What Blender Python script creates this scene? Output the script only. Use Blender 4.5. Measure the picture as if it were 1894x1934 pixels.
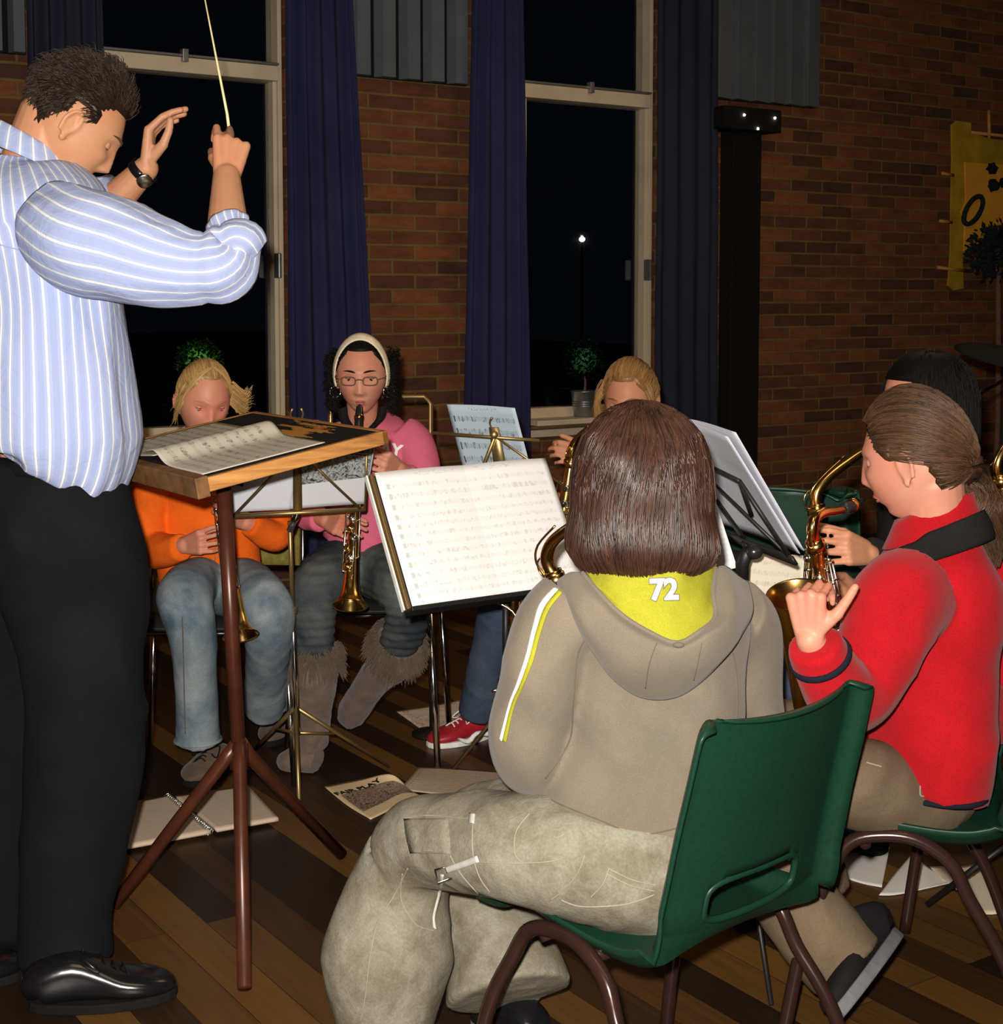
import bpy, bmesh, math, random
from mathutils import Vector, Matrix, noise, Quaternion
from mathutils.bvhtree import BVHTree
random.seed(7)
V = Vector
R = math.radians
PI = math.pi
for o in list(bpy.data.objects):
    bpy.data.objects.remove(o)
SC = bpy.context.scene
COL = SC.collection

# ------------------------------------------------------------------ camera
FPX = 2820.0
PPX, PPY = 947.0, 760.0
PITCH = R(4.15)
CH = 1.29
cd = bpy.data.cameras.new('camera')
cam = bpy.data.objects.new('camera', cd)
COL.objects.link(cam)
cam.location = (0, 0, CH)
cam.rotation_euler = (R(90) - PITCH, 0, 0)
cd.sensor_fit = 'HORIZONTAL'
cd.sensor_width = 36
cd.lens = 36 * FPX / 1894
cd.shift_y = -207 / 1894
cd.clip_start = 0.05
cd.clip_end = 200
SC.camera = cam

# ------------------------------------------------------------------ world, light, exposure
w = bpy.data.worlds.new('night')
SC.world = w
w.use_nodes = True
w.node_tree.nodes['Background'].inputs[0].default_value = (0.010, 0.013, 0.022, 1)
w.node_tree.nodes['Background'].inputs[1].default_value = 0.12
SC.view_settings.view_transform = 'Standard'
SC.view_settings.look = 'None'
SC.view_settings.exposure = 0.0
SC.view_settings.gamma = 1.0

def lamp(name, kind, loc, energy, color, rot=None, **kw):
    d = bpy.data.lights.new(name, kind)
    d.energy = energy
    d.color = color
    for k, v in kw.items():
        setattr(d, k, v)
    o = bpy.data.objects.new(name, d)
    COL.objects.link(o)
    o.location = loc
    if rot:
        o.rotation_euler = rot
    return o
# the compact camera's own flash, just above and left of its lens
lamp('camera_flash', 'SPOT', (-0.035, -0.01, CH + 0.07), 500, (1.0, 0.95, 0.88), (R(90 - 7.5), 0, R(4)),
     spot_size=R(96), spot_blend=1.0, shadow_soft_size=0.018)
# weak warm fill added at ceiling height, in place of unseen room lights
lamp('hall_fill_near', 'AREA', (0.4, 1.2, 3.25), 14, (1.0, 0.72, 0.42), (0, 0, 0), size=1.2)
lamp('hall_fill_far', 'AREA', (1.6, 5.2, 3.25), 12, (1.0, 0.70, 0.40), (0, 0, 0), size=1.2)

# ------------------------------------------------------------------ pixel / place helpers
FWD = V((0, math.cos(PITCH), -math.sin(PITCH)))
UPV = V((0, math.sin(PITCH), math.cos(PITCH)))
RTV = V((1, 0, 0))
CAMP = V((0, 0, CH))
def ray(x, y):
    return FWD + RTV * ((x - PPX) / FPX) + UPV * ((PPY - y) / FPX)
def P(x, y, Z):
    r = ray(x, y)
    return CAMP + r * (Z / r.y)
def PZ(x, y, z):
    r = ray(x, y)
    return CAMP + r * ((z - CH) / r.z)
TH = R(34)
WD = V((math.cos(TH), math.sin(TH), 0))
WN = V((math.sin(TH), -math.cos(TH), 0))
WO = V((0, 6.65, 0))
def W(x, y, off=0.0):
    """wall coordinates (s, z) of the point of the window wall seen at x, y"""
    r = ray(x, y)
    t = ((WO + WN * off - CAMP).dot(WN)) / r.dot(WN)
    p = CAMP + r * t
    return (p - WO).dot(WD), p.z
MW = Matrix.Translation(WO) @ Matrix.Rotation(TH, 4, 'Z')   # local x = s, local -y = into the room

# ------------------------------------------------------------------ materials
class N:
    def __init__(s, name, rough=0.8, metal=0.0, spec=0.3):
        s.m = bpy.data.materials.new(name)
        s.m.use_nodes = True
        s.t = s.m.node_tree
        s.b = s.t.nodes['Principled BSDF']
        s.b.inputs['Roughness'].default_value = rough
        s.b.inputs['Metallic'].default_value = metal
        s.b.inputs['Specular IOR Level'].default_value = spec
    def n(s, ty, **kw):
        x = s.t.nodes.new(ty)
        for k, v in kw.items():
            setattr(x, k, v)
        return x
    def l(s, a, b):
        s.t.links.new(a, b)
    def setin(s, inp, v):
        if isinstance(v, bpy.types.NodeSocket):
            s.l(v, inp)
        else:
            inp.default_value = v
    def co(s, kind='Object', scale=(1, 1, 1), rot=(0, 0, 0)):
        tc = s.n('ShaderNodeTexCoord')
        mp = s.n('ShaderNodeMapping')
        mp.inputs['Scale'].default_value = scale
        mp.inputs['Rotation'].default_value = rot
        s.l(tc.outputs[kind], mp.inputs[0])
        return mp.outputs[0]
    def noise(s, vec, scale, detail=3, rough=0.55, dist=0):
        x = s.n('ShaderNodeTexNoise')
        s.l(vec, x.inputs['Vector'])
        x.inputs['Scale'].default_value = scale
        x.inputs['Detail'].default_value = detail
        x.inputs['Roughness'].default_value = rough
        x.inputs['Distortion'].default_value = dist
        return x.outputs['Fac']
    def ramp(s, fac, stops):
        x = s.n('ShaderNodeValToRGB')
        s.l(fac, x.inputs[0])
        e = x.color_ramp.elements
        e[0].position, e[0].color = stops[0][0], tuple(stops[0][1]) + (1,)
        e[1].position, e[1].color = stops[-1][0], tuple(stops[-1][1]) + (1,)
        for p, c in stops[1:-1]:
            q = e.new(p)
            q.color = tuple(c) + (1,)
        return x.outputs[0]
    def math(s, op, a, b=0.0, c=0.0):
        x = s.n('ShaderNodeMath', operation=op)
        s.setin(x.inputs[0], a)
        s.setin(x.inputs[1], b)
        s.setin(x.inputs[2], c)
        return x.outputs[0]
    def mix(s, fac, a, b, mode='MIX'):
        x = s.n('ShaderNodeMix', data_type='RGBA', blend_type=mode)
        s.setin(x.inputs[0], fac)
        for i, v in ((6, a), (7, b)):
            if not isinstance(v, bpy.types.NodeSocket):
                v = tuple(v) + ((1,) if len(v) == 3 else ())
            s.setin(x.inputs[i], v)
        return x.outputs[2]
    def bump(s, h, strength=0.3, dist=0.002):
        x = s.n('ShaderNodeBump')
        x.inputs['Strength'].default_value = strength
        x.inputs['Distance'].default_value = dist
        s.l(h, x.inputs['Height'])
        s.l(x.outputs[0], s.b.inputs['Normal'])
    def color(s, c):
        if not isinstance(c, bpy.types.NodeSocket):
            c = tuple(c) + ((1,) if len(c) == 3 else ())
        s.setin(s.b.inputs['Base Color'], c)
        return s

def srgb(*c):
    return tuple((x / 255 / 12.92 if x / 255 <= 0.04045 else ((x / 255 + 0.055) / 1.055) ** 2.4) for x in c)

def plain(name, col, rough=0.6, metal=0.0, spec=0.4, var=0.15, vs=40, bump=0.0):
    k = N(name, rough, metal, spec)
    c = k.co()
    f = k.noise(c, vs, 4)
    a = tuple(x * (1 - var) for x in col)
    b = tuple(min(1, x * (1 + var)) for x in col)
    k.color(k.ramp(f, [(0.3, a), (0.7, b)]))
    if bump:
        k.bump(f, bump, 0.002)
    return k.m

def cloth(name, col, var=0.12, weave=900, bump=0.25, big=6, fuzz=0.0, rough=0.92, c2=None, bigbump=0.0):
    k = N(name, rough, 0, 0.15)
    c = k.co()
    f1 = k.noise(c, weave, 2)
    f2 = k.noise(c, big, 5, 0.6, 0.4)
    a = tuple(x * (1 - var) for x in col)
    b = c2 or tuple(min(1, x * (1 + var)) for x in col)
    base = k.ramp(f2, [(0.35, a), (0.65, b)])
    base = k.mix(0.25, base, k.ramp(f1, [(0.3, (0.25, 0.25, 0.25)), (0.7, (0.75, 0.75, 0.75))]), 'OVERLAY')
    k.color(base)
    h = k.math('ADD', k.math('MULTIPLY', f1, 0.25), k.math('MULTIPLY', k.noise(c, 28, 3, 0.5, 1.2), bigbump))
    k.bump(h, bump, 0.004)
    if fuzz:
        k.b.inputs['Sheen Weight'].default_value = fuzz
    return k.m

M = {}
k = N('brick', 0.9, 0, 0.2)
tc = k.n('ShaderNodeTexCoord')
sp = k.n('ShaderNodeSeparateXYZ')
k.l(tc.outputs['Object'], sp.inputs[0])
cb = k.n('ShaderNodeCombineXYZ')
k.l(k.math('ADD', sp.outputs[0], sp.outputs[1]), cb.inputs[0])
k.l(sp.outputs[2], cb.inputs[1])
wob = k.n('ShaderNodeVectorMath', operation='MULTIPLY_ADD')
nz = k.n('ShaderNodeTexNoise')
nz.inputs['Scale'].default_value = 14
k.l(cb.outputs[0], nz.inputs['Vector'])
k.l(nz.outputs['Color'], wob.inputs[0])
wob.inputs[1].default_value = (0.006, 0.005, 0)
k.l(cb.outputs[0], wob.inputs[2])
bt = k.n('ShaderNodeTexBrick')
k.l(wob.outputs[0], bt.inputs['Vector'])
bt.offset = 0.5
bt.squash = 1.0
bt.offset_frequency = 2
bt.inputs['Scale'].default_value = 1
bt.inputs['Brick Width'].default_value = 0.222
bt.inputs['Row Height'].default_value = 0.0625
bt.inputs['Mortar Size'].default_value = 0.0062
bt.inputs['Mortar Smooth'].default_value = 0.25
bt.inputs['Bias'].default_value = 0.0
bt.inputs['Color1'].default_value = srgb(80, 53, 46) + (1,)
bt.inputs['Color2'].default_value = srgb(132, 80, 50) + (1,)
bt.inputs['Mortar'].default_value = srgb(118, 96, 56) + (1,)
c0 = k.mix(0.55, bt.outputs['Color'], k.ramp(k.noise(k.co(scale=(3, 3, 9)), 2.0, 5, 0.7), [(0.3, (0.22, 0.20, 0.2)), (0.7, (0.85, 0.75, 0.62))]), 'OVERLAY')
k.color(c0)
k.bump(k.math('ADD', k.math('MULTIPLY', bt.outputs['Fac'], -1.0), k.math('MULTIPLY', k.noise(k.co(), 90, 4), 0.5)), 0.6, 0.006)
M['brick'] = k.m

k = N('floor_boards', 0.42, 0, 0.4)
tc = k.n('ShaderNodeTexCoord')
sp = k.n('ShaderNodeSeparateXYZ')
k.l(tc.outputs['Object'], sp.inputs[0])
cb = k.n('ShaderNodeCombineXYZ')
k.l(sp.outputs[1], cb.inputs[0])
k.l(sp.outputs[0], cb.inputs[1])
bt = k.n('ShaderNodeTexBrick')
k.l(cb.outputs[0], bt.inputs['Vector'])
bt.offset = 0.37
bt.inputs['Scale'].default_value = 1
bt.inputs['Brick Width'].default_value = 2.7
bt.inputs['Row Height'].default_value = 0.088
bt.inputs['Mortar Size'].default_value = 0.0008
bt.inputs['Mortar Smooth'].default_value = 0.1
bt.inputs['Color1'].default_value = (0, 0, 0, 1)
bt.inputs['Color2'].default_value = (1, 1, 1, 1)
bt.inputs['Mortar'].default_value = (0, 0, 0, 1)
gr = k.noise(k.co(scale=(60, 3, 1)), 1.0, 6, 0.65, 0.6)
f = k.math('ADD', k.math('MULTIPLY', bt.outputs['Color'], 0.75), k.math('MULTIPLY', gr, 0.35))
k.color(k.ramp(f, [(0.10, (0.014, 0.008, 0.004)), (0.42, (0.030, 0.014, 0.006)), (0.66, (0.072, 0.031, 0.009)), (0.95, (0.17, 0.078, 0.017))]))
k.bump(k.math('ADD', k.math('MULTIPLY', bt.outputs['Fac'], -1.0), k.math('MULTIPLY', gr, 0.15)), 0.25, 0.002)
M['floor'] = k.m

M['plaster'] = plain('dim_plaster', (0.30, 0.24, 0.17), 0.9)
M['ceiling'] = plain('ceiling_boards', (0.25, 0.20, 0.14), 0.9)
M['curtain'] = cloth('blue_curtain', (0.030, 0.031, 0.085), 0.15, 500, 0.3, 3)
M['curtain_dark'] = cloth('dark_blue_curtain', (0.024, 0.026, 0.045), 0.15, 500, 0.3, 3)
M['panel'] = plain('grey_blue_panel', (0.12, 0.135, 0.150), 0.75, 0, 0.2, 0.12, 5)
M['frame'] = plain('window_frame_paint', (0.72, 0.58, 0.40), 0.5, 0, 0.4, 0.08, 8)
M['alu'] = plain('grey_metal_strip', (0.35, 0.34, 0.32), 0.4, 0.7, 0.5, 0.1)
M['black'] = plain('black_paint', (0.012, 0.011, 0.010), 0.45, 0, 0.4, 0.2)
M['blackmat'] = plain('matt_black', (0.010, 0.009, 0.008), 0.85, 0, 0.15, 0.2)
M['blackplastic'] = plain('black_plastic', (0.018, 0.018, 0.018), 0.25, 0, 0.5, 0.1)
M['chrome'] = plain('chrome', (0.75, 0.75, 0.75), 0.15, 1.0, 0.5, 0.03)
M['silver'] = plain('silvered_metal', (0.75, 0.70, 0.64), 0.22, 1.0, 0.5, 0.05)
M['brass'] = plain('lacquered_brass', (0.83, 0.52, 0.16), 0.2, 1.0, 0.5, 0.10, 25)
M['brassdull'] = plain('dull_brass', (0.42, 0.29, 0.12), 0.4, 0.85, 0.4, 0.12, 25)
M['zinc'] = plain('galvanised_zinc', (0.42, 0.46, 0.48), 0.35, 0.9, 0.5, 0.15, 30)
M['leaf'] = plain('leaf_green', (0.035, 0.16, 0.045), 0.5, 0, 0.4, 0.5, 60)
M['leaf2'] = plain('leaf_bright', (0.12, 0.50, 0.06), 0.5, 0, 0.4, 0.5, 60)
M['stem'] = plain('bark', (0.16, 0.08, 0.05), 0.9)
M['green'] = plain('green_plastic', (0.006, 0.034, 0.018), 0.42, 0, 0.35, 0.10, 120, 0.06)
M['tube'] = plain('brown_steel_tube', (0.046, 0.020, 0.016), 0.22, 0.35, 0.5, 0.12, 20)
M['rust'] = plain('red_brown_pipe', (0.085, 0.024, 0.012), 0.33, 0.15, 0.5, 0.22, 18)
M['olive'] = plain('olive_woven_back', (0.22, 0.17, 0.03), 0.7, 0, 0.3, 0.3, 60)
k = N('lectern_wood', 0.5, 0, 0.35)
f = k.noise(k.co(scale=(4, 4, 60), rot=(0.1, 0, 0.6)), 1.0, 5, 0.6, 0.5)
k.color(k.ramp(f, [(0.25, (0.16, 0.055, 0.015)), (0.5, (0.50, 0.22, 0.06)), (0.75, (0.70, 0.36, 0.11))]))
k.bump(f, 0.2, 0.002)
M['wood'] = k.m
M['wood_dark'] = plain('darkened_wood_edge', (0.20, 0.095, 0.035), 0.55, 0, 0.3, 0.35, 30)
k = N('worn_black_board', 0.8, 0, 0.2)
c = k.co('UV')
f = k.noise(k.co('UV', (3, 14, 1), (0, 0, 0.2)), 1.0, 6, 0.7)
s1 = k.n('ShaderNodeSeparateXYZ')
k.l(c, s1.inputs[0])
d = k.math('SUBTRACT', 0.30, k.math('ABSOLUTE', k.math('SUBTRACT', s1.outputs[0], 0.62)))
d2 = k.math('SUBTRACT', 0.26, k.math('ABSOLUTE', k.math('SUBTRACT', s1.outputs[1], 0.79)))
msk = k.math('GREATER_THAN', k.math('ADD', k.math('MINIMUM', d, k.math('MULTIPLY', d2, 1.3)), k.math('MULTIPLY', f, 0.8)), 0.58)
k.color(k.mix(msk, (0.014, 0.011, 0.009), (0.55, 0.24, 0.05)))
M['board'] = k.m

def paper(name, rows=12, dark=0.5, col=(0.86, 0.86, 0.83), margin=0.06, cols=2, ink=(0.05, 0.05, 0.06), wave=0.0, top=0.1):
    """printed sheet music: UV 0..1 over the sheet, rows of five-line staves with notes"""
    k = N(name, 0.75, 0, 0.25)
    c = k.co('UV')
    s = k.n('ShaderNodeSeparateXYZ')
    k.l(c, s.inputs[0])
    u, v = s.outputs[0], s.outputs[1]
    vv = k.math('DIVIDE', k.math('SUBTRACT', v, margin), 1 - margin - top)
    r = k.math('FRACT', k.math('MULTIPLY', vv, rows))
    d = k.math('ABSOLUTE', k.math('SUBTRACT', r, 0.5))
    inband = k.math('LESS_THAN', d, 0.17)
    inpage = k.math('MULTIPLY', k.math('GREATER_THAN', vv, 0.0), k.math('LESS_THAN', vv, 1.0))
    uc = k.math('FRACT', k.math('MULTIPLY', u, cols))
    incol = k.math('LESS_THAN', k.math('ABSOLUTE', k.math('SUBTRACT', uc, 0.5)), 0.43)
    line = k.math('LESS_THAN', k.math('ABSOLUTE', k.math('SUBTRACT', k.math('FRACT', k.math('ADD', k.math('MULTIPLY', r, 14.7), 0.15)), 0.5)), 0.16)
    nc = k.co('UV', (70 * cols / 2, rows * 1.0, 1))
    nn = k.noise(nc, 1.0, 3, 0.8)
    notes = k.math('MULTIPLY', k.math('GREATER_THAN', nn, 0.56), k.math('LESS_THAN', d, 0.24))
    clef = k.math('MULTIPLY', k.math('LESS_THAN', k.math('ABSOLUTE', k.math('SUBTRACT', uc, 0.09)), 0.012), k.math('LESS_THAN', d, 0.26))
    ln = k.math('MULTIPLY', line, inband)
    a = k.math('MAXIMUM', k.math('MULTIPLY', ln, 0.55), k.math('MAXIMUM', k.math('MULTIPLY', notes, 0.75), clef))
    a = k.math('MULTIPLY', k.math('MULTIPLY', a, inpage), incol)
    hd = k.math('MULTIPLY', k.math('GREATER_THAN', k.noise(k.co('UV', (60, 70, 1)), 1.0, 2), 0.58),
                k.math('MULTIPLY', k.math('GREATER_THAN', v, 1 - top * 0.7), k.math('LESS_THAN', v, 1 - top * 0.25)))
    hd = k.math('MULTIPLY', hd, k.math('LESS_THAN', k.math('ABSOLUTE', k.math('SUBTRACT', uc, 0.5)), 0.2))
    a = k.math('MULTIPLY', k.math('MAXIMUM', a, k.math('MULTIPLY', hd, 0.7)), dark)
    k.color(k.mix(a, col, ink))
    return k.m
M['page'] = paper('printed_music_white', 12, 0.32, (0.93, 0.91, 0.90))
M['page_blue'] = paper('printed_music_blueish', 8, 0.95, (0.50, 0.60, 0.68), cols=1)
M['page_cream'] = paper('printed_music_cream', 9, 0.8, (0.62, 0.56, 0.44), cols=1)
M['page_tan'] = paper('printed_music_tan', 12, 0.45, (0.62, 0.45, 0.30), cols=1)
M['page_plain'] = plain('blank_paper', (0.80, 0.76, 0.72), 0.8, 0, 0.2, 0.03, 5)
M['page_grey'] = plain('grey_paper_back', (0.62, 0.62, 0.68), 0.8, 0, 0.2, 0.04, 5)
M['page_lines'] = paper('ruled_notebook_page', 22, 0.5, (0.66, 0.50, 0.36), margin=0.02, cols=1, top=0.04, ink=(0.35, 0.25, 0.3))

def picture_paper(name, col, rect, dark=(0.02, 0.02, 0.02), light=(0.5, 0.5, 0.5), sc=9):
    k = N(name, 0.75, 0, 0.2)
    s = k.n('ShaderNodeSeparateXYZ')
    k.l(k.co('UV'), s.inputs[0])
    u, v = s.outputs[0], s.outputs[1]
    a = k.math('MULTIPLY', k.math('MULTIPLY', k.math('GREATER_THAN', u, rect[0]), k.math('LESS_THAN', u, rect[2])),
               k.math('MULTIPLY', k.math('GREATER_THAN', v, rect[1]), k.math('LESS_THAN', v, rect[3])))
    f = k.noise(k.co('UV', (sc, sc * 0.8, 1)), 1.0, 5, 0.75, 1.5)
    pic = k.ramp(f, [(0.40, dark), (0.50, light), (0.56, dark), (0.66, light)])
    k.color(k.mix(a, col, pic))
    return k.m
M['page_photo'] = picture_paper('sheet_with_black_and_white_print', (0.66, 0.66, 0.70), (0.04, 0.42, 0.98, 1.0))
M['page_fair'] = picture_paper('sheet_with_printed_picture', (0.80, 0.58, 0.33), (0.07, 0.25, 0.97, 0.70), (0.05, 0.03, 0.03), (0.50, 0.33, 0.22), 12)
k = N('scribbled_map_sheet', 0.8, 0, 0.2)
f = k.noise(k.co('UV', (5, 4, 1)), 1.0, 4, 0.6, 1.0)
k.color(k.ramp(f, [(0.38, (0.74, 0.58, 0.46)), (0.47, (0.78, 0.62, 0.50)), (0.49, (0.35, 0.16, 0.14)), (0.51, (0.80, 0.64, 0.52)), (0.60, (0.8, 0.64, 0.5))]))
M['page_map'] = k.m
k = N('coloured_drawing_sheet', 0.8, 0, 0.2)
f = k.noise(k.co('UV', (3, 4, 1)), 1.0, 5, 0.6, 1.0)
k.color(k.ramp(f, [(0.30, (0.75, 0.25, 0.45)), (0.37, (0.80, 0.68, 0.52)), (0.58, (0.82, 0.72, 0.56)), (0.64, (0.80, 0.50, 0.10)), (0.70, (0.7, 0.72, 0.4))]))
M['page_color'] = k.m

def skin_mat(name, col, red=0.25):
    k = N(name, 0.50, 0, 0.35)
    c = k.co()
    f = k.noise(c, 9, 4, 0.6)
    a = (col[0] * 0.97, col[1] * (1 - red), col[2] * (1 - red))
    k.color(k.ramp(f, [(0.35, col), (0.68, a)]))
    k.b.inputs['Subsurface Weight'].default_value = 0.12
    k.b.inputs['Subsurface Radius'].default_value = (0.012, 0.004, 0.002)
    k.b.inputs['Subsurface Scale'].default_value = 0.5
    k.bump(k.noise(c, 350, 3), 0.08, 0.001)
    return k.m
M['skin_man'] = skin_mat('skin_warm', (0.60, 0.30, 0.16), 0.2)
M['skin_pink'] = skin_mat('skin_flushed', (0.66, 0.30, 0.19), 0.28)
M['skin_pale'] = skin_mat('skin_pale', (0.60, 0.29, 0.19), 0.25)
M['skin_tan'] = skin_mat('skin_tanned', (0.58, 0.27, 0.15), 0.2)
M['lip'] = plain('lips', (0.42, 0.11, 0.09), 0.45)
M['eyewhite'] = plain('eye_white', (0.42, 0.34, 0.31), 0.3)
M['iris'] = plain('iris_dark', (0.03, 0.02, 0.02), 0.15)
M['redeye'] = plain('iris_lit_red_by_flash', (0.55, 0.05, 0.04), 0.15)
M['brow'] = plain('brow_hair', (0.10, 0.05, 0.03), 0.8)

def hair_mat(name, a, b, rough=0.38, spec=0.5):
    k = N(name, rough, 0, spec)
    c = k.co('Object', (1, 1, 1))
    f = k.noise(c, 22, 3, 0.6)
    s_ = k.n('ShaderNodeSeparateXYZ')
    k.l(k.co('UV'), s_.inputs[0])
    g_ = k.math('ADD', k.math('MULTIPLY', s_.outputs[0], 0.42), k.math('MULTIPLY', f, 0.62))
    k.color(k.ramp(g_, [(0.22, a), (0.80, b)]))
    return k.m
M['hair_man'] = hair_mat('dark_brown_hair', (0.012, 0.007, 0.005), (0.045, 0.026, 0.015), 0.42, 0.25)
M['hair_boy'] = hair_mat('glossy_brown_hair', (0.009, 0.0045, 0.003), (0.066, 0.028, 0.017), 0.33, 0.32)
M['hair_red_girl'] = hair_mat('chestnut_hair', (0.030, 0.015, 0.008), (0.11, 0.055, 0.027), 0.42, 0.25)
M['hair_dark'] = hair_mat('near_black_hair', (0.004, 0.003, 0.003), (0.010, 0.008, 0.006), 0.6, 0.15)
M['hair_blond'] = hair_mat('blond_hair', (0.28, 0.14, 0.045), (0.66, 0.42, 0.15), 0.45)
M['hair_fair'] = hair_mat('reddish_fair_hair', (0.20, 0.09, 0.030), (0.45, 0.24, 0.08), 0.45)

# striped shirt: UV x in metres round the garment
def striped(name, pitch=0.022):
    k = N(name, 0.85, 0, 0.2)
    s = k.n('ShaderNodeSeparateXYZ')
    k.l(k.co('UV'), s.inputs[0])
    r = k.math('FRACT', k.math('DIVIDE', s.outputs[0], pitch))
    st = k.math('LESS_THAN', k.math('ABSOLUTE', k.math('SUBTRACT', r, 0.5)), 0.075)
    br = k.math('LESS_THAN', k.math('ABSOLUTE', k.math('SUBTRACT', r, 0.5)), 0.28)
    base = k.mix(k.math('MULTIPLY', br, 0.5), (0.36, 0.42, 0.66), (0.46, 0.52, 0.72))
    k.color(k.mix(st, base, (0.80, 0.79, 0.76)))
    k.bump(k.noise(k.co(), 22, 4, 0.5, 1.5), 0.35, 0.008)
    return k.m
M['shirt'] = striped('blue_shirt_with_white_stripes')
M['trouser_black'] = cloth('charcoal_trousers', (0.0065, 0.0065, 0.008), 0.2, 700, 0.2, 6, bigbump=0.6)
M['leather'] = plain('polished_black_leather', (0.008, 0.008, 0.009), 0.20, 0, 0.6, 0.1)
M['hoodie'] = cloth('taupe_sweatshirt', (0.175, 0.142, 0.104), 0.10, 700, 0.35, 9, fuzz=0.15, bigbump=0.5)
M['lime'] = cloth('lime_lining', (0.32, 0.305, 0.022), 0.10, 600, 0.3, 14, bigbump=1.0)
M['strapcloth'] = plain('pale_grey_webbing', (0.50, 0.49, 0.44), 0.9)
M['whitecloth'] = plain('white_print', (0.88, 0.86, 0.80), 0.8)
M['cord'] = cloth('khaki_corduroy', (0.195, 0.162, 0.108), 0.17, 260, 0.5, 16, c2=(0.27, 0.25, 0.19), bigbump=0.9)
M['khaki'] = cloth('brown_khaki', (0.15, 0.105, 0.065), 0.14, 500, 0.35, 12, bigbump=0.7)
M['seam'] = plain('seam_thread', (0.30, 0.275, 0.21), 0.9)
M['seam_dark'] = plain('seam_shade', (0.115, 0.095, 0.07), 0.9)
M['fleece'] = cloth('red_fleece', (0.40, 0.005, 0.010), 0.12, 350, 0.6, 8, fuzz=0.1, bigbump=0.3)
M['navy'] = cloth('navy_trim', (0.010, 0.011, 0.020), 0.1)
M['blackcloth'] = cloth('black_cloth', (0.012, 0.011, 0.012), 0.2)
M['orange'] = cloth('orange_fleece', (0.84, 0.135, 0.010), 0.15, 400, 0.5, 12, bigbump=0.5)
M['pink'] = cloth('pink_sweatshirt', (0.70, 0.145, 0.230), 0.08, 500, 0.3, 7, bigbump=0.4)
M['jeans'] = cloth('light_blue_jeans', (0.10, 0.16, 0.22), 0.25, 350, 0.35, 7, c2=(0.29, 0.33, 0.34), bigbump=0.6)
M['jeans_dark'] = cloth('dark_jeans', (0.045, 0.055, 0.068), 0.25, 350, 0.35, 7, c2=(0.12, 0.13, 0.12), bigbump=0.6)
M['jeans_navy'] = cloth('navy_jeans', (0.035, 0.055, 0.105), 0.2, 350, 0.35, 7, c2=(0.075, 0.095, 0.135), bigbump=0.6)
M['suede'] = cloth('brown_suede', (0.17, 0.115, 0.088), 0.2, 400, 0.5, 18, fuzz=0.2)
M['suede_dark'] = cloth('dark_brown_suede', (0.12, 0.082, 0.055), 0.25, 400, 0.5, 18, fuzz=0.2)
M['redshoe'] = plain('red_leather', (0.42, 0.018, 0.028), 0.45)
M['trainer'] = plain('grey_trainer_sole', (0.13, 0.13, 0.135), 0.7)
M['headband'] = plain('cream_headband', (0.85, 0.72, 0.48), 0.7)
M['yellow'] = plain('ochre_yellow_cloth', (0.50, 0.30, 0.02), 0.85, 0, 0.2, 0.25, 9)
M['orangepaper'] = plain('orange_panel', (0.95, 0.42, 0.04), 0.85, 0, 0.2, 0.08, 9)
M['bamboo'] = plain('orange_wood_stick', (0.62, 0.25, 0.06), 0.7)
M['darkleaf'] = plain('dark_wreath_green', (0.014, 0.022, 0.020), 0.8, 0, 0.2, 0.4, 50)
M['outside'] = plain('night_ground', (0.02, 0.02, 0.02), 0.9)
k = N('window_glass', 0.02, 0, 0.5)
k.color((0.9, 0.93, 0.95))
k.b.inputs['Transmission Weight'].default_value = 1.0
k.b.inputs['IOR'].default_value = 1.2
M['glass'] = k.m
k = N('street_lamp_glow')
k.color((0.9, 0.85, 0.7))
k.b.inputs['Emission Color'].default_value = (1, 0.95, 0.8, 1)
k.b.inputs['Emission Strength'].default_value = 60
M['glow'] = k.m
k = N('glowing_bolt_glint')  # flash glint on a bolt, put in as emission; not a lamp
k.color((0.9, 0.9, 0.9))
k.b.inputs['Emission Color'].default_value = (1, 0.96, 0.9, 1)
k.b.inputs['Emission Strength'].default_value = 30
M['glint'] = k.m

# ------------------------------------------------------------------ mesh kit
class MB:
    def __init__(s):
        s.v, s.f, s.uv, s.mi = [], [], [], []
    def add(s, v, f, uv=None, mi=0):
        o = len(s.v)
        s.v += [tuple(p) for p in v]
        for i, q in enumerate(f):
            s.f.append([a + o for a in q])
            s.uv.append(uv[i] if uv else [(0, 0)] * len(q))
            s.mi.append(mi)
        return s
    def join(s, b):
        return s.add(b.v, b.f, b.uv)
    def bvh(s):
        return BVHTree.FromPolygons([V(p) for p in s.v], s.f)
    def mesh(s, name='mesh'):
        me = bpy.data.meshes.new(name)
        me.from_pydata(s.v, [], s.f)
        ul = me.uv_layers.new(name='UVMap')
        flat = []
        for q in s.uv:
            for a in q:
                flat += [a[0], a[1]]
        ul.data.foreach_set('uv', flat)
        me.polygons.foreach_set('material_index', s.mi)
        me.update()
        return me
    def build(s, name, mats, parent=None, smooth=True, bevel=0):
        me = s.mesh(name)
        return link(name, me, mats, parent, smooth, bevel)

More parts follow.
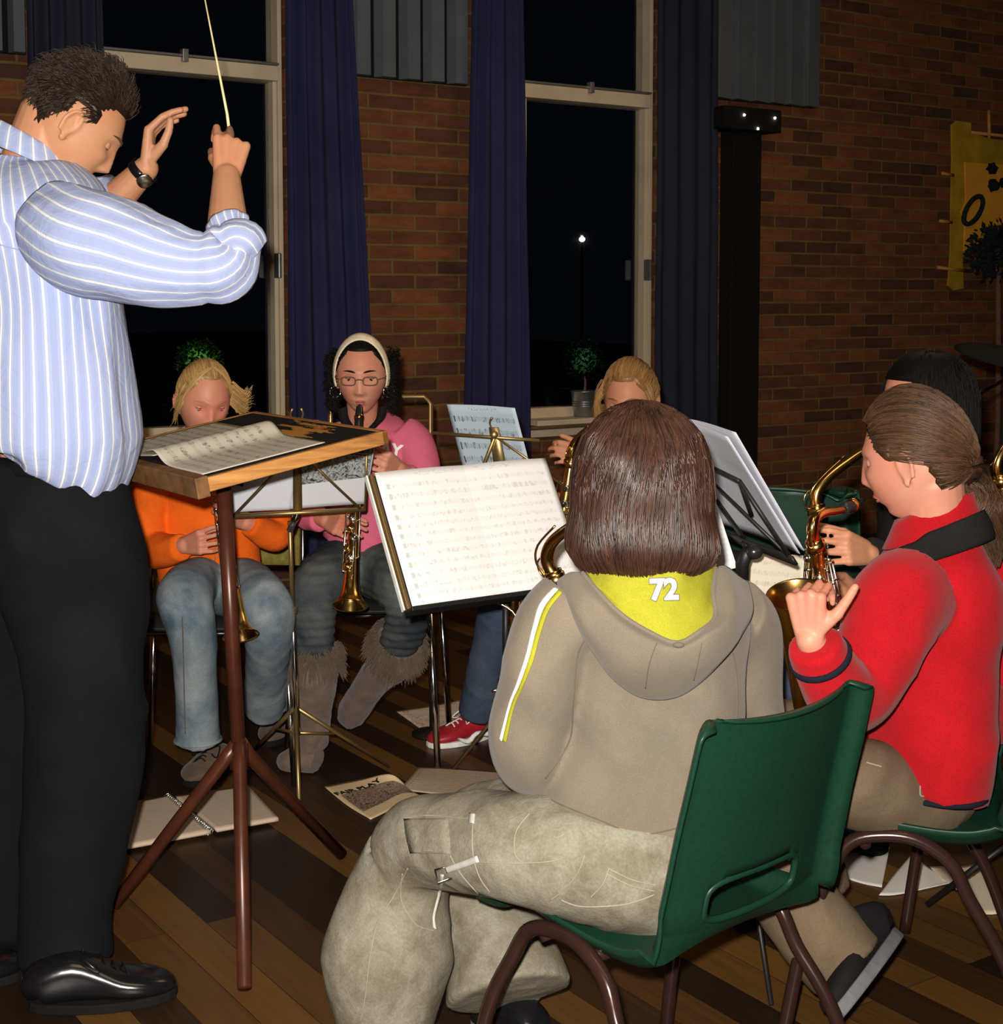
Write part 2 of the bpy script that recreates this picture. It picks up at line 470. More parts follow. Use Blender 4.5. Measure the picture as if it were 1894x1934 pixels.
def link(name, me, mats, parent=None, smooth=True, bevel=0):
    if not isinstance(mats, (list, tuple)):
        mats = [mats]
    for m in mats:
        me.materials.append(M[m] if isinstance(m, str) else m)
    bm = bmesh.new()
    bm.from_mesh(me)
    bmesh.ops.recalc_face_normals(bm, faces=bm.faces)
    bm.to_mesh(me)
    bm.free()
    me.polygons.foreach_set('use_smooth', [smooth] * len(me.polygons))
    o = bpy.data.objects.new(name, me)
    COL.objects.link(o)
    if bevel:
        b = o.modifiers.new('bevel', 'BEVEL')
        b.width = bevel
        b.segments = 2
        b.limit_method = 'ANGLE'
        b.angle_limit = R(40)
    if parent is not None:
        o.parent = parent
        if parent.type == 'EMPTY':
            o.matrix_parent_inverse = Matrix.Translation(-parent.location)
    return o

def thing(name, label, cat, loc, group=None):
    o = bpy.data.objects.new(name, None)
    o.empty_display_size = 0.1
    COL.objects.link(o)
    o.location = loc
    return tag(o, label, cat, group)
def tag(o, label, cat, group=None):
    o['label'] = label
    o['category'] = cat
    if group:
        o['group'] = group
    return o
def struct(o):
    o['kind'] = 'structure'
    return o

def cr(pts, sub):
    """Catmull-Rom through tuples/vectors/floats"""
    n = len(pts)
    out = []
    for i in range(n - 1):
        p0 = pts[max(i - 1, 0)]; p1 = pts[i]; p2 = pts[i + 1]; p3 = pts[min(i + 2, n - 1)]
        for j in range(sub):
            t = j / sub
            out.append(0.5 * ((2 * p1) + (p2 - p0) * t + (2 * p0 - 5 * p1 + 4 * p2 - p3) * t * t + (3 * p1 - p0 - 3 * p2 + p3) * t * t * t))
    out.append(pts[-1] * 1.0)
    return out

def tube(pts, rad, seg=12, sub=1, ref=None, cap=True, disp=None, power=2.0, closed=False, cone=False):
    pts = [V(p) for p in pts]
    if not isinstance(rad, (list, tuple)):
        rad = [rad] * len(pts)
    rr = [V((r[0], r[1])) if isinstance(r, (list, tuple)) else V((r, r)) for r in rad]
    if sub > 1:
        pts = cr(pts, sub)
        rr = cr(rr, sub)
    n = len(pts)
    mb = MB()
    rings = []
    prev = None
    L = 0
    Ls = []
    mc = 2 * PI * sum(max(r.x, r.y) for r in rr) / len(rr)
    for i in range(n):
        a = pts[i - 1] if i else pts[i]
        b = pts[i + 1] if i < n - 1 else pts[i]
        if closed:
            a = pts[i - 1]
            b = pts[(i + 1) % n]
        t = (b - a)
        if t.length < 1e-9:
            t = V((0, 0, 1))
        t.normalize()
        if ref is not None:
            rf = ref[min(i * len(ref) // n, len(ref) - 1)] if isinstance(ref, list) else ref
            sd = (rf - t * rf.dot(t))
            if sd.length < 1e-4:
                sd = prev or t.orthogonal()
        elif prev is None:
            sd = t.orthogonal()
        else:
            sd = prev - t * prev.dot(t)
        sd.normalize()
        prev = sd.copy()
        up = t.cross(sd)
        if i:
            L += (pts[i] - pts[i - 1]).length
        Ls.append(L)
        ring = []
        for j in range(seg):
            th = 2 * PI * j / seg
            c, s_ = math.cos(th), math.sin(th)
            if power != 2.0:
                c = math.copysign(abs(c) ** (2 / power), c)
                s_ = math.copysign(abs(s_) ** (2 / power), s_)
            k_ = 1.0
            d = disp(j / seg, L, i / (n - 1)) if disp else 0
            ring.append(pts[i] + sd * c * (rr[i].x + d) + up * s_ * (rr[i].y + d))
        rings.append(ring)
    v = [p for r_ in rings for p in r_]
    f, uv = [], []
    for i in range(n if closed else n - 1):
        i2 = (i + 1) % n
        for j in range(seg):
            j2 = (j + 1) % seg
            f.append([i * seg + j, i * seg + j2, i2 * seg + j2, i2 * seg + j])
            u0, u1 = j / seg * mc, (j + 1) / seg * mc
            uv.append([(u0, Ls[i]), (u1, Ls[i]), (u1, Ls[i2]), (u0, Ls[i2])])
    if cap and not closed:
        f.append(list(range(seg))[::-1]); uv.append([(0, 0)] * seg)
        f.append([(n - 1) * seg + j for j in range(seg)]); uv.append([(0, 0)] * seg)
    mb.add(v, f, uv)
    return mb

def capsule(p0, p1, r0, r1, seg=12):
    p0, p1 = V(p0), V(p1)
    t = p1 - p0
    L = t.length
    t = t / L if L > 1e-6 else V((0, 0, 1))
    pts, rad = [], []
    for a in (-88, -60, -35, -12):
        pts.append(p0 + t * r0 * math.sin(R(a))); rad.append(r0 * math.cos(R(a)))
    pts += [p0 + t * L * 0.33, p0 + t * L * 0.66]
    rad += [r0 * 0.67 + r1 * 0.33, r0 * 0.33 + r1 * 0.67]
    for a in (12, 35, 60, 88):
        pts.append(p1 + t * r1 * math.sin(R(a))); rad.append(r1 * math.cos(R(a)))
    return tube(pts, rad, seg)

def ellipsoid(c, r, Mx=None, nu=20, nv=14):
    c = V(c)
    v, f = [], []
    for i in range(nv + 1):
        ph = PI * i / nv
        for j in range(nu):
            th = 2 * PI * j / nu
            p = V((r[0] * math.sin(ph) * math.cos(th), r[1] * math.sin(ph) * math.sin(th), r[2] * math.cos(ph)))
            if Mx:
                p = Mx @ p
            v.append(c + p)
    for i in range(nv):
        for j in range(nu):
            f.append([i * nu + j, i * nu + (j + 1) % nu, (i + 1) * nu + (j + 1) % nu, (i + 1) * nu + j])
    return MB().add(v, f)

def box(c, d, Mx=None):
    v = []
    for x in (-1, 1):
        for y in (-1, 1):
            for z in (-1, 1):
                p = V((x * d[0] / 2, y * d[1] / 2, z * d[2] / 2))
                if Mx:
                    p = Mx.to_3x3() @ p
                v.append(V(c) + p)
    f = [[0, 1, 3, 2], [4, 6, 7, 5], [0, 4, 5, 1], [2, 3, 7, 6], [0, 2, 6, 4], [1, 5, 7, 3]]
    return MB().add(v, f)

def lathe(prof, Mx, seg=32):
    """prof: (r, z) list, revolved about local z"""
    v, f = [], []
    for r_, z in prof:
        for j in range(seg):
            th = 2 * PI * j / seg
            v.append(Mx @ V((r_ * math.cos(th), r_ * math.sin(th), z)))
    for i in range(len(prof) - 1):
        for j in range(seg):
            f.append([i * seg + j, i * seg + (j + 1) % seg, (i + 1) * seg + (j + 1) % seg, (i + 1) * seg + j])
    return MB().add(v, f)

def frame(o, z, x=None):
    """matrix with local z along z and local x near x"""
    z = V(z).normalized()
    x = V(x) if x is not None else z.orthogonal()
    x = (x - z * x.dot(z)).normalized()
    y = z.cross(x)
    m = Matrix((x, y, z)).transposed().to_4x4()
    return Matrix.Translation(V(o)) @ m

def patch(rows, sub=6, thick=0.0, uvf=None, noise_amp=0.0, noise_sc=8.0):
    """surface through a grid of control points, given thickness away from its front"""
    g = [cr([V(p) for p in r_], sub) for r_ in rows]
    cols = list(zip(*g))
    cols = [cr(list(c), sub) for c in cols]
    nu, nv = len(cols), len(cols[0])
    pts = [[cols[i][j] for i in range(nu)] for j in range(nv)]
    def nrm(j, i):
        a = pts[j][min(i + 1, nu - 1)] - pts[j][max(i - 1, 0)]
        b = pts[min(j + 1, nv - 1)][i] - pts[max(j - 1, 0)][i]
        n = a.cross(b)
        return n.normalized() if n.length > 1e-12 else V((0, 0, 1))
    if noise_amp:
        q = [[pts[j][i] + nrm(j, i) * noise.noise(pts[j][i] * noise_sc) * noise_amp for i in range(nu)] for j in range(nv)]
        pts = q
    mb = MB()
    v = [p for r_ in pts for p in r_]
    f, uv = [], []
    U = lambda i, j: (i / (nu - 1), 1 - j / (nv - 1))
    for j in range(nv - 1):
        for i in range(nu - 1):
            f.append([j * nu + i, j * nu + i + 1, (j + 1) * nu + i + 1, (j + 1) * nu + i])
            uv.append([U(i, j), U(i + 1, j), U(i + 1, j + 1), U(i, j + 1)])
    if thick:
        n0 = len(v)
        v += [pts[j][i] + nrm(j, i) * thick for j in range(nv) for i in range(nu)]
        m = len(f)
        for q_ in range(m):
            f.append([a + n0 for a in f[q_]][::-1]); uv.append(uv[q_][::-1])
        edge = [(0, i) for i in range(nu)] + [(j, nu - 1) for j in range(1, nv)] + [(nv - 1, i) for i in range(nu - 2, -1, -1)] + [(j, 0) for j in range(nv - 2, 0, -1)]
        for a in range(len(edge)):
            b = (a + 1) % len(edge)
            ia = edge[a][0] * nu + edge[a][1]
            ib = edge[b][0] * nu + edge[b][1]
            f.append([ia, ib, ib + n0, ia + n0]); uv.append([(0.001, 0.001)] * 4)
    mb.add(v, f, uv)
    return mb

def sheet(tl, tr, br, bl, thick=0.0012, curl=0.0, n=3):
    tl, tr, br, bl = V(tl), V(tr), V(br), V(bl)
    nn = (tr - tl).cross(bl - tl).normalized()
    rows = []
    for j in range(n):
        b = j / (n - 1)
        row = []
        for i in range(n):
            a = i / (n - 1)
            p = (tl * (1 - a) + tr * a) * (1 - b) + (bl * (1 - a) + br * a) * b
            row.append(p + nn * curl * (math.sin(PI * a)))
        rows.append(row)
    return patch(rows, 5, thick)

def union(mbs, voxel=0.006, smooth=2, wr=0.0, wsc=14.0, stretch=(1, 1, 1), wfun=None):
    """one continuous watertight surface round several overlapping shapes"""
    a = MB()
    for b in mbs:
        a.join(b)
    me = a.mesh('tmp')
    bm = bmesh.new(); bm.from_mesh(me)
    bmesh.ops.recalc_face_normals(bm, faces=bm.faces)
    bm.to_mesh(me); bm.free()
    o = bpy.data.objects.new('tmp', me)
    COL.objects.link(o)
    r_ = o.modifiers.new('r', 'REMESH')
    r_.mode = 'VOXEL'
    r_.voxel_size = voxel
    if smooth:
        s_ = o.modifiers.new('s', 'SMOOTH')
        s_.factor = 0.5
        s_.iterations = smooth
    dg = bpy.context.evaluated_depsgraph_get()
    ev = o.evaluated_get(dg)
    m2 = bpy.data.meshes.new_from_object(ev)
    bpy.data.objects.remove(o)
    bpy.data.meshes.remove(me)
    out = MB()
    vs = [v.co.copy() for v in m2.vertices]
    ns = [v.normal.copy() for v in m2.vertices]
    if wr or wfun:
        S = V(stretch)
        res = []
        for p, n in zip(vs, ns):
            q = V((p.x * S.x, p.y * S.y, p.z * S.z)) * wsc
            q += V((noise.noise(p * 5.0), noise.noise(p * 5.0 + V((9, 0, 0))), noise.noise(p * 5 + V((0, 9, 0))))) * 0.9
            d = (0.35 - abs(noise.noise(q))) * 0.9 + noise.noise(q * 0.43 + V((3, 3, 3))) * 0.8
            amt = wr * d
            if wfun:
                amt += wfun(p, n)
            res.append(p + n * amt)
        vs = res
    out.v = [tuple(p) for p in vs]
    out.f = [list(p.vertices) for p in m2.polygons]
    out.uv = [[(0, 0)] * len(q) for q in out.f]
    out.mi = [0] * len(out.f)
    bpy.data.meshes.remove(m2)
    return out

def hit(bvh, x, y):
    """point and normal of a surface met by the line of sight through x, y"""
    loc, n, i, d = bvh.ray_cast(CAMP, ray(x, y).normalized())
    return loc, n
def surf_line(bvh, pts, sub=8, off=0.001):
    """a line lying on a surface through the picture points given"""
    q = cr([V((a, b)) for a, b in pts], sub)
    out = []
    for p in q:
        l, n = hit(bvh, p.x, p.y)
        if l:
            if n.dot(ray(p.x, p.y)) > 0:
                n = -n
            if out and (l - out[-1]).length > 0.08:
                break
            out.append(l + n * off)
    return out
def seam(mb, bvh, pts, r_=0.0014, sub=8):
    l = surf_line(bvh, pts, sub, r_ * 0.3)
    if len(l) > 2:
        mb.join(tube(l, r_, 6))
def strip(bvh, edgeA, edgeB, sub=8, th=0.0025, nmid=3, off=0.002):
    """a band lying on a surface between two picture lines; has thickness"""
    A = cr([V(p) for p in edgeA], sub)
    B = cr([V(p) for p in edgeB], sub)
    rows = []
    for a, b in zip(A, B):
        row = []
        for i in range(nmid):
            q = a.lerp(b, i / (nmid - 1))
            l, n = hit(bvh, q.x, q.y)
            if l is None:
                row = None
                break
            row.append(l - ray(q.x, q.y).normalized() * off)
        if row:
            rows.append(row)
    if len(rows) < 2:
        return MB()
    return patch(rows, 1, th) if (rows[0][1] - rows[0][0]).length else MB()

def text_mb(txt, size, Mx, extrude=0.0008, bvh=None, bold=0.0, proj=None, shear=0.0):
    cu = bpy.data.curves.new('t', 'FONT')
    cu.body = txt
    cu.size = size
    cu.align_x = 'CENTER'
    cu.align_y = 'CENTER'
    cu.extrude = extrude
    cu.offset = bold
    cu.shear = shear
    cu.resolution_u = 4
    o = bpy.data.objects.new('t', cu)
    COL.objects.link(o)
    dg = bpy.context.evaluated_depsgraph_get()
    me = bpy.data.meshes.new_from_object(o.evaluated_get(dg))
    bpy.data.objects.remove(o)
    mb = MB()
    vs = []
    nd = (Mx.to_3x3() @ V((0, 0, 1))).normalized()
    for v in me.vertices:
        p = Mx @ v.co
        if bvh:
            q = Mx @ V((v.co.x, v.co.y, 0))
            l, n, i, d = bvh.ray_cast(q + nd * 0.2, -nd)
            if l:
                p = l + nd * (0.0015 + v.co.z)
        vs.append(p)
    mb.add(vs, [list(p.vertices) for p in me.polygons])
    bpy.data.meshes.remove(me)
    return mb

# ================================================================== the room
def wallobj(name, boxes, mat, bevel=0):
    """boxes (s0, s1, o0, o1, z0, z1) in wall coordinates, o = distance into the room"""
    mb = MB()
    for s0, s1, o0, o1, z0, z1 in boxes:
        mb.join(box(((s0 + s1) / 2, -(o0 + o1) / 2, (z0 + z1) / 2), (s1 - s0, abs(o1 - o0), z1 - z0)))
    o = mb.build(name, mat, None, False, bevel)
    o.matrix_world = MW
    return o
CZ = 3.4
S0, S1, DEP = -4.2, 6.0, 8.6
w1a, w1b = W(150, 400)[0], W(541, 400)[0]
w2a, w2b = W(985, 400)[0], W(1238, 400)[0]
wl = W(-300, 400)[0]
SILL = W(1035, 800)[1]
WT = 0.16
struct(wallobj('wall_back', [(S0, w1a, -WT, 0, 0, CZ), (w1b, w2a, -WT, 0, 0, CZ), (w2b, S1, -WT, 0, 0, CZ),
                             (w1a, w1b, -WT, 0, 0, SILL), (w2a, w2b, -WT, 0, 0, SILL),
                             (w1a, w1b, -WT, 0, 3.15, CZ), (w2a, w2b, -WT, 0, 3.15, CZ)], 'brick'))
def roomobj(name, b, mat):
    return struct(wallobj(name, [b], mat))
roomobj('floor', (S0, S1, -0.0, DEP, -0.1, 0), 'floor')
roomobj('ceiling', (S0, S1, -0.0, DEP, CZ, CZ + 0.1), 'ceiling')
roomobj('wall_left', (S0 - 0.2, S0, -0.0, DEP, 0, CZ), 'brick')
roomobj('wall_right', (S1, S1 + 0.2, -0.0, DEP, 0, CZ), 'brick')
roomobj('wall_front', (S0, S1, DEP, DEP + 0.2, 0, CZ), 'plaster')

# windows: frame members, transom, glass
def window(n, a, b, tr_y0, tr_y1, xm):
    z1 = W(xm, tr_y0)[1]
    z0 = W(xm, tr_y1)[1]
    e = bpy.data.objects.new('window_%d' % n, None)
    COL.objects.link(e)
    e.matrix_world = MW
    struct(e)
    def part(nm, boxes, mat, bev=0.003):
        mb = MB()
        for s0, s1, o0, o1, q0, q1 in boxes:
            mb.join(box(((s0 + s1) / 2, -(o0 + o1) / 2, (q0 + q1) / 2), (s1 - s0, abs(o1 - o0), q1 - q0)))
        o = mb.build(nm, mat, None, False, bev)
        o.parent = e
        return o
    fw = 0.022
    part('window_frame', [(a, a + fw, -0.13, -0.02, SILL, 3.15), (b - fw, b - 0.004, -0.13, -0.02, SILL, 3.15), (a, b, -0.13, -0.02, 3.10, 3.15)], 'frame')
    part('transom', [(a + fw, b - fw, -0.13, -0.01, z0, z1)], 'frame')
    part('transom_rail', [(a + fw, b - fw, -0.035, -0.005, z1 + 0.002, z1 + 0.012)], 'alu')
    part('casement_lower', [(b - fw - 0.016, b - fw, -0.11, -0.035, SILL + 0.02, z0), (a + fw, a + fw + 0.03, -0.11, -0.035, SILL + 0.02, z0), (a + fw, b - fw, -0.11, -0.035, SILL + 0.02, SILL + 0.07)], 'frame')
    part('latch', [((a + b) / 2 - 0.012, (a + b) / 2 + 0.012, -0.02, 0.012, z1 - 0.02, z1 + 0.03)], 'alu')
    zl = W(1232, 510)[1]
    part('handle', [(b - fw - 0.02, b - fw - 0.006, -0.035, 0.012, zl - 0.05, zl + 0.05)], 'alu')
    part('glass_pane', [(a + fw, b - fw, -0.085, -0.081, SILL + 0.05, z0), (a + fw, b - fw, -0.085, -0.081, z1, 3.10)], 'glass', 0)
window(1, w1a, w1b, 112, 141, 400)
window(2, w2a, w2b, 167, 193, 1110)
SG = SILL
struct(wallobj('trim_1', [(w1a + 0.01, w1b - 0.01, -0.12, 0.10, SG - 0.0, SG + 0.025), (w2a + 0.02, w2b - 0.01, -0.12, 0.10, SG, SG + 0.025)], 'frame', 0.004))
struct(wallobj('trim_2', [(w1a + 0.01, w1b - 0.01, 0, 0.05, SG - 0.055, SG - 0.022), (w2a + 0.02, w2b - 0.01, 0, 0.05, SG - 0.055, SG - 0.022)], 'frame', 0.003))
o = box((0, 0, -0.25), (60, 60, 0.1)).build('night_ground', 'outside', None, False)
o.location = WO - WN * 31.2 + V((0, 0, -0.3))
o.rotation_euler = (0, 0, TH)
struct(o)
# street lamp seen through the second window
t = thing('street_lamp', 'small lit street lamp shining in the dark beyond the right-hand window', 'lamp', P(1099, 452, 24) - V((0, 0, P(1099, 452, 24).z + 0.5)))
lp = P(1099, 452, 24)
ellipsoid(lp, (0.042, 0.042, 0.035)).build('lamp_head', 'glow', t)
tube([(lp.x, lp.y + 0.1, -0.5), (lp.x, lp.y + 0.1, lp.z + 0.1), (lp.x, lp.y, lp.z + 0.06)], 0.03, 10).build('lamp_post', 'black', t)

# curtains: hanging folds
def curtain(label, top, bot, mat, folds, amp=0.028, ztop=3.25, zbot=0.06, off=0.10):
    """top / bot: (s0, s1) widths in wall coordinates"""
    mb = MB()
    ns, nz_ = folds * 10, 26
    v = []
    for j in range(nz_ + 1):
        b = j / nz_
        z = ztop + (zbot - ztop) * b
        for i in range(ns + 1):
            a = i / ns
            s = (top[0] * (1 - b) + bot[0] * b) * (1 - a) + (top[1] * (1 - b) + bot[1] * b) * a
            ph = a * folds * 2 * PI + 0.35 * math.sin(3 * b + a * 5)
            d = off + amp * (0.75 + 0.35 * math.sin(7 * a + 2 * b)) * math.sin(ph) + 0.01 * noise.noise(V((s * 6, z * 1.3, 0)))
            v.append(MW @ V((s, -d, z)))
    n0 = len(v)
    v += [p - WN * 0.003 for p in v]
    f = []
    for j in range(nz_):
        for i in range(ns):
            q = [j * (ns + 1) + i, j * (ns + 1) + i + 1, (j + 1) * (ns + 1) + i + 1, (j + 1) * (ns + 1) + i]
            f.append(q)
            f.append([x + n0 for x in q][::-1])
    for j in range(nz_):
        for i in (0, ns):
            q0, q1 = j * (ns + 1) + i, (j + 1) * (ns + 1) + i
            f.append([q0, q1, q1 + n0, q0 + n0])
    mb.add(v, f)
    return tag(mb.build('curtain', mat), label, 'curtain')
def sx(x, y=400, off=0.1):
    return W(x, y, off)[0]
curtain('blue curtain hanging left of the left-hand window', (sx(58), sx(196)), (sx(58), sx(215)), 'curtain_dark', 5)
zt, zb = 3.25, 0.06
curtain('broad blue curtain between the left window and the brick pier', (sx(541), sx(656)), (sx(541), sx(718)), 'curtain', 5)
curtain('blue curtain between the brick pier and the right-hand window', (sx(896), sx(986)), (sx(868), sx(1003)), 'curtain', 4)
curtain('dark blue curtain right of the right-hand window, beside the black column', (sx(1238), sx(1351)), (sx(1238), sx(1360)), 'curtain_dark', 4, 0.018)

# acoustic panels: vertical pleated slats on the brick
def panel(label, x0, x1, ybl, n, mat='panel', zig=True, dep=0.07):
    s0, s1 = sx(x0, ybl, dep), sx(x1, ybl, dep)
    z0 = W((x0 + x1) / 2, ybl, dep)[1]
    root = thing('acoustic_panel', label, 'wall panel', MW @ V(((s0 + s1) / 2, 0, z0)))
    back = MB().join(box(((s0 + s1) / 2, -0.012, (z0 + 3.3) / 2), (s1 - s0, 0.02, 3.3 - z0)))
    back.v = [tuple(MW @ V(p)) for p in back.v]
    back.build('backing', 'blackmat', root, False)
    w_ = (s1 - s0) / n
    for i in range(n):
        a = s0 + i * w_
        if zig:
            prof = [(a + 0.016, 0.022), (a + 0.03 * w_ / 0.1, dep), (a + w_ * 0.80, dep), (a + w_ - 0.004, 0.022)]
            v = [MW @ V((s, -o_, z)) for z in (z0, 3.3) for s, o_ in prof]
            f = [[0, 1, 5, 4], [1, 2, 6, 5], [2, 3, 7, 6], [3, 2, 1, 0], [4, 5, 6, 7], [0, 4, 7, 3]]
        else:
            prof = [(a + 0.008, 0.024), (a + 0.008, dep + 0.012), (a + w_ - 0.004, dep - 0.014), (a + w_ - 0.004, 0.024)]
            v = [MW @ V((s, -o_, z)) for z in (z0, 3.3) for s, o_ in prof]
            f = [[0, 1, 5, 4], [1, 2, 6, 5], [2, 3, 7, 6], [3, 2, 1, 0], [4, 5, 6, 7], [0, 4, 7, 3]]
        MB().add(v, f).build('slat', mat, root, False, 0.002)
    return root
panel('pleated grey-blue panel high on the brick pier between the two windows', 662, 893, 149, 5)
panel('grey slatted panel above the black column, right of the windows', 1353, 1552, 193, 6, zig=False)
panel('dim grey panel at the top left corner, above the conductor', -120, 57, 92, 4)

# black column with bracket box
t = thing('steel_column', 'black square column with a wide bracket box on top, on the brick wall', 'column', MW @ V((sx(1405), -0.1, 0)))
c0, c1 = W(1380, 400, 0.08)[0], W(1434, 400, 0.08)[0]
zt_ = W(1405, 248, 0.1)[1]
def wbox(s0, s1, o0, o1, z0, z1):
    b = box(((s0 + s1) / 2, -(o0 + o1) / 2, (z0 + z1) / 2), (s1 - s0, abs(o1 - o0), z1 - z0))
    b.v = [tuple(MW @ V(p)) for p in b.v]
    return b
wbox(c0, c1, 0.0, 0.09, 0, zt_).build('post', 'blackmat', t, False, 0.004)
b0, b1 = W(1368, 220, 0.16)[0], W(1476, 220, 0.16)[0]
z_a, z_b = W(1420, 246, 0.16)[1], W(1420, 203, 0.16)[1]
br = wbox(b0, b1, 0.0, 0.16, z_a, z_b)
wbx = br.build('bracket_box', 'blackmat', t, False, 0.006)
for (x, y) in ((1406, 217), (1464, 223), (1432, 243)):  # bolts whose flash glints are put in as small glowing discs
    s_, z_ = W(x, y, 0.165)
    lathe([(0.0, 0.004), (0.005, 0.004), (0.006, 0.0), (0.0, 0.0)], MW @ Matrix.Translation((s_, -0.162, z_)) @ Matrix.Rotation(R(90), 4, 'X'), 12).build('bolt_glint', 'glint', wbx)

# topiary trees on the sill
def topiary(label, x, yb, rpx, ypot, off, leafmat='leaf', n=1100):
    s_, zc = W(x, yb, off)
    zsill = SG + 0.025
    base = MW @ V((s_, -off, zsill))
    t = thing('topiary_plant', label, 'plant', base)
    Zd = base.y
    r_ = rpx * Zd / FPX
    c = MW @ V((s_, -off, zc))
    rnd = random.Random(int(x))
    pr = [(0.0, 0.002), (0.045, 0.002), (0.047, 0.004), (0.062, 0.115), (0.066, 0.118), (0.064, 0.121), (0.058, 0.118), (0.045, 0.10), (0.0, 0.10)]
    pot = lathe(pr, Matrix.Translation(base), 40)
    for zz in (0.05, 0.06, 0.07):
        rr_ = 0.047 + 0.015 * zz / 0.115
        pot.join(tube([base + V((math.cos(a) * rr_, math.sin(a) * rr_, zz)) for a in [2 * PI * i / 32 for i in range(32)]], 0.0022, 6, closed=True))
    pot.build('bucket', 'zinc', t)
    tube([base + V((0, 0, 0.09)), base + V((0.006, 0, 0.16)), base + V((-0.003, 0, 0.22)), c], [0.007, 0.006, 0.006, 0.005], 8, 4).build('stem', 'stem', t)
    mb = MB()
    mb.join(ellipsoid(c, (r_ * 0.72,) * 3))
    for i in range(n):
        d = V((rnd.gauss(0, 1), rnd.gauss(0, 1), rnd.gauss(0, 1))).normalized()
        p = c + d * r_ * rnd.uniform(0.70, 1.05)
        ax = (d + V((rnd.gauss(0, .7), rnd.gauss(0, .7), rnd.gauss(0, .7)))).normalized()
        sd = ax.orthogonal().normalized()
        sd.rotate(Quaternion(ax, rnd.uniform(0, 6.28)))
        L = r_ * rnd.uniform(0.16, 0.28)
        nn = ax.cross(sd)
        mb.add([p, p + ax * L * .5 + sd * L * .32 + nn * L * .08, p + ax * L, p + ax * L * .5 - sd * L * .32 + nn * L * .08, p + ax * L * .5 - nn * L * .04],
               [[0, 1, 2, 4], [0, 4, 2, 3], [0, 3, 2, 1]])
    mb.build('foliage', leafmat, t)
    return t
topiary('small round topiary in a zinc bucket on the right window sill', 1103, 680, 36, 800, 0.02)
topiary('bushy green plant on the left window sill, behind the head of the girl in orange', 376, 683, 40, 800, 0.05, 'leaf2')

# poster / wall hanging at the far right
t = thing('wall_hanging', 'yellow cloth wall hanging with orange panel and dark leaves on the brick wall', 'wall hanging', MW @ V((sx(1850), 0, W(1850, 540)[1])))
def wpt(x, y, off):
    s_, z_ = W(x, y, off)
    return MW @ V((s_, -off, z_))
def wpoly(pts, off, th=0.006, wob=0.0):
    n = len(pts)
    a = [wpt(x, y, off) for x, y in pts]
    b = [p - WN * th for p in a]
    f = [list(range(n)), list(range(n, 2 * n))[::-1]] + [[i, (i + 1) % n, (i + 1) % n + n, i + n] for i in range(n)]
    return MB().add(a + b, f)
wpoly([(1797, 235), (1806, 228), (1834, 232), (1834, 250), (1870, 262), (1990, 275), (1990, 420), (1880, 420), (1840, 470), (1818, 485), (1820, 545), (1800, 548), (1790, 540), (1795, 480), (1796, 400), (1798, 300)], 0.03, 0.008).build('yellow_cloth', 'yellow', t, False)
wpoly([(1822, 306), (1990, 318), (1990, 425), (1880, 425), (1862, 432), (1838, 470), (1820, 474), (1822, 430), (1815, 400), (1824, 380)], 0.04, 0.006).build('orange_panel', 'orangepaper', t, False)
for a, b in (((1834, 250), (2000, 268)), ((1867, 208), (1868, 262)), ((1778, 327), (1800, 331)), ((1774, 417), (1797, 420)), ((1770, 505), (1828, 512))):
    tube([wpt(a[0], a[1], 0.06), wpt(b[0], b[1], 0.06)], 0.009, 8).build('stick', 'bamboo', t)
ring = []
for i in range(28):
    a = 2 * PI * i / 28
    u, v_ = 13 * math.cos(a), 29 * math.sin(a)
    ring.append(wpt(1838 + u * math.cos(.5) - v_ * math.sin(.5), 397 + (u * math.sin(.5) + v_ * math.cos(.5)), 0.05))
tube(ring, 0.014, 8, closed=True).build('leaf_wreath', 'darkleaf', t)
rnd = random.Random(5)
mb = MB()
for cx_, cy_, rr_ in ((1874, 318, 12), (1876, 350, 13), (1896, 345, 11)):
    for i in range(6):
        mb.join(wpoly([(cx_ + rr_ * rnd.uniform(.6, 1.1) * math.cos(a + i), cy_ + rr_ * rnd.uniform(.6, 1.1) * math.sin(a + i)) for a in (0, 1.0, 2.1, 3.0, 4.2, 5.2)], 0.05 + i * .002, 0.002))
mb.build('paper_leaves', 'darkleaf', t, False)

# dark leafy plant in front of the hanging
pc = wpt(1885, 475, 0.35)
t = thing('leafy_bush', 'dark leafy plant standing below the yellow wall hanging at the right edge', 'plant', V((pc.x, pc.y, 0)))
mb = MB()
for i in range(900):
    d = V((rnd.gauss(0, 1), rnd.gauss(0, 1), rnd.gauss(0, 1))).normalized()
    p = pc + d * 0.16 * rnd.uniform(0.2, 1.0)
    ax = (d + V((rnd.gauss(0, .8), rnd.gauss(0, .8), rnd.gauss(0, .8)))).normalized()
    sd = ax.orthogonal().normalized()
    L = rnd.uniform(0.025, 0.05)
    mb.add([p, p + ax * L * .5 + sd * L * .35, p + ax * L, p + ax * L * .5 - sd * L * .35], [[0, 1, 2, 3]])
mb.build('foliage', 'darkleaf', t)
tube([(pc.x, pc.y, 0.02), (pc.x + 0.02, pc.y, 0.6), pc], 0.016, 8, 3).build('stem', 'stem', t)
lathe([(0, 0.0), (0.13, 0), (0.16, 0.28), (0.17, 0.28), (0.17, 0.30), (0.14, 0.30), (0.13, 0.24), (0, 0.24)], Matrix.Translation((pc.x, pc.y, 0)), 28).build('pot', 'blackplastic', t)

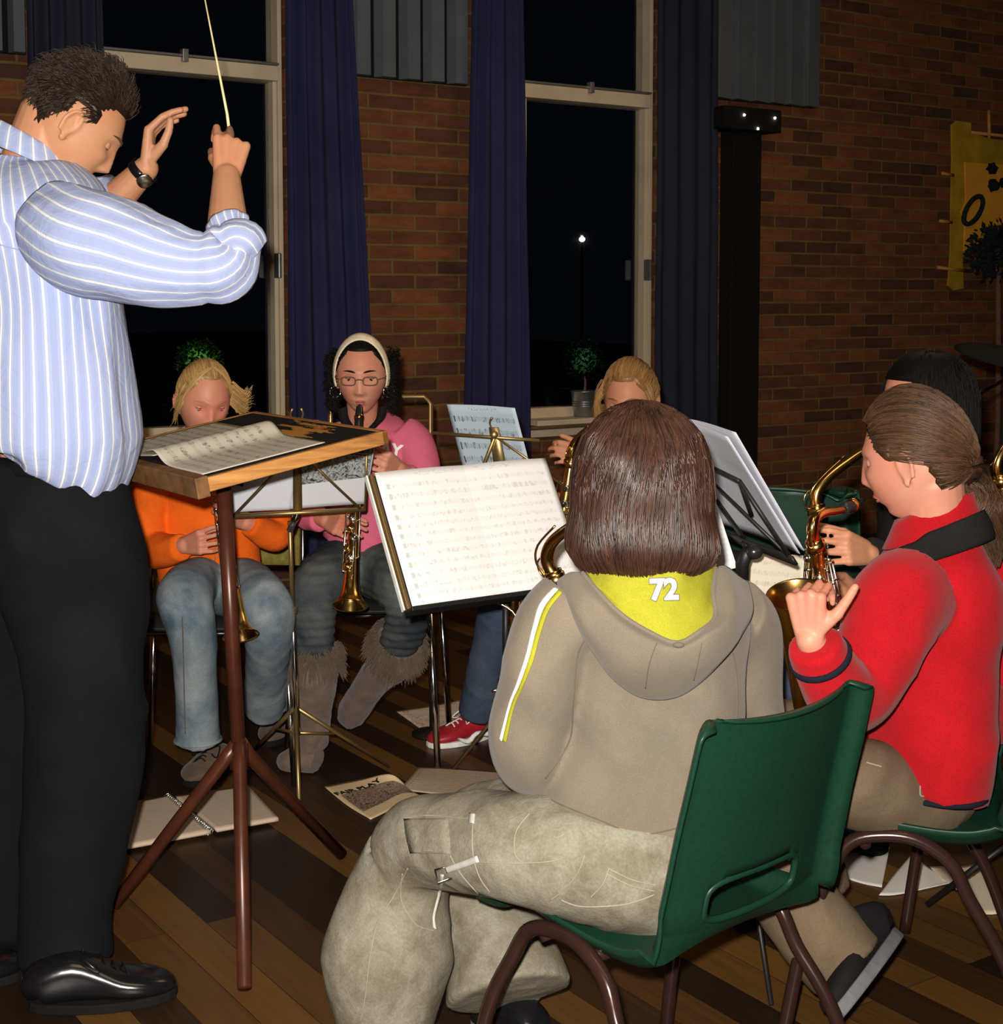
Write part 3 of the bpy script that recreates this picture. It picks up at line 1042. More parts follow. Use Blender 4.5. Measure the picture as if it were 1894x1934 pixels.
# ================================================================== people kit
def headM(c, fwd, up=(0, 0, 1), s=1.0):
    f = V(fwd).normalized()
    u = V(up)
    u = (u - f * u.dot(f)).normalized()
    x = f.cross(u)                      # the head's own right is +x
    m = Matrix((x, f, u)).transposed().to_4x4()
    return Matrix.Translation(V(c)) @ m @ Matrix.Scale(s, 4)

def G(a):
    return math.exp(-a * a)
def base_head(d, infl=0.0):
    """point of the bare skull in direction d (unit), local metres"""
    x, y, z = d
    rz = 0.117
    ry = 0.090 if y > 0 else 0.100
    p = V((x * (0.074 + infl), y * (ry + infl), z * (rz + infl)))
    t = max(0.0, -p.z / 0.117)
    t = min(t, 1.2)
    p.x *= 1 - 0.30 * t ** 1.6
    if y < 0:
        p.y *= 1 - 0.50 * t ** 1.3
    else:
        p.y *= 1 - 0.04 * t
    t2 = max(0.0, p.z / 0.117)
    if y > 0:
        p.y *= 1 - 0.05 * t2
    return p
def face_head(d, child=0.0, lips=True):
    p = base_head(d)
    if d[1] > 0.05:
        m = min(1.0, (d[1] - 0.05) / 0.3)
        x, z = p.x, p.z
        ax = abs(x)
        # nose
        if -0.052 < z < 0.02:
            t = (0.02 - z) / 0.057
            prof = 0.021 * max(0, min(1, t)) ** 1.3 if z > -0.037 else 0.021 * max(0, (z + 0.052) / 0.015)
            p.y += m * prof * (1 - 0.25 * child) * G(x / (0.0075 + 0.004 * max(0, min(1, t))))
        p.y += m * 0.006 * G((ax - 0.012) / 0.006) * G((z + 0.038) / 0.007)
        p.y -= m * 0.009 * G((ax - 0.031) / 0.015) * G((z - 0.002) / 0.012)
        p.y += m * 0.0045 * G((z - 0.024) / 0.010) * G(x / 0.05)
        p.y += m * 0.004 * G((ax - 0.040) / 0.020) * G((z + 0.030) / 0.022)
        p.y += m * 0.006 * G(x / 0.024) * G((z + 0.062) / 0.006)
        p.y += m * 0.005 * G(x / 0.020) * G((z + 0.074) / 0.006)
        p.y -= m * 0.003 * G(x / 0.022) * G((z + 0.068) / 0.003)
        p.y -= m * 0.003 * G(x / 0.025) * G((z + 0.085) / 0.006)
        p.y += m * 0.009 * G(x / 0.024) * G((z + 0.103) / 0.014)
    return p
def head_mb(Mx, child=0.0, nu=112, nv=90):
    v, f = [], []
    for i in range(nv + 1):
        ph = PI * i / nv
        for j in range(nu):
            th = 2 * PI * j / nu
            d = (math.sin(ph) * math.cos(th), math.sin(ph) * math.sin(th), math.cos(ph))
            v.append(Mx @ face_head(d, child))
    for i in range(nv):
        for j in range(nu):
            f.append([i * nu + j, i * nu + (j + 1) % nu, (i + 1) * nu + (j + 1) % nu, (i + 1) * nu + j])
    return MB().add(v, f)
def ear_mbs(Mx, sides=(1, -1)):
    out = []
    for s in sides:
        c = V((0.072 * s, -0.004, -0.012))
        q = Matrix.Translation(c) @ Matrix.Rotation(R(22 * s), 4, 'Z') @ Matrix.Rotation(R(-8), 4, 'X')
        T = Mx @ q
        rim = []
        for i in range(15):
            a = R(-60 + 290 * i / 14)
            rr_ = 0.019 if math.sin(a) > -0.2 else 0.016
            rim.append(T @ V((0.006 * s + 0.004 * s * math.sin(a), -0.006 + rr_ * -math.cos(a) * 0.80 * -1 * -1, 0.002 + 0.029 * math.sin(a) * (1 if math.sin(a) > 0 else 0.9))))
        sc = Mx.to_scale().x
        out.append(tube(rim, 0.0042 * sc, 8))
        out.append(ellipsoid(T @ V((0.002 * s, -0.003, 0)), (1, 1, 1), (T.to_3x3() @ Matrix.Diagonal((0.0045, 0.015, 0.024))), 14, 10))
        out.append(ellipsoid(T @ V((0.003 * s, 0.002, -0.026)), (1, 1, 1), (T.to_3x3() @ Matrix.Diagonal((0.005, 0.008, 0.009))), 10, 8))
    return out
def face_parts(root, Mx, skin, look=-0.35, lids=0.6, iris='iris', brow='brow', mouth=True, eyes=(1, -1), skip_brow=False, lipw=0.021):
    """eyeballs with lids, brows and lips, laid on the face"""
    m3 = Mx.to_3x3()
    sc = Mx.to_scale().x
    for s in eyes:
        ec = V((0.031 * s, 0.0637, 0.002))
        e = ellipsoid(Mx @ ec, (1, 1, 1), m3 @ Matrix.Diagonal((0.0118, 0.0118, 0.0118)), 20, 14).build('eye', 'eyewhite', root)
        g = V((0, 1, look)).normalized()
        T = frame(Mx @ (ec + g * 0.0102), m3 @ g)
        lathe([(0.0, 0.0024 * sc), (0.003 * sc, 0.0021 * sc), (0.0056 * sc, 0.0009 * sc), (0.0058 * sc, 0)], T, 16).build('iris', iris, e)
        # upper lid: part of a slightly larger ball
        for (lo, hi) in ((90 - 0, 90 - lids * 62), (0, 0)):
            if lo == hi:
                continue
            rows = []
            for a in range(7):
                el = R(115 - (115 - (40 - lids * 66)) * a / 6)
                row = []
                for b in range(9):
                    az = R(-98 + 196 * b / 8)
                    r_ = 0.0131
                    bend = math.cos(az) ** 0.3
                    el2 = el if a < 6 else el
                    d = V((math.sin(az) * math.cos(el2 * 0.75), math.cos(az) * math.cos(el2), math.sin(el2)))
                    row.append(Mx @ (ec + d.normalized() * r_))
                rows.append(row)
            patch(rows, 2, 0.0008).build('eyelid', skin, root)
            tube([p + (m3 @ V((0, 1, 0))).normalized() * 0.0006 for p in rows[-1]], 0.0011 * sc, 6, 2).build('lashes', 'brow', root)
            low = []
            for b in range(9):
                az = R(-70 + 140 * b / 8)
                d = V((math.sin(az), math.cos(az) * math.cos(R(-38)), math.sin(R(-38)) * math.cos(az) ** .6))
                low.append(Mx @ (ec + d.normalized() * 0.0126))
            tube(low, 0.0016 * sc, 6, 2).build('lower_lid', skin, root)
        if not skip_brow:
            pts = []
            for b in range(7):
                x = (0.012 + 0.036 * b / 6)
                z = 0.0238 + 0.0035 * math.sin(PI * b / 6 * 0.9)
                q = skull_front(x * s, z)
                pts.append(Mx @ (q + V((0, 0.0022, 0))))
            tube(pts, [0.0012 * sc, 0.0026 * sc, 0.0029 * sc, 0.0027 * sc, 0.0022 * sc, 0.0016 * sc, 0.0006 * sc], 8, 2).build('eyebrow', brow, root)
    if mouth:
        for z0, r_ in ((-0.0635, 0.0035), (-0.0725, 0.0042)):
            pts = []
            for b in range(9):
                x = lipw * (-1 + 2 * b / 8)
                z = z0 + (-0.0680 - z0) * abs(x / lipw) ** 2.0
                pts.append(Mx @ (skull_front(x, z) + V((0, 0.0004, 0))))
            tube(pts, [0.0006 * sc] + [r_ * sc * (0.75 + 0.25 * math.sin(PI * (b) / 8)) for b in range(1, 8)] + [0.0006 * sc], 8, 2).build('lip', 'lip', root)
def skull_front(x, z):
    """bare face point with given local x and z"""
    best = None
    y = 0.9
    d = V((x / 0.074, 1, z / 0.117))
    for i in range(30):
        dd = d.normalized()
        p = face_head(dd)
        d.x += (x - p.x) / 0.074 * 0.7
        d.z += (z - p.z) / 0.117 * 0.7
    return face_head(d.normalized())

def hand_caps(w, d, n, t, s=1.0, curl=(35, 45, 30), thumb=(0.6, 0.3), spread=4, curls=None, rf=0.0078, mcp=None, thumb_curl=25):
    """wrist w, direction of the palm d, palm normal n (the side fingers curl to), thumb side t"""
    d = V(d).normalized()
    n = V(n); n = (n - d * n.dot(d)).normalized()
    t = V(t); t = (t - d * t.dot(d) - n * t.dot(n)).normalized()
    w = V(w)
    out = []
    L = [(0.040, 0.024, 0.019), (0.044, 0.027, 0.020), (0.041, 0.025, 0.020), (0.032, 0.019, 0.017)]
    pal = 0.083 * s
    for i in range(4):
        off = (1.5 - i) * 0.0185 * s
        kn = w + d * (pal - 0.004 * s * abs(i - 1)) + t * off
        out.append(capsule(w + d * 0.012 * s + t * off * 0.55, kn, 0.0135 * s, 0.0105 * s, 10))
        cs = curls[i] if curls else curl
        a = R(0)
        q = kn
        sp = R((1.5 - i) * spread)
        for j in range(3):
            a += R(cs[j])
            dr = (d * math.cos(a) + n * math.sin(a))
            dr = (dr + t * math.sin(sp) * math.cos(a) * 1.0).normalized()
            q2 = q + dr * L[i][j] * s
            r0 = (rf - 0.0006 * j - (0.0008 if i == 3 else 0)) * s
            out.append(capsule(q, q2, r0 * 1.02, r0 * 0.93, 10))
            q = q2
    # thumb: leaves the side of the palm near its base
    b = w + d * 0.022 * s + t * 0.018 * s + n * 0.006 * s
    td = (t * thumb[0] + d * 0.75 + n * thumb[1]).normalized()
    m1 = b + td * 0.042 * s
    td2 = (td + n * math.sin(R(thumb_curl)) + d * 0.25 - t * 0.15 * 1).normalized()
    m2 = m1 + td2 * 0.031 * s
    td3 = (td2 + n * math.sin(R(thumb_curl)) * 0.6 + d * 0.1).normalized()
    m3_ = m2 + td3 * 0.024 * s
    out.append(capsule(w + d * 0.01 * s + t * 0.006 * s, m1, 0.015 * s, 0.0115 * s, 10))
    out.append(capsule(m1, m2, 0.0105 * s, 0.009 * s, 10))
    out.append(capsule(m2, m3_, 0.0092 * s, 0.0078 * s, 10))
    return out

def body_caps(J, k=1.0, arms=True):
    """a thin body inside the clothes; J joint dictionary"""
    o = []
    o.append(ellipsoid(J['pelvis'], (0.115 * k, 0.085 * k, 0.10 * k)))
    ch = V(J['chest'])
    o.append(capsule(J['pelvis'], ch, 0.085 * k, 0.095 * k, 16))
    nk = V(J['neck'])
    o.append(capsule(ch, nk, 0.085 * k, 0.045 * k, 16))
    for s in 'LR':
        if 'sh' + s in J:
            o.append(capsule(nk, J['sh' + s], 0.035 * k, 0.040 * k))
            o.append(capsule(ch, J['sh' + s], 0.06 * k, 0.038 * k))
            o.append(capsule(J['sh' + s], J['el' + s], 0.042 * k, 0.034 * k))
            o.append(capsule(J['el' + s], J['wr' + s], 0.036 * k, 0.024 * k))
        if 'hip' + s in J:
            o.append(capsule(J['hip' + s], J['kn' + s], 0.052 * k, 0.032 * k))
            o.append(capsule(J['kn' + s], J['an' + s], 0.032 * k, 0.026 * k))
    return o

# ---- hair
def head_surf(d, infl):
    return base_head(V(d).normalized(), infl)
def sph(az, el):
    """azimuth from the face direction (+y) towards the head's right, elevation"""
    a, e = R(az), R(el)
    return V((math.sin(a) * math.cos(e), math.cos(a) * math.cos(e), math.sin(e)))
def slerp(a, b, t):
    a, b = a.normalized(), b.normalized()
    om = math.acos(max(-1, min(1, a.dot(b))))
    if om < 1e-4:
        return a
    return (a * math.sin((1 - t) * om) + b * math.sin(t * om)) / math.sin(om)
def strands(lines, r_=0.0009, seg=4):
    mb = MB()
    for l in lines:
        n = len(l)
        rr_ = [r_ * (1.0 - 0.65 * (i / (n - 1)) ** 3) for i in range(n)]
        b = tube(l, rr_, seg, cap=False)
        u_ = (l[0].x * 7919.3 + l[0].z * 5531.7 + l[-1].y * 3571.1) % 1.0
        b.uv = [[(u_, 0.5)] * 4 for q in b.uv]
        mb.join(b)
    return mb
def hair_cap(Mx, infl, keep, nu=72, nv=48, ns=0.0, seed=0):
    """solid under-layer of hair where keep(dir) holds"""
    v, f = [], []
    for i in range(nv + 1):
        ph = PI * i / nv
        for j in range(nu):
            th = 2 * PI * j / nu
            d = V((math.sin(ph) * math.cos(th), math.sin(ph) * math.sin(th), math.cos(ph)))
            q = infl(d) if callable(infl) else infl
            v.append(Mx @ head_surf(d, q if keep(d) else -0.012))
    for i in range(nv):
        for j in range(nu):
            f.append([i * nu + j, i * nu + (j + 1) % nu, (i + 1) * nu + (j + 1) % nu, (i + 1) * nu + j])
    return MB().add(v, f)

def shoe(root, heel, toe, wd=0.045, hgt=0.07, mat='leather', sole='blackmat', ankle=None, up=(0, 0, 1), solet=0.018, laces=None, name='shoe'):
    heel, toe = V(heel), V(toe)
    d = toe - heel
    L = d.length
    d.normalize()
    upv = V(up)
    upv = (upv - d * upv.dot(d)).normalized()
    sd = d.cross(upv)
    pr = [(-0.01, .30, .25), (0.02, .78, .72), (.12, .85, .92), (.28, .80, 1.0), (.45, .85, .80), (.62, 1.0, .58), (.78, 1.0, .48), (.90, .82, .38), (.98, .50, .26), (1.01, .2, .12)]
    pts, rad = [], []
    for t_, w_, h_ in pr:
        hh = hgt * h_ * 0.5
        pts.append(heel + d * L * t_ + upv * (solet * 0.7 + hh))
        rad.append((wd * w_, max(hh, 0.004)))
    o = tube(pts, rad, 20, 3, ref=sd, power=2.6).build(name, mat, root)
    v = []
    m = 26
    out = []
    for i in range(m):
        a = 2 * PI * i / m
        tx = 0.5 + 0.53 * math.cos(a)
        wv = wd * 1.06 * math.copysign(abs(math.sin(a)) ** 0.75, math.sin(a)) * (0.88 + 0.14 * math.sin((tx - .2) * PI))
        out.append(heel + d * L * tx + sd * wv)
    mb = MB()
    top = [p + upv * solet for p in out]
    mb.add(out + top, [list(range(m))[::-1], list(range(m, 2 * m))] + [[i, (i + 1) % m, (i + 1) % m + m, i + m] for i in range(m)])
    mb.build('sole', sole, o, False, 0.003)
    if laces:
        lm = MB()
        for i in range(5):
            t_ = 0.36 + 0.07 * i
            hh = hgt * (1.0 - (t_ - .28) * 0.9) + solet * .7
            a = heel + d * L * t_ + upv * hh * 0.93
            lm.join(tube([a - sd * wd * 0.5 - upv * 0.012, a + upv * 0.004, a + sd * wd * 0.5 + d * 0.012 - upv * 0.012], 0.0022, 6, 4))
        a = heel + d * L * .36 + upv * hgt
        lm.join(tube([a, a + sd * .03 + upv * .012, a + sd * .04 + d * .03 - upv * .01, a + d * 0.01], 0.002, 6, 5))
        lm.join(tube([a, a - sd * .03 + upv * .012, a - sd * .04 + d * .03 - upv * .01, a + d * 0.01], 0.002, 6, 5))
        lm.build('lace', laces, o)
    return o

# ---- saxophones. profile plane: local x = towards the bell, local z = up the body
def sax(name, label, T, s=1.0, neck=True, group=None, bellr=0.061, mat='brass', curved=True, body=True, bt=6, nz=0.12, bl=1.0, bh=1.0):
    """alto shape. T maps local metres to the world; origin at the top of the body tube"""
    o0 = T @ V((0, 0, -0.5))
    t = thing(name, label, 'saxophone', o0, group)
    X = lambda x, y, z: T @ V((x * s, y * s, z * s * (bl if z < -0.015 else 1)))
    if body:
        tube([X(0, 0, 0.0), X(0, 0, -0.2), X(0, 0, -0.42)], [0.0125 * s, 0.020 * s, 0.028 * s], 24, 6).build('body_tube', mat, t)
        bow = [X(0, 0, -0.42), X(0.004, 0, -0.47), X(0.030, 0, -0.512), X(0.062, 0, -0.522), X(0.098, 0, -0.505), X(0.118, 0, -0.46), X(0.122, 0, -0.41)]
        tube(bow, [r_ * s for r_ in (0.0285, 0.030, 0.033, 0.034, 0.035, 0.036, 0.037)], 24, 4).build('bow', mat, t)
        # bell: flaring tube with thickness
        prof = [(0.037, -0.41), (0.040, -0.34), (0.045, -0.27), (0.052, -0.21), (0.062, -0.18), (0.072, -0.165), (0.0745, -0.163), (0.0745, -0.166), (0.071, -0.170), (0.060, -0.185), (0.050, -0.215), (0.042, -0.27), (0.036, -0.35), (0.034, -0.40)]
        q = bellr / 0.0745
        lathe([(a * s * (1 if b < -0.35 else (1 + (q - 1) * (b + .35) / .12)), (-0.41 + (b + .41) * bh) * s * bl) for a, b in prof], T @ Matrix.Translation((0.122 * s, 0, 0)) @ Matrix.Translation((0, 0, -0.40 * s * bl)) @ Matrix.Rotation(R(bt), 4, 'Y') @ Matrix.Translation((0, 0, 0.40 * s * bl)), 40).build('bell', mat, t)
        for z in (-0.005, -0.40):
            zz = z * (bl if z < -.1 else 1)
            lathe([((0.014 if z > -.1 else .030) * s, (zz - .012) * s), ((0.019 if z > -.1 else .034) * s, (zz - .01) * s), ((0.019 if z > -.1 else .034) * s, (zz + .01) * s), ((0.014 if z > -.1 else .030) * s, (zz + .012) * s)], T, 24).build('collar_ring', mat, t)
        rods = MB()
        for a, z0, z1 in ((60, -0.05, -0.40), (80, -0.03, -0.30), (-75, -0.06, -0.42), (130, -0.05, -0.25)):
            ca, sa = math.cos(R(a)), math.sin(R(a))
            rods.join(tube([X(ca * (0.026 - z0 * .03), sa * (0.026 - z0 * .03), z0), X(ca * (0.030 - z1 * .03), sa * (0.030 - z1 * .03), z1)], 0.0024 * s, 8))
            for k_ in range(6):
                z = z0 + (z1 - z0) * k_ / 5
                rr_ = 0.027 - z * .03
                rods.join(tube([X(ca * rr_ * .6, sa * rr_ * .6, z), X(ca * (rr_ + .003), sa * (rr_ + .003), z)], 0.0035 * s, 8))
        rods.build('key_rods', 'silver', t)
        rnd = random.Random(3)
        for a, z, r_ in ((20, -0.07, .010), (25, -0.11, .011), (15, -0.155, .012), (28, -0.20, .013), (18, -0.25, .014), (24, -0.305, .016), (16, -0.36, .018), (95, -0.09, .008), (100, -0.14, .008), (-50, -0.18, .009), (-55, -0.30, .012), (70, -0.34, .013)):
            ca, sa = math.cos(R(a)), math.sin(R(a))
            rr_ = 0.016 - z * 0.038
            q_ = frame(X(ca * rr_, sa * rr_, z), T.to_3x3() @ V((ca, sa, 0)))
            lathe([(0, -0.002 * s), (r_ * s, -0.002 * s), (r_ * s, 0.004 * s), (r_ * .86 * s, 0.0055 * s), (r_ * .5 * s, 0.0048 * s), (r_ * .45 * s, 0.008 * s), (0, 0.009 * s)], q_, 20).build('key_cup', 'silver' if rnd.random() < .6 else mat, t)
        tube([X(0.045, 0.02, -0.30), X(0.075, 0.03, -0.29), X(0.09, 0.03, -0.31)], 0.003 * s, 8, 3).build('bell_brace', mat, t)
    if neck:
        k7 = nz - 0.05
        nk = [X(0, 0, 0.0), X(0.004, 0, 0.022), X(-0.001, 0, 0.042), X(-0.022, 0, 0.058 + k7 * .1), X(-0.060, 0, 0.064 + k7 * .33), X(-0.10, 0, 0.063 + k7 * .60), X(-0.150, 0, 0.058 + k7 * .85)]
        nb_ = tube(nk, [r_ * s for r_ in (.0125, .0122, .0118, .0108, .0098, .0088, .0078)], 20, 5).build('neck', mat, t)
        lathe([(0.0125 * s, -0.004 * s), (0.0165 * s, -0.003 * s), (0.0165 * s, 0.012 * s), (0.013 * s, 0.013 * s)], T, 20).build('neck_socket', mat, nb_)
        tube([X(0.012, 0.006, 0.0), X(0.020, 0.010, 0.035), X(0.0, 0.012, 0.066), X(-0.05, 0.008, 0.080 + k7 * .3)], 0.0022 * s, 8, 4).build('octave_key', mat, nb_)
        tube([X(0.012 + 0.018 * math.cos(a), 0.0, 0.02 + 0.020 * math.sin(a)) for a in [2 * PI * i / 20 for i in range(20)]], 0.0016 * s, 6, closed=True).build('octave_ring', mat, nb_)
        mp = [X(-0.138, 0, 0.060 + k7 * .78), X(-0.165, 0, 0.057 + k7 * .88), X(-0.195, 0, 0.054 + k7 * .95), X(-0.225, 0, 0.05 + k7)]
        m_ = tube(mp, [(0.0125 * s, .0125 * s), (0.013 * s, .013 * s), (0.012 * s, .010 * s), (0.008 * s, .003 * s)], 16, 3, ref=T.to_3x3() @ V((0, 1, 0))).build('mouthpiece', 'blackplastic', t)
        lathe([(0.0136 * s, -0.010 * s), (0.015 * s, -0.009 * s), (0.015 * s, 0.009 * s), (0.0136 * s, 0.010 * s)], frame(X(-0.178, 0, 0.056 + k7 * .91), X(-0.195, 0, 0.054 + k7 * .95) - X(-0.165, 0, 0.057 + k7 * .88)), 20).build('ligature', mat, m_)
    return t

def soprano(label, top, bot, front, group=None, s=1.0):
    """straight soprano saxophone; top = mouthpiece tip, bot = bell end"""
    top, bot = V(top), V(bot)
    d = (bot - top).normalized()
    L = (bot - top).length
    t = thing('soprano_saxophone', label, 'saxophone', bot, group)
    fr = V(front)
    T = frame(top, d, fr)
    q = L / 0.64
    lathe([(0.002, 0), (0.009, 0.010 * q), (0.0115, 0.045 * q), (0.0118, 0.085 * q), (0.009, 0.09 * q), (0.0, 0.09 * q)], T @ Matrix.Scale(1, 4), 20).build('mouthpiece', 'blackplastic', t)
    lathe([(0.0122, 0.040 * q), (0.0130, 0.042 * q), (0.0130, 0.050 * q), (0.0122, 0.052 * q)], T, 20).build('ligature', 'brass', t)
    pr = [(0.0065, 0.085), (0.0075, 0.16), (0.0095, 0.25), (0.0125, 0.38), (0.0165, 0.50), (0.0195, 0.57), (0.024, 0.605), (0.036, 0.628), (0.044, 0.638), (0.0445, 0.640), (0.0425, 0.637), (0.034, 0.625), (0.022, 0.60), (0.017, 0.55), (0.0, 0.53)]
    lathe([(a, b * q) for a, b in pr], T, 32).build('body_tube', 'brass', t)
    rods = MB()
    for a, z0, z1 in ((50, 0.17, 0.54), (-55, 0.15, 0.50), (85, 0.2, 0.45), (-20, .3, .56)):
        ca, sa = math.cos(R(a)), math.sin(R(a))
        def rr_(z):
            return 0.0065 + (z - .085) * 0.024 + 0.008
        rods.join(tube([T @ V((ca * rr_(z0), sa * rr_(z0), z0 * q)), T @ V((ca * rr_(z1), sa * rr_(z1), z1 * q))], 0.0019, 8))
        for k_ in range(7):
            z = z0 + (z1 - z0) * k_ / 6
            rods.join(tube([T @ V((ca * (rr_(z) - .01), sa * (rr_(z) - .01), z * q)), T @ V((ca * (rr_(z) + .002), sa * (rr_(z) + .002), z * q))], 0.0028, 8))
    rods.build('key_rods', 'silver', t)
    rnd = random.Random(int(abs(top.x) * 1000))
    for k_ in range(13):
        z = 0.17 + 0.030 * k_
        a = (15, -25, 40, 5)[k_ % 4]
        ca, sa = math.cos(R(a)), math.sin(R(a))
        r_ = 0.0065 + (z - .085) * 0.024
        w_ = 0.006 + 0.0005 * k_
        q_ = frame(T @ V((ca * r_, sa * r_, z * q)), T.to_3x3() @ V((ca, sa, 0)))
        lathe([(0, 0), (w_, 0), (w_, 0.005), (w_ * .8, 0.0065), (w_ * .4, 0.006), (w_ * .4, 0.010), (0, 0.0105)], q_, 16).build('key_cup', 'silver' if k_ % 2 else 'brass', t)
    return t

def saxM(mouth, d, front, s, nz):
    """sax transform whose mouthpiece tip lies at the given mouth point"""
    T0 = saxT(V((0, 0, 0)), d, front)
    off = T0.to_3x3() @ V((-0.225 * s, 0, nz * s))
    return saxT(V(mouth) - off, d, front)
def saxT(top, bodydir, front, s=1.0):
    """top of the body tube, direction going down the body, side the bell faces"""
    z = -V(bodydir).normalized()
    return frame(top, z, front)

# ---- polypropylene chair
def shell_chair(label, c, facing, seat_h=0.40, top_h=0.72, wd=0.40, group=None, mat='green', slot=True, name='stacking_chair'):
    """moulded shell on two bent-tube side frames; c floor centre, facing = direction the sitter faces"""
    c = V(c)
    f = V(facing).normalized()
    x = V((f.y, -f.x, 0))
    T = Matrix.Translation(c) @ Matrix((x, f, V((0, 0, 1)))).transposed().to_4x4()
    t = thing(name, label, 'chair', c, group)
    dh = seat_h
    prof = [(0.185, dh - 0.030), (0.168, dh - 0.006), (0.12, dh + 0.004), (0.03, dh - 0.008), (-0.07, dh - 0.016), (-0.135, dh - 0.006), (-0.172, dh + 0.035), (-0.190, dh + 0.10), (-0.208, dh + 0.18), (-0.228, dh + 0.26), (-0.243, top_h - 0.012), (-0.247, top_h)]
    prof = cr([V(p) for p in prof], 5)
    n = len(prof)
    nu = 44
    grid = []
    for j in range(n):
        v_ = j / (n - 1)
        p = prof[j]
        a = prof[max(j - 1, 0)]
        b = prof[min(j + 1, n - 1)]
        tg = (b - a).normalized()
        nm = V((tg.y, -tg.x))            # outward: down for the seat, back for the backrest
        if nm.x > 0 and v_ > 0.5: nm = -nm
        back = max(0.0, min(1.0, (v_ - 0.45) / 0.15))
        hw = wd / 2 * (0.98 - 0.05 * back * max(0, (v_ - .6) / .4))
        # rounded corners at the front of the seat and the top of the back
        e = min(v_, 1 - v_) * n / 5.0
        rc = 1.0
        if v_ > 0.9:
            q = (v_ - 0.9) / 0.1
            rc = 1 - 0.13 * (1 - math.sqrt(max(0, 1 - q * q)))
        if v_ < 0.08:
            q = (0.08 - v_) / 0.08
            rc = 1 - 0.12 * (1 - math.sqrt(max(0, 1 - q * q)))
        row = []
        for i in range(nu + 1):
            u = -1 + 2 * i / nu
            au = abs(u)
            cc = 0.035 * back * u * u - 0.012 * (1 - back) * (1 - u * u) * 0 + 0.012 * (1 - back) * u * u
            d = -cc                                            # wraps towards the sitter
            if au > 0.84:
                q = (au - 0.84) / 0.16
                d += 0.034 * q ** 1.4                          # flange turns outward
            if v_ > 0.955:
                q = (v_ - 0.955) / 0.045
                d += 0.010 * q * q * max(0, 1 - max(0, au - .75) / .15)
            pp = V((u * hw * rc, p.x + nm.x * d, p.y + nm.y * d))
            row.append(pp)
        grid.append(row)
    mb = MB()
    hole = set()
    for j in range(n - 1):
        vv = (j + 0.5) / (n - 1)
        for i in range(nu):
            u = abs(-1 + 2 * (i + 0.5) / nu)
            if slot and ((vv - 0.585) / 0.047) ** 4 + (u / 0.50) ** 4 < 1:
                hole.add((j, i))
    v = [T @ p for r_ in grid for p in r_]
    fc = [[j * (nu + 1) + i, j * (nu + 1) + i + 1, (j + 1) * (nu + 1) + i + 1, (j + 1) * (nu + 1) + i] for j in range(n - 1) for i in range(nu) if (j, i) not in hole]
    mb.add(v, fc)
    o = mb.build('seat_shell', mat, t)
    sm = o.modifiers.new('thick', 'SOLIDIFY')
    sm.thickness = 0.005
    sm.offset = 0
    if slot:
        rim = []
        jc = 0.585 * (n - 1)
        for a in range(40):
            th = 2 * PI * a / 40
            cu = math.copysign(abs(math.cos(th)) ** 0.5, math.cos(th)) * 0.50
            cv = math.copysign(abs(math.sin(th)) ** 0.5, math.sin(th)) * 0.047
            jj = (0.585 + cv) * (n - 1)
            ii = (cu + 1) / 2 * nu
            j0, i0 = int(jj), int(ii)
            a_, b_ = jj - j0, ii - i0
            p = grid[j0][i0].lerp(grid[j0][i0 + 1], b_).lerp(grid[j0 + 1][i0].lerp(grid[j0 + 1][i0 + 1], b_), a_)
            rim.append(T @ p)
        tube(rim, 0.0055, 8, closed=True).build('slot_rim', mat, o)
    for sgn in (-1, 1):
        xx = wd / 2 * 0.96
        pts = [(0.20 * 1.02, 0.0, 0.245), (xx + .018, 0.20, dh * 0.55), (xx + .004, 0.125, dh - 0.075), (xx - .002, 0.085, dh - 0.030), (xx - .004, 0.04, dh - 0.014), (xx - .004, -0.02, dh - 0.016), (xx - 0.002, -0.075, dh - 0.050), (xx + .004, -0.105, dh - 0.105), (xx + .018, -0.165, dh * 0.5), (xx + .035, -0.235, 0.0)]
        pts[0] = (xx + .035, 0.195, 0.0)
        pts[1] = (xx + .018, 0.155, dh * 0.55)
        pts[2] = (xx + .004, 0.112, dh - 0.075)
        tube([T @ V((sgn * p[0], p[1], max(p[2], 0.012))) for p in pts], 0.0115, 14, 5).build('leg_frame', 'tube', t)
    for yy in (0.06, -0.04):
        tube([T @ V((-wd / 2 * .94, yy, dh - 0.030)), T @ V((0, yy, dh - 0.034)), T @ V((wd / 2 * .94, yy, dh - 0.030))], 0.010, 10, 3).build('cross_tube', 'tube', t)
    return t

# ---- folding music stand
def tripod(root, hub, feet, r_=0.005, mat='brassdull', braces=True, low=None):
    for p in feet:
        lg = tube([hub, V(p) + V((0, 0, r_))], r_, 8).build('leg', mat, root)
        if braces and low is not None:
            m_ = V(hub).lerp(V(p), 0.42)
            tube([low, m_], r_ * 0.7, 8).build('brace', mat, root)

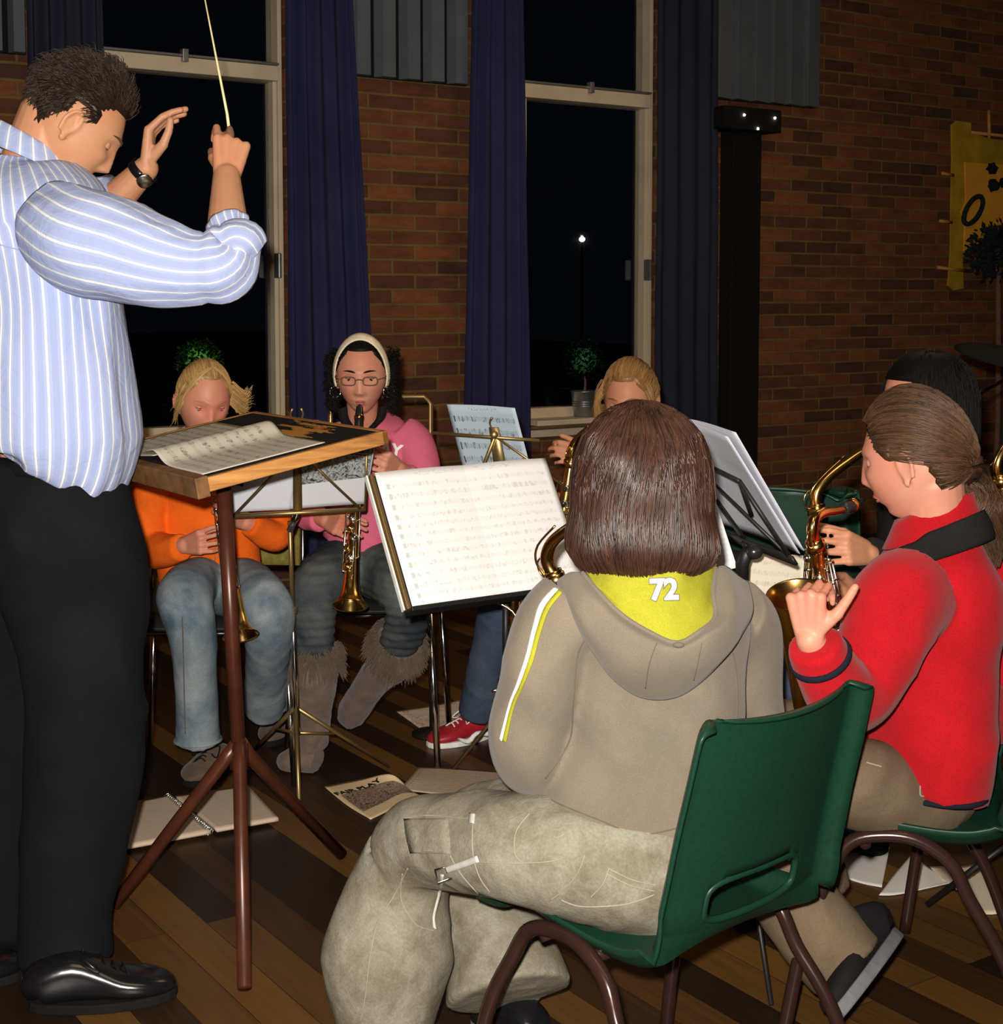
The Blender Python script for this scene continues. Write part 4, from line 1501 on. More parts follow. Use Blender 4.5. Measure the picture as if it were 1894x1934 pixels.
# ================================================================== lectern of the conductor
B_ = P(382, 906, 2.72)
a_ = V((math.cos(R(55)), -math.sin(R(55)), 0))
tl_ = R(10)
s_ = V((math.sin(R(55)) * math.cos(tl_), math.cos(R(55)) * math.cos(tl_), math.sin(tl_)))
n_ = a_.cross(s_).normalized()
if n_.z < 0: n_ = -n_
LW, LL = 0.60, 0.40
A_, C_, D_ = B_ - a_ * LW, B_ + s_ * LL, B_ - a_ * LW + s_ * LL
ptop = V((-0.575, 3.06, 0.93))
pbase = V((-0.548, 3.06, 0.30))
lec = thing('lectern', 'tall wooden conductor lectern with slanted black top on a red-brown pipe tripod', 'lectern', V((-0.55, 3.05, 0)))
FR = Matrix((a_, s_, n_)).transposed().to_4x4()
LT = Matrix.Translation(A_) @ FR
def lbox(x0, x1, y0, y1, z0, z1):
    b = box(((x0 + x1) / 2, (y0 + y1) / 2, (z0 + z1) / 2), (x1 - x0, y1 - y0, z1 - z0))
    b.v = [tuple(LT @ V(p)) for p in b.v]
    return b
bd = MB()
vv = [LT @ V((x, y, z)) for z in (-0.012, 0.0) for x, y in ((0.012, 0.014), (LW - 0.012, 0.014), (LW - 0.012, LL - 0.012), (0.012, LL - 0.012))]
bd.add(vv, [[4, 5, 6, 7], [3, 2, 1, 0], [0, 1, 5, 4], [1, 2, 6, 5], [2, 3, 7, 6], [3, 0, 4, 7]],
       [[(0, 0), (1, 0), (1, 1), (0, 1)]] + [[(0.01, 0.01)] * 4] * 5)
bd.build('board', 'board', lec, False)
w_ = MB()
for b in ((0, LW, LL - 0.014, LL, -0.026, 0.001), (LW - 0.014, LW, 0, LL, -0.026, 0.001), (0, 0.014, 0, LL, -0.026, 0.001)):
    w_.join(lbox(*b))
w_.build('edge_strip', 'wood', lec, False, 0.002)
lbox(0, LW + 0.004, -0.016, 0.010, -0.034, 0.006).build('ledge', 'wood_dark', lec, False, 0.002)
lbox(0.12, LW - 0.12, 0.10, LL - 0.08, -0.05, -0.036 + 0.02).build('underside_block', 'wood', lec, False, 0.002)
tube([pbase, ptop + V((0, 0, 0.0))], 0.0155, 20).build('pole', 'rust', lec)
hb = V((-0.548, 3.06, 0.33))
for p in (PZ(462, 1880, 0), PZ(215, 1722, 0), PZ(645, 1625, 0)):
    dd = (p - hb); dd.z = 0; dd.normalize()
    tube([hb + dd * 0.0 + V((0, 0, 0.03)), hb + dd * 0.03 + V((0, 0, -0.01)), p + V((0, 0, 0.014))], [0.0145, 0.0145, 0.0135], 18, 1).build('leg', 'rust', lec)
lathe([(0.0, 0), (0.020, 0), (0.020, 0.05), (0.017, 0.055), (0.0, 0.055)], Matrix.Translation(hb - V((0, 0, 0.03))), 20).build('hub', 'rust', lec)
tube([ptop + V((0.018, -0.01, -0.025)), ptop + V((0.045, -0.015, -0.03))], 0.005, 8).build('clamp_knob', 'black', lec)
# music lying on the lectern
def lp_(x, y, z):
    return LT @ V((x, y, z))
rows = []
for j in range(7):
    y = 0.275 - 0.260 * j / 6
    row = []
    for i in range(7):
        x = LW * 0.50 + 0.27 * i / 6
        lift = 0.004 + 0.030 * math.exp(-((i - 0.6) / 1.0) ** 2) * (1.0)
        row.append(lp_(x, y + 0.00, lift))
    rows.append(row)
pg = patch(rows, 4, 0.0015)
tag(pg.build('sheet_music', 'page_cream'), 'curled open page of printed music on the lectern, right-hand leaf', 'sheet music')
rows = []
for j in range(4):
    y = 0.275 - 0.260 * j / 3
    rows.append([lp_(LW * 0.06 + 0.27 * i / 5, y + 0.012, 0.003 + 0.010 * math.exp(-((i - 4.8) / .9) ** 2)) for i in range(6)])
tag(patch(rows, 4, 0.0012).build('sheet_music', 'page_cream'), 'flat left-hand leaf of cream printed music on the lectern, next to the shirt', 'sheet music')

# ================================================================== conductor
FC = V((0.95, 0.31, 0)).normalized()
J = dict(pelvis=P(85, 985, 2.88), chest=P(75, 560, 2.90), neck=P(52, 330, 2.92),
         shR=P(125, 425, 2.74), elR=P(432, 508, 2.74), wrR=P(428, 335, 2.92),
         shL=P(95, 410, 3.12), elL=P(165, 430, 3.30), wrL=P(276, 318, 3.26),
         hipR=P(130, 1030, 2.80), knR=P(158, 1430, 2.74), anR=P(125, 1800, 2.72),
         hipL=P(60, 1010, 2.98), knL=P(10, 1420, 3.0), anL=P(-40, 1760, 2.92))
hc = P(141, 238, 2.93)
hf = (FC * math.cos(R(36)) - V((0, 0, 1)) * math.sin(R(36)))
hu = (FC * math.sin(R(36)) + V((0, 0, 1)) * math.cos(R(36)))
HM = headM(hc, hf, hu, 0.99)
man = thing('person', 'man conducting in a blue striped shirt and black trousers, baton raised, head bowed', 'person', V((J['pelvis'].x, J['pelvis'].y, 0)))
caps = body_caps(J, 1.0)
caps += [capsule(J['neck'] + V((0, 0, -0.05)), HM @ V((0, -0.035, -0.045)), 0.060, 0.056, 20),
         capsule(J['neck'], HM @ V((0, -0.05, -0.02)), 0.060, 0.055, 20)]
caps += [head_mb(HM)] + ear_mbs(HM)
for a, b, r0, r1 in (('elR', 'wrR', 0.044, 0.027), ('elL', 'wrL', 0.044, 0.027)):
    m_ = V(J[a]).lerp(J[b], 0.35)
    caps += [capsule(J[a], m_, 0.040, 0.041, 16), capsule(m_, J[b], 0.041, r1, 16)]
# baton hand
hd = (P(437, 272, 2.95) - J['wrR']).normalized()
caps += hand_caps(J['wrR'] + hd * 0.0, hd, V((-0.25, 1, 0.1)), V((-1, -0.15, 0.25)), 1.0,
                  curls=[(30, 55, 30), (52, 66, 35), (76, 72, 35), (86, 72, 35)], thumb=(0.25, 0.65), thumb_curl=25, rf=0.0086)
# open far hand
hd2 = (P(286, 222, 3.27) - J['wrL']).normalized()
caps += hand_caps(J['wrL'], hd2, V((1, 0.1, -0.25)), V((0.25, -1, 0)), 1.0,
                  curls=[(40, 18, 10), (42, 18, 10), (40, 20, 12), (36, 22, 12)], thumb=(0.35, 0.75), spread=2, thumb_curl=-22, rf=0.0088)
body = union(caps, 0.0034, 1).build('body', 'skin_man', man)
face_parts(man, HM, 'skin_man', look=-0.6, lids=1.0, brow='brow')

# shirt trunk: rings from the hem up to the collar, seen from the side
def pt(x, y, Z): return P(x, y, Z)
SD = V((FC.y, -FC.x, 0))              # the man's right, towards the camera
def ringsfromside(rows, ref):
    pts = [P((a + b) / 2, y, Z) for y, a, b, Z, hw in rows]
    rad = [((b - a) / 2 * Z / FPX, hw) for y, a, b, Z, hw in rows]
    return pts, rad
rows = [(868, -40, 222, 2.88, .150), (850, -50, 252, 2.88, .172), (820, -58, 263, 2.88, .182), (760, -55, 256, 2.88, .180), (680, -52, 244, 2.89, .178), (600, -50, 233, 2.90, .182),
        (520, -62, 226, 2.91, .195), (450, -80, 214, 2.92, .205), (395, -85, 200, 2.92, .195), (350, -70, 165, 2.92, .150), (318, -45, 125, 2.92, .100), (300, -25, 105, 2.92, .075)]
pts, rad = ringsfromside(rows, FC)
def sdisp(u, L, t):
    a = u * 2 * PI
    e = 0.010 * noise.noise(V((math.cos(a) * 2.2, math.sin(a) * 2.2, L * 4.5)))
    e += 0.008 * (0.4 - abs(noise.noise(V((math.cos(a) * 3 + L * 3, math.sin(a) * 3, L * 6 + 5)))))
    if t < 0.14:
        e += 0.006 * math.sin(a * 16) * (1 - t / 0.14)
    return e
sh = tube(pts, rad, 96, 6, ref=FC, disp=sdisp, power=2.25)
shirt = sh.build('shirt', 'shirt', man)
# sleeve, near arm
near = [P(105, 425, 2.79), P(150, 452, 2.745), P(220, 472, 2.735), P(300, 497, 2.73), P(372, 508, 2.73), P(425, 500, 2.74), P(440, 468, 2.77), P(432, 428, 2.81)]
rr_ = [(0.086, .085), (0.098, 0.098), (0.096, .094), (0.080, .082), (.062, .066), (0.060, .062), (0.046, .052), (0.036, .040)]
def slv(u, L, t):
    a = u * 2 * PI
    e = 0.006 * noise.noise(V((math.cos(a) * 2, math.sin(a) * 2, L * 7)))
    e += 0.007 * (0.35 - abs(noise.noise(V((math.cos(a) * 1.6 + L * 8, math.sin(a) * 1.6 + L * 5, L * 9)))))
    if t > 0.6:
        e += 0.005 * math.sin(L * 95 + math.cos(a) * 2)
    return e
tube(near, rr_, 64, 7, ref=V((0, -1, 0.05)), disp=slv).build('sleeve', 'shirt', man)
# rolled cuff hanging behind the elbow
cf = [P(402, 492, 2.745), P(430, 487, 2.745), P(455, 480, 2.75), P(474, 492, 2.755)]
tube(cf, [(.045, .055), (.055, .064), (.052, .060), (.034, .050)], 48, 6, ref=V((0, -1, 0)), disp=lambda u, L, t: 0.006 * noise.noise(V((math.cos(u * 6.28) * 2, math.sin(u * 6.28) * 2, L * 25))) + 0.004 * math.sin(L * 150)).build('rolled_cuff', 'shirt', man)
tube([P(431, 470, 2.79), P(431, 446, 2.80), P(430, 424, 2.82)], [(.044, .044), (.038, .040), (.0345, .036)], 40, 4, disp=lambda u, L, t: 0.0025 * math.sin(u * 40) + .002 * math.sin(L * 160)).build('rolled_cuff', 'shirt', man)
# far sleeve
tube([J['shL'], P(135, 425, 3.22), J['elL'] + V((0, 0, -.01)), P(200, 385, 3.29), P(222, 362, 3.28)], [.085, .082, .070, .056, .044], 40, 5, disp=slv).build('sleeve', 'shirt', man)
# collar
cpts = []
ring_ = []
nkc = P(58, 305, 2.92)
for i in range(33):
    a = 2 * PI * i / 32
    d = FC * math.cos(a) + SD * math.sin(a)
    ring_.append((nkc + FC * (math.cos(a) * 0.070 + 0.0) + SD * math.sin(a) * 0.068 + V((0, 0, 0.026 - 0.040 * math.cos(a))), d))
rows = []
for k_, (dz, dr) in enumerate(((-0.030, 0.022), (-0.002, 0.013), (0.016, 0.004), (0.012, -0.004), (-0.02, -0.006))):
    rows.append([p + d * dr + V((0, 0, dz)) for p, d in ring_])
cm = patch(rows, 2, 0.002)
cm.uv = [[(a * 0.5, b) for a, b in q] for q in cm.uv]
cm.build('collar', 'shirt', man)
sb = sh.bvh()
sm_ = MB()
seam(sm_, sb, [(126, 372), (120, 430), (117, 500), (150, 545)], 0.0012)
seam(sm_, sb, [(0, 462), (60, 480), (118, 506)], 0.0012)
if sm_.v: sm_.build('shirt_seam', 'shirt', shirt)
# trousers
def legdisp(sc_=1.0, sd_=0):
    def f_(u, L, t):
        a = u * 2 * PI
        e = 0.006 * noise.noise(V((math.cos(a) * 1.5 + sd_, math.sin(a) * 1.5, L * 4)))
        e += 0.010 * (0.35 - abs(noise.noise(V((math.cos(a) * 1.6 + L * 2.5, math.sin(a) * 1.6 + sd_, L * 5)))))
        return e * sc_
    return f_
L1 = [P(105, 940, 2.84), P(135, 1060, 2.81), P(162, 1230, 2.77), P(160, 1420, 2.75), P(138, 1600, 2.74), P(124, 1720, 2.73), P(124, 1815, 2.71)]
r1 = [(.128, .10), (.134, .10), (.108, .095), (.103, .09), (.088, .08), (.078, .075), (.081, .085)]
L2 = [P(60, 940, 2.95), P(55, 1080, 2.98), P(30, 1250, 3.0), P(5, 1420, 3.0), P(-15, 1600, 2.96), P(-28, 1770, 2.92)]
r2 = [(.12, .10), (.12, .10), (.105, .095), (.10, .09), (.09, .085), (.085, .085)]
pts, rad = ringsfromside([(862, -34, 220, 2.88, .142), (900, -45, 232, 2.88, .152), (960, -60, 248, 2.88, .165), (1030, -70, 255, 2.88, .165), (1090, -40, 225, 2.88, .14)], FC)
tr = union([tube(L1, r1, 40, 5, ref=FC), tube(L2, r2, 40, 5, ref=FC), tube(pts, rad, 40, 4, ref=FC)], 0.008, 4, 0.017, 6.0, (1, 1, 0.5))
tro = tr.build('trousers', 'trouser_black', man)
pts, rad = ringsfromside([(884, -36, 223, 2.88, .149), (858, -34, 219, 2.88, .147)], FC)
tube(pts, rad, 60, 3, ref=FC).build('belt', 'leather', man)
shoe(man, PZ(62, 1905, 0), PZ(328, 1878, 0), 0.050, 0.085, 'leather', 'blackmat', solet=0.018, laces='leather')
shoe(man, PZ(-190, 1870, 0), PZ(42, 1842, 0), 0.050, 0.085, 'leather', 'blackmat', solet=0.018)
# hair of the man: short, combed back
def man_keep(d):
    e = math.degrees(math.asin(max(-1, min(1, d.z))))
    az = abs(math.degrees(math.atan2(d.x, d.y)))
    lim = 37 if az < 45 else (37 - (az - 45) * 0.35 if az < 70 else (8 if az < 82 else (18 if az < 100 else (8 - (az - 100) * 1.0 if az < 128 else -28))))
    return e > lim
rnd = random.Random(11)
hair_cap(HM, lambda d: 0.004 + 0.012 * max(0, d.z), man_keep).build('hair', 'hair_man', man)
ln = []
while len(ln) < 3800:
    d = V((rnd.gauss(0, 1), rnd.gauss(0, 1), rnd.gauss(0.3, 1))).normalized()
    if not man_keep(d):
        continue
    az = abs(math.degrees(math.atan2(d.x, d.y)))
    e = math.degrees(math.asin(d.z))
    side = max(0, min(1, (e + 10) / 45))
    tgt = V((d.x * 0.9, -1.0, 0.10 if e > 20 else -0.9))
    tan = (tgt - d * tgt.dot(d)).normalized()
    if d.y > .45 and e > 30:
        tan = (V((d.x * .5 + rnd.gauss(0, .5), -0.6, .9)) - d * 0.3).normalized()
        lift = 0.017
    else:
        lift = 0.024 * side
    L = (0.012 + (0.024 if not (d.y > .45 and e > 30) else 0.014) * side) * rnd.uniform(.7, 1.2)
    p0 = base_head(d, 0.003 + 0.006 * side)
    j = V((rnd.gauss(0, 1), rnd.gauss(0, 1), rnd.gauss(0, 1))) * 0.22
    tj = (tan + j).normalized()
    ln.append([HM @ p for p in (p0, p0 + tj * L * .45 + d * lift * .55, p0 + tj * L * 0.8 + d * lift * .85 , p0 + (tj - d * 0.2) * L + d * lift)])
strands(ln, 0.0011).build('hair_strands', 'hair_man', man)
# watch on the far wrist
wv = (J['wrL'] - J['elL']).normalized()
wc = J['wrL'] - wv * 0.012
wt = thing('wristwatch', 'black-strapped wristwatch on the raised far wrist of the conductor', 'watch', wc)
T_ = frame(wc, wv, V((0, -1, 0)))
lathe([(0.0315, -0.010), (0.0335, -0.009), (0.0335, 0.009), (0.0315, 0.010), (0.030, 0)], T_, 32).build('strap', 'leather', wt)
T2 = frame(wc + (T_.to_3x3() @ V((0.8, 0.6, 0))).normalized() * 0.033, T_.to_3x3() @ V((0.8, 0.6, 0)))
lathe([(0, 0.009), (0.014, 0.009), (0.017, 0.007), (0.017, 0.0), (0, 0)], T2, 24).build('watch_case', 'silver', wt)
# baton
b0 = P(434, 256, 2.985)
b1 = P(429, 216, 2.985)
b2 = P(386, -6, 2.95)
bt_ = thing('conducting_baton', 'thin pale baton held upright in the raised near hand of the conductor', 'baton', b0)
tube([b0, b1, b2], [0.0034, 0.0030, 0.0013], 8).build('shaft', plain('baton_cream', (0.85, 0.72, 0.38), 0.5), bt_)
ellipsoid(b0, (0.009, 0.009, 0.020)).build('grip', 'stem', bt_)

# ================================================================== boy in the green chair (hero)
BF = V((-0.66, 0.75, 0)).normalized()
ch_c = V((0.24, 2.20, 0))
shell_chair('green moulded chair with brown tube legs under the boy in the hooded sweatshirt', ch_c, BF, 0.385, 0.72, 0.405, 'green moulded chairs')
BR = V((BF.y, -BF.x, 0))
J = dict(pelvis=P(1165, 1610, 2.20), chest=P(1215, 1260, 2.21), neck=P(1222, 1085, 2.21),
         shL=P(1065, 1165, 2.15), elL=P(1000, 1400, 2.20), wrL=P(1040, 1330, 2.50),
         shR=P(1385, 1165, 2.30), elR=P(1425, 1380, 2.40), wrR=P(1200, 1400, 2.60),
         hipL=P(1170, 1630, 2.12), knL=P(765, 1595, 2.36), anL=P(715, 1960, 2.30),
         hipR=P(1230, 1590, 2.27), knR=P(880, 1560, 2.58), anR=P(950, 1815, 2.44))
hc = P(1208, 925, 2.20)
hf = V((-0.42, 0.88, -0.10)).normalized()
HM = headM(hc, hf, V((0.03, 0, 1)), 0.90)
boy = thing('person', 'boy seen from behind in a taupe hooded sweatshirt with lime hood lining and khaki cords', 'person', V((J['pelvis'].x, J['pelvis'].y, 0)))
caps = body_caps(J, 0.8) + [capsule(J['neck'], HM @ V((0, -0.03, -0.05)), 0.045, 0.043, 16), head_mb(HM)] + ear_mbs(HM)
fd = (J['wrL'] - J['elL']).normalized()
caps += hand_caps(J['wrL'], fd, V((0, 0, -1)), V((1, 0, 0)), 0.85)
fd = (J['wrR'] - J['elR']).normalized()
caps += hand_caps(J['wrR'], fd, V((0, 0, -1)), V((-1, 0, 0)), 0.85)
union(caps, 0.0042, 1).build('body', 'skin_pale', boy)
face_parts(boy, HM, 'skin_pale')
# hair: glossy bob
def hair_profile(zz, tab):
    for (z0, r0), (z1, r1) in zip(tab, tab[1:]):
        if z1 <= zz <= z0:
            t = (z0 - zz) / (z0 - z1)
            t = t * t * (3 - 2 * t) * 0.4 + t * 0.6
            return r0 + (r1 - r0) * t
    return tab[-1][1]
tab = [(0.134, 0.000), (0.131, 0.022), (0.122, 0.045), (0.106, 0.066), (0.082, 0.084), (0.05, 0.096), (0.01, 0.102), (-0.03, 0.103), (-0.065, 0.109), (-0.085, 0.1105), (-0.108, 0.100), (-0.120, 0.082)]
HB = headM(hc, V((-0.42, 0.88, 0)), V((0, 0, 1)), 1.0)
def bob_pt(az, z, k=1.0, dy=1.08):
    r_ = hair_profile(z, tab) * k
    return V((math.sin(az) * r_, math.cos(az) * r_ * dy - 0.006, z))
mb = MB()
v, f = [], []
zs = [z for z, r_ in tab]
zs2 = [zs[0] + (zs[-1] - zs[0]) * (i / 40) for i in range(41)]
for i, z in enumerate(zs2):
    for j in range(64):
        az = 2 * PI * j / 64
        fa = abs(((az + PI) % (2 * PI)) - PI)
        kk = 0.965
        if fa < 0.9 and z < 0.045:
            kk = 0.70
        v.append(HB @ bob_pt(az, z, kk))
for i in range(40):
    for j in range(64):
        f.append([i * 64 + j, i * 64 + (j + 1) % 64, (i + 1) * 64 + (j + 1) % 64, (i + 1) * 64 + j])
f.append([40 * 64 + j for j in range(64)])
mb.add(v, f)
mb.build('hair', 'hair_boy', boy)
rnd = random.Random(3)
ln = []
crown = V((0.0, -0.025, 0.134))
for i in range(4600):
    az = rnd.uniform(0, 2 * PI)
    fa = abs(((az + PI) % (2 * PI)) - PI)
    zend = -0.118 + rnd.gauss(0, 0.004) + (0.02 if fa < 1.4 else 0)
    if fa < 0.9:
        zend = 0.035 + rnd.gauss(0, 0.006)
    zst = 0.134 - 0.10 * rnd.random() ** 2.2
    zst = max(zst, zend + 0.05)
    k_ = 0.980 + 0.028 * rnd.random() + 0.012 * noise.noise(V((az * 4, 0, 1)))
    sw = rnd.gauss(0, 0.06)
    ps = []
    m_ = 15
    lay = rnd.random()
    for q in range(m_):
        t = q / (m_ - 1)
        z = zst + (zend - zst) * t
        a2 = az + sw * t + 0.10 * math.sin(4 * t + az * 3) * 0.4 + 0.12 * noise.noise(V((az * 1.6, z * 11, 4)))
        kk = k_ + 0.042 * noise.noise(V((math.cos(az) * 2.4, math.sin(az) * 2.4, z * 14 + 3))) + .008
        ps.append(HB @ bob_pt(a2, z, kk))
    ln.append(ps)
for i in range(160):     # loose wisps on the crown and cheeks
    az = rnd.uniform(0, 2 * PI)
    ps = [HB @ bob_pt(az + 0.1 * q, 0.12 - 0.04 * q * rnd.uniform(.8, 1.2), 1.03 + 0.02 * rnd.random()) for q in range(4)]
    ln.append(ps)
strands(ln, 0.0012, 5).build('hair_strands', 'hair_boy', boy)

# sweatshirt
tr_rows = [(1630, 1020, 1330, 2.20, .118), (1590, 1008, 1345, 2.20, .125), (1530, 1012, 1370, 2.21, .130), (1450, 1030, 1392, 2.215, .128), (1350, 1040, 1405, 2.22, .122), (1250, 1040, 1412, 2.22, .118), (1180, 1035, 1418, 2.22, .112), (1130, 1060, 1392, 2.22, .092), (1095, 1120, 1330, 2.215, .070), (1065, 1165, 1280, 2.21, .052)]
SDB = V((0.97, 0.22, 0)).normalized()
pts = [P((a + b) / 2, y, Z) for y, a, b, Z, hw in tr_rows]
rad = [((b - a) / 2 * Z / FPX / 0.985, hw) for y, a, b, Z, hw in tr_rows]
trunk = tube(pts, rad, 48, 5, ref=SDB, power=2.3)
slL = tube([P(1085, 1160, 2.17), P(1045, 1200, 2.16), P(1022, 1290, 2.155), P(1003, 1380, 2.17), P(1008, 1430, 2.22), P(1040, 1410, 2.34), P(1070, 1370, 2.46)],
           [(.070, .070), (.066, .066), (.062, .062), (.062, .062), (.056, .056), (.047, .047), (.038, .038)], 32, 6)
slR = tube([P(1370, 1160, 2.27), P(1398, 1195, 2.30), P(1412, 1290, 2.33), P(1415, 1380, 2.37), P(1390, 1420, 2.44), P(1290, 1410, 2.55), P(1220, 1400, 2.60)],
           [(.068, .068), (.064, .064), (.056, .056), (.054, .054), (.052, .052), (.045, .045), (.038, .038)], 32, 6)
lap = ellipsoid(P(1130, 1560, 2.26), (0.13, 0.13, 0.085))
def hoodie_folds(p, n):
    # long diagonal drape folds across the back
    q = p.z * 1.0 + p.x * 0.85
    back = max(0, -n.y)
    env = max(0, min(1, (1.02 - p.z) / 0.1)) * max(0, min(1, (p.z - 0.50) / 0.08))
    return back * env * (0.0095 * math.sin(q * 34 + 1.5 * math.sin(p.z * 9)) * (0.4 + 0.6 * noise.noise(p * 5 + V((1, 2, 3)))))
hd_ = union([trunk, slL, slR], 0.0055, 4, 0.0065, 9.0, (1, 1, 1), hoodie_folds)
hood_o = hd_.build('sweatshirt', 'hoodie', boy)
hb_ = hd_.bvh()
# waistband edge, seams
sm_ = MB()
seam(sm_, hb_, [(1022, 1500), (1060, 1520), (1130, 1548), (1200, 1575), (1262, 1568), (1330, 1545)], 0.0009, 12)
seam(sm_, hb_, [(1098, 1130), (1110, 1190), (1090, 1240), (1082, 1330), (1075, 1400), (1030, 1470)], 0.0010, 14)
seam(sm_, hb_, [(1358, 1185), (1385, 1240), (1392, 1330), (1385, 1400)], 0.0010, 12)
if sm_.v: sm_.build('seam_line', 'seam_dark', hood_o)
# arm stripes
m_ = strip(hb_, [(1046, 1108), (1018, 1140), (1004, 1190), (992, 1240), (975, 1290), (960, 1330), (942, 1398)],
           [(1054, 1113), (1028, 1146), (1012, 1192), (998, 1245), (981, 1293), (964, 1333), (948, 1400)], 10, 0.002, 3, 0.0022)
if m_.v: m_.build('sleeve_stripe', 'whitecloth', hood_o)
m_ = strip(hb_, [(1054, 1113), (1028, 1146), (1012, 1192), (998, 1245), (981, 1293), (964, 1333), (948, 1400)],
           [(1062, 1118), (1036, 1152), (1020, 1198), (1006, 1250), (987, 1297), (970, 1337), (955, 1403)], 10, 0.002, 3, 0.0022)
if m_.v: m_.build('sleeve_stripe', 'lime', hood_o)
# hood: outer bag and lime lining
inner = [(1100, 1082, 2.13), (1130, 1118, 2.095), (1175, 1162, 2.070), (1230, 1196, 2.055), (1279, 1214, 2.045), (1322, 1192, 2.055), (1350, 1165, 2.085), (1347, 1120, 2.125), (1352, 1072, 2.18)]
rim_ = [(1078, 1080, 2.135), (1108, 1122, 2.085), (1158, 1172, 2.052), (1222, 1211, 2.035), (1281, 1228, 2.025), (1340, 1200, 2.035), (1378, 1170, 2.07), (1385, 1118, 2.12), (1370, 1070, 2.18)]
outer1 = [(1058, 1092, 2.145), (1085, 1150, 2.085), (1130, 1215, 2.058), (1200, 1262, 2.042), (1280, 1275, 2.040), (1345, 1255, 2.050), (1395, 1205, 2.09), (1408, 1150, 2.14), (1398, 1090, 2.20)]
outer2 = [(1052, 1100, 2.165), (1082, 1170, 2.11), (1120, 1238, 2.090), (1160, 1285, 2.080), (1225, 1318, 2.082), (1300, 1305, 2.088), (1380, 1232, 2.12), (1420, 1160, 2.17), (1412, 1100, 2.22)]
tuck = [(1060, 1105, 2.20), (1090, 1170, 2.15), (1128, 1232, 2.13), (1165, 1278, 2.12), (1225, 1308, 2.12), (1298, 1297, 2.13), (1375, 1228, 2.16), (1412, 1160, 2.21), (1405, 1104, 2.25)]
g = [[P(*q) for q in r_] for r_ in (inner, rim_, outer1, outer2, tuck)]
hdp = patch(g, 7, 0.004, None, 0.004, 12)
ho = hdp.build('hood', 'hoodie', hood_o)
tube(cr([P(x, y, z - 0.004) for x, y, z in inner], 6), 0.0035, 10).build('hood_hem', 'hoodie', ho)
lin0 = [(1100, 1070, 2.16), (1150, 1066, 2.125), (1190, 1070, 2.10), (1225, 1072, 2.09), (1255, 1070, 2.09), (1285, 1066, 2.10), (1310, 1064, 2.13), (1335, 1062, 2.16), (1350, 1062, 2.19)]
lin1 = [(1112, 1090, 2.14), (1160, 1105, 2.10), (1195, 1120, 2.085), (1235, 1130, 2.078), (1262, 1134, 2.076), (1295, 1128, 2.085), (1322, 1115, 2.105), (1340, 1098, 2.14), (1352, 1080, 2.18)]
lin2 = [(1128, 1112, 2.115), (1172, 1146, 2.082), (1205, 1165, 2.07), (1245, 1182, 2.064), (1272, 1186, 2.062), (1305, 1175, 2.07), (1332, 1150, 2.092), (1345, 1124, 2.13), (1353, 1094, 2.175)]
lin3 = [(x, y + 3, z + 0.004) for x, y, z in inner]
lg_ = patch([[P(*q) for q in r_] for r_ in (lin0, lin1, lin2, lin3)], 7, 0.003, None, 0.005, 22)
lo = lg_.build('hood_lining', 'lime', hood_o)
lb_ = lg_.bvh()
c_, n_2 = hit(lb_, 1254, 1115)
if c_ is None: c_ = P(1254, 1115, 2.07)
Tt = frame(c_, (CAMP - c_).normalized(), V((1, 0, 0.03)))
tt = text_mb('72', 0.040, Tt, 0.0009, lb_, 0.0016)
tt.build('printed_number', 'whitecloth', lo, False)
tt = text_mb('72', 0.040, Tt @ Matrix.Translation((0, 0, -0.0008)), 0.0004, lb_, 0.0028)
tt.build('number_outline', 'seam_dark', lo, False)
ellipsoid(P(1281, 1218, 2.018), (0.008, 0.003, 0.004)).build('hood_tab', 'seam_dark', ho)
sm_ = MB()
ob_ = hdp.bvh()
seam(sm_, ob_, [(1240, 1215), (1226, 1255), (1219, 1300)], 0.0007)
seam(sm_, ob_, [(1325, 1215), (1318, 1250), (1310, 1285)], 0.0007)
if sm_.v: sm_.build('seam_line', 'seam_dark', ho)

# trousers of the boy
thL = tube([P(1235, 1635, 2.17), P(1150, 1625, 2.14), P(1000, 1605, 2.17), P(870, 1588, 2.27), P(800, 1592, 2.33), P(762, 1645, 2.36), P(740, 1730, 2.35), P(730, 1805, 2.34), P(726, 1880, 2.34), P(722, 1985, 2.33)],
           [(.105, .105), (.092, .100), (.080, .090), (.073, .082), (.072, .078), (.078, .076), (.092, .082), (.103, .090), (.088, .088), (.066, .08)], 40, 6, ref=[V((0, 0, 1))] * 5 + [V((1, 0, 0))] * 5)
thR = tube([P(1230, 1600, 2.27), P(1120, 1575, 2.33), P(990, 1555, 2.46), P(905, 1560, 2.56), P(885, 1620, 2.58), P(915, 1730, 2.52), P(948, 1810, 2.46), P(962, 1878, 2.42)],
           [(.09, .09), (.085, .085), (.072, .075), (.070, .070), (.074, .07), (.086, .080), (.094, .088), (.104, .095)], 40, 6, ref=V((1, 0, 0.3)))
seatm = ellipsoid(P(1185, 1620, 2.18), (0.145, 0.135, 0.088))
def cords(p, n):
    return 0.0
tq = union([thL, thR, seatm], 0.0055, 4, 0.0085, 9.0)
tro = tq.build('trousers', 'cord', boy)
tb = tq.bvh()
sm_ = MB()
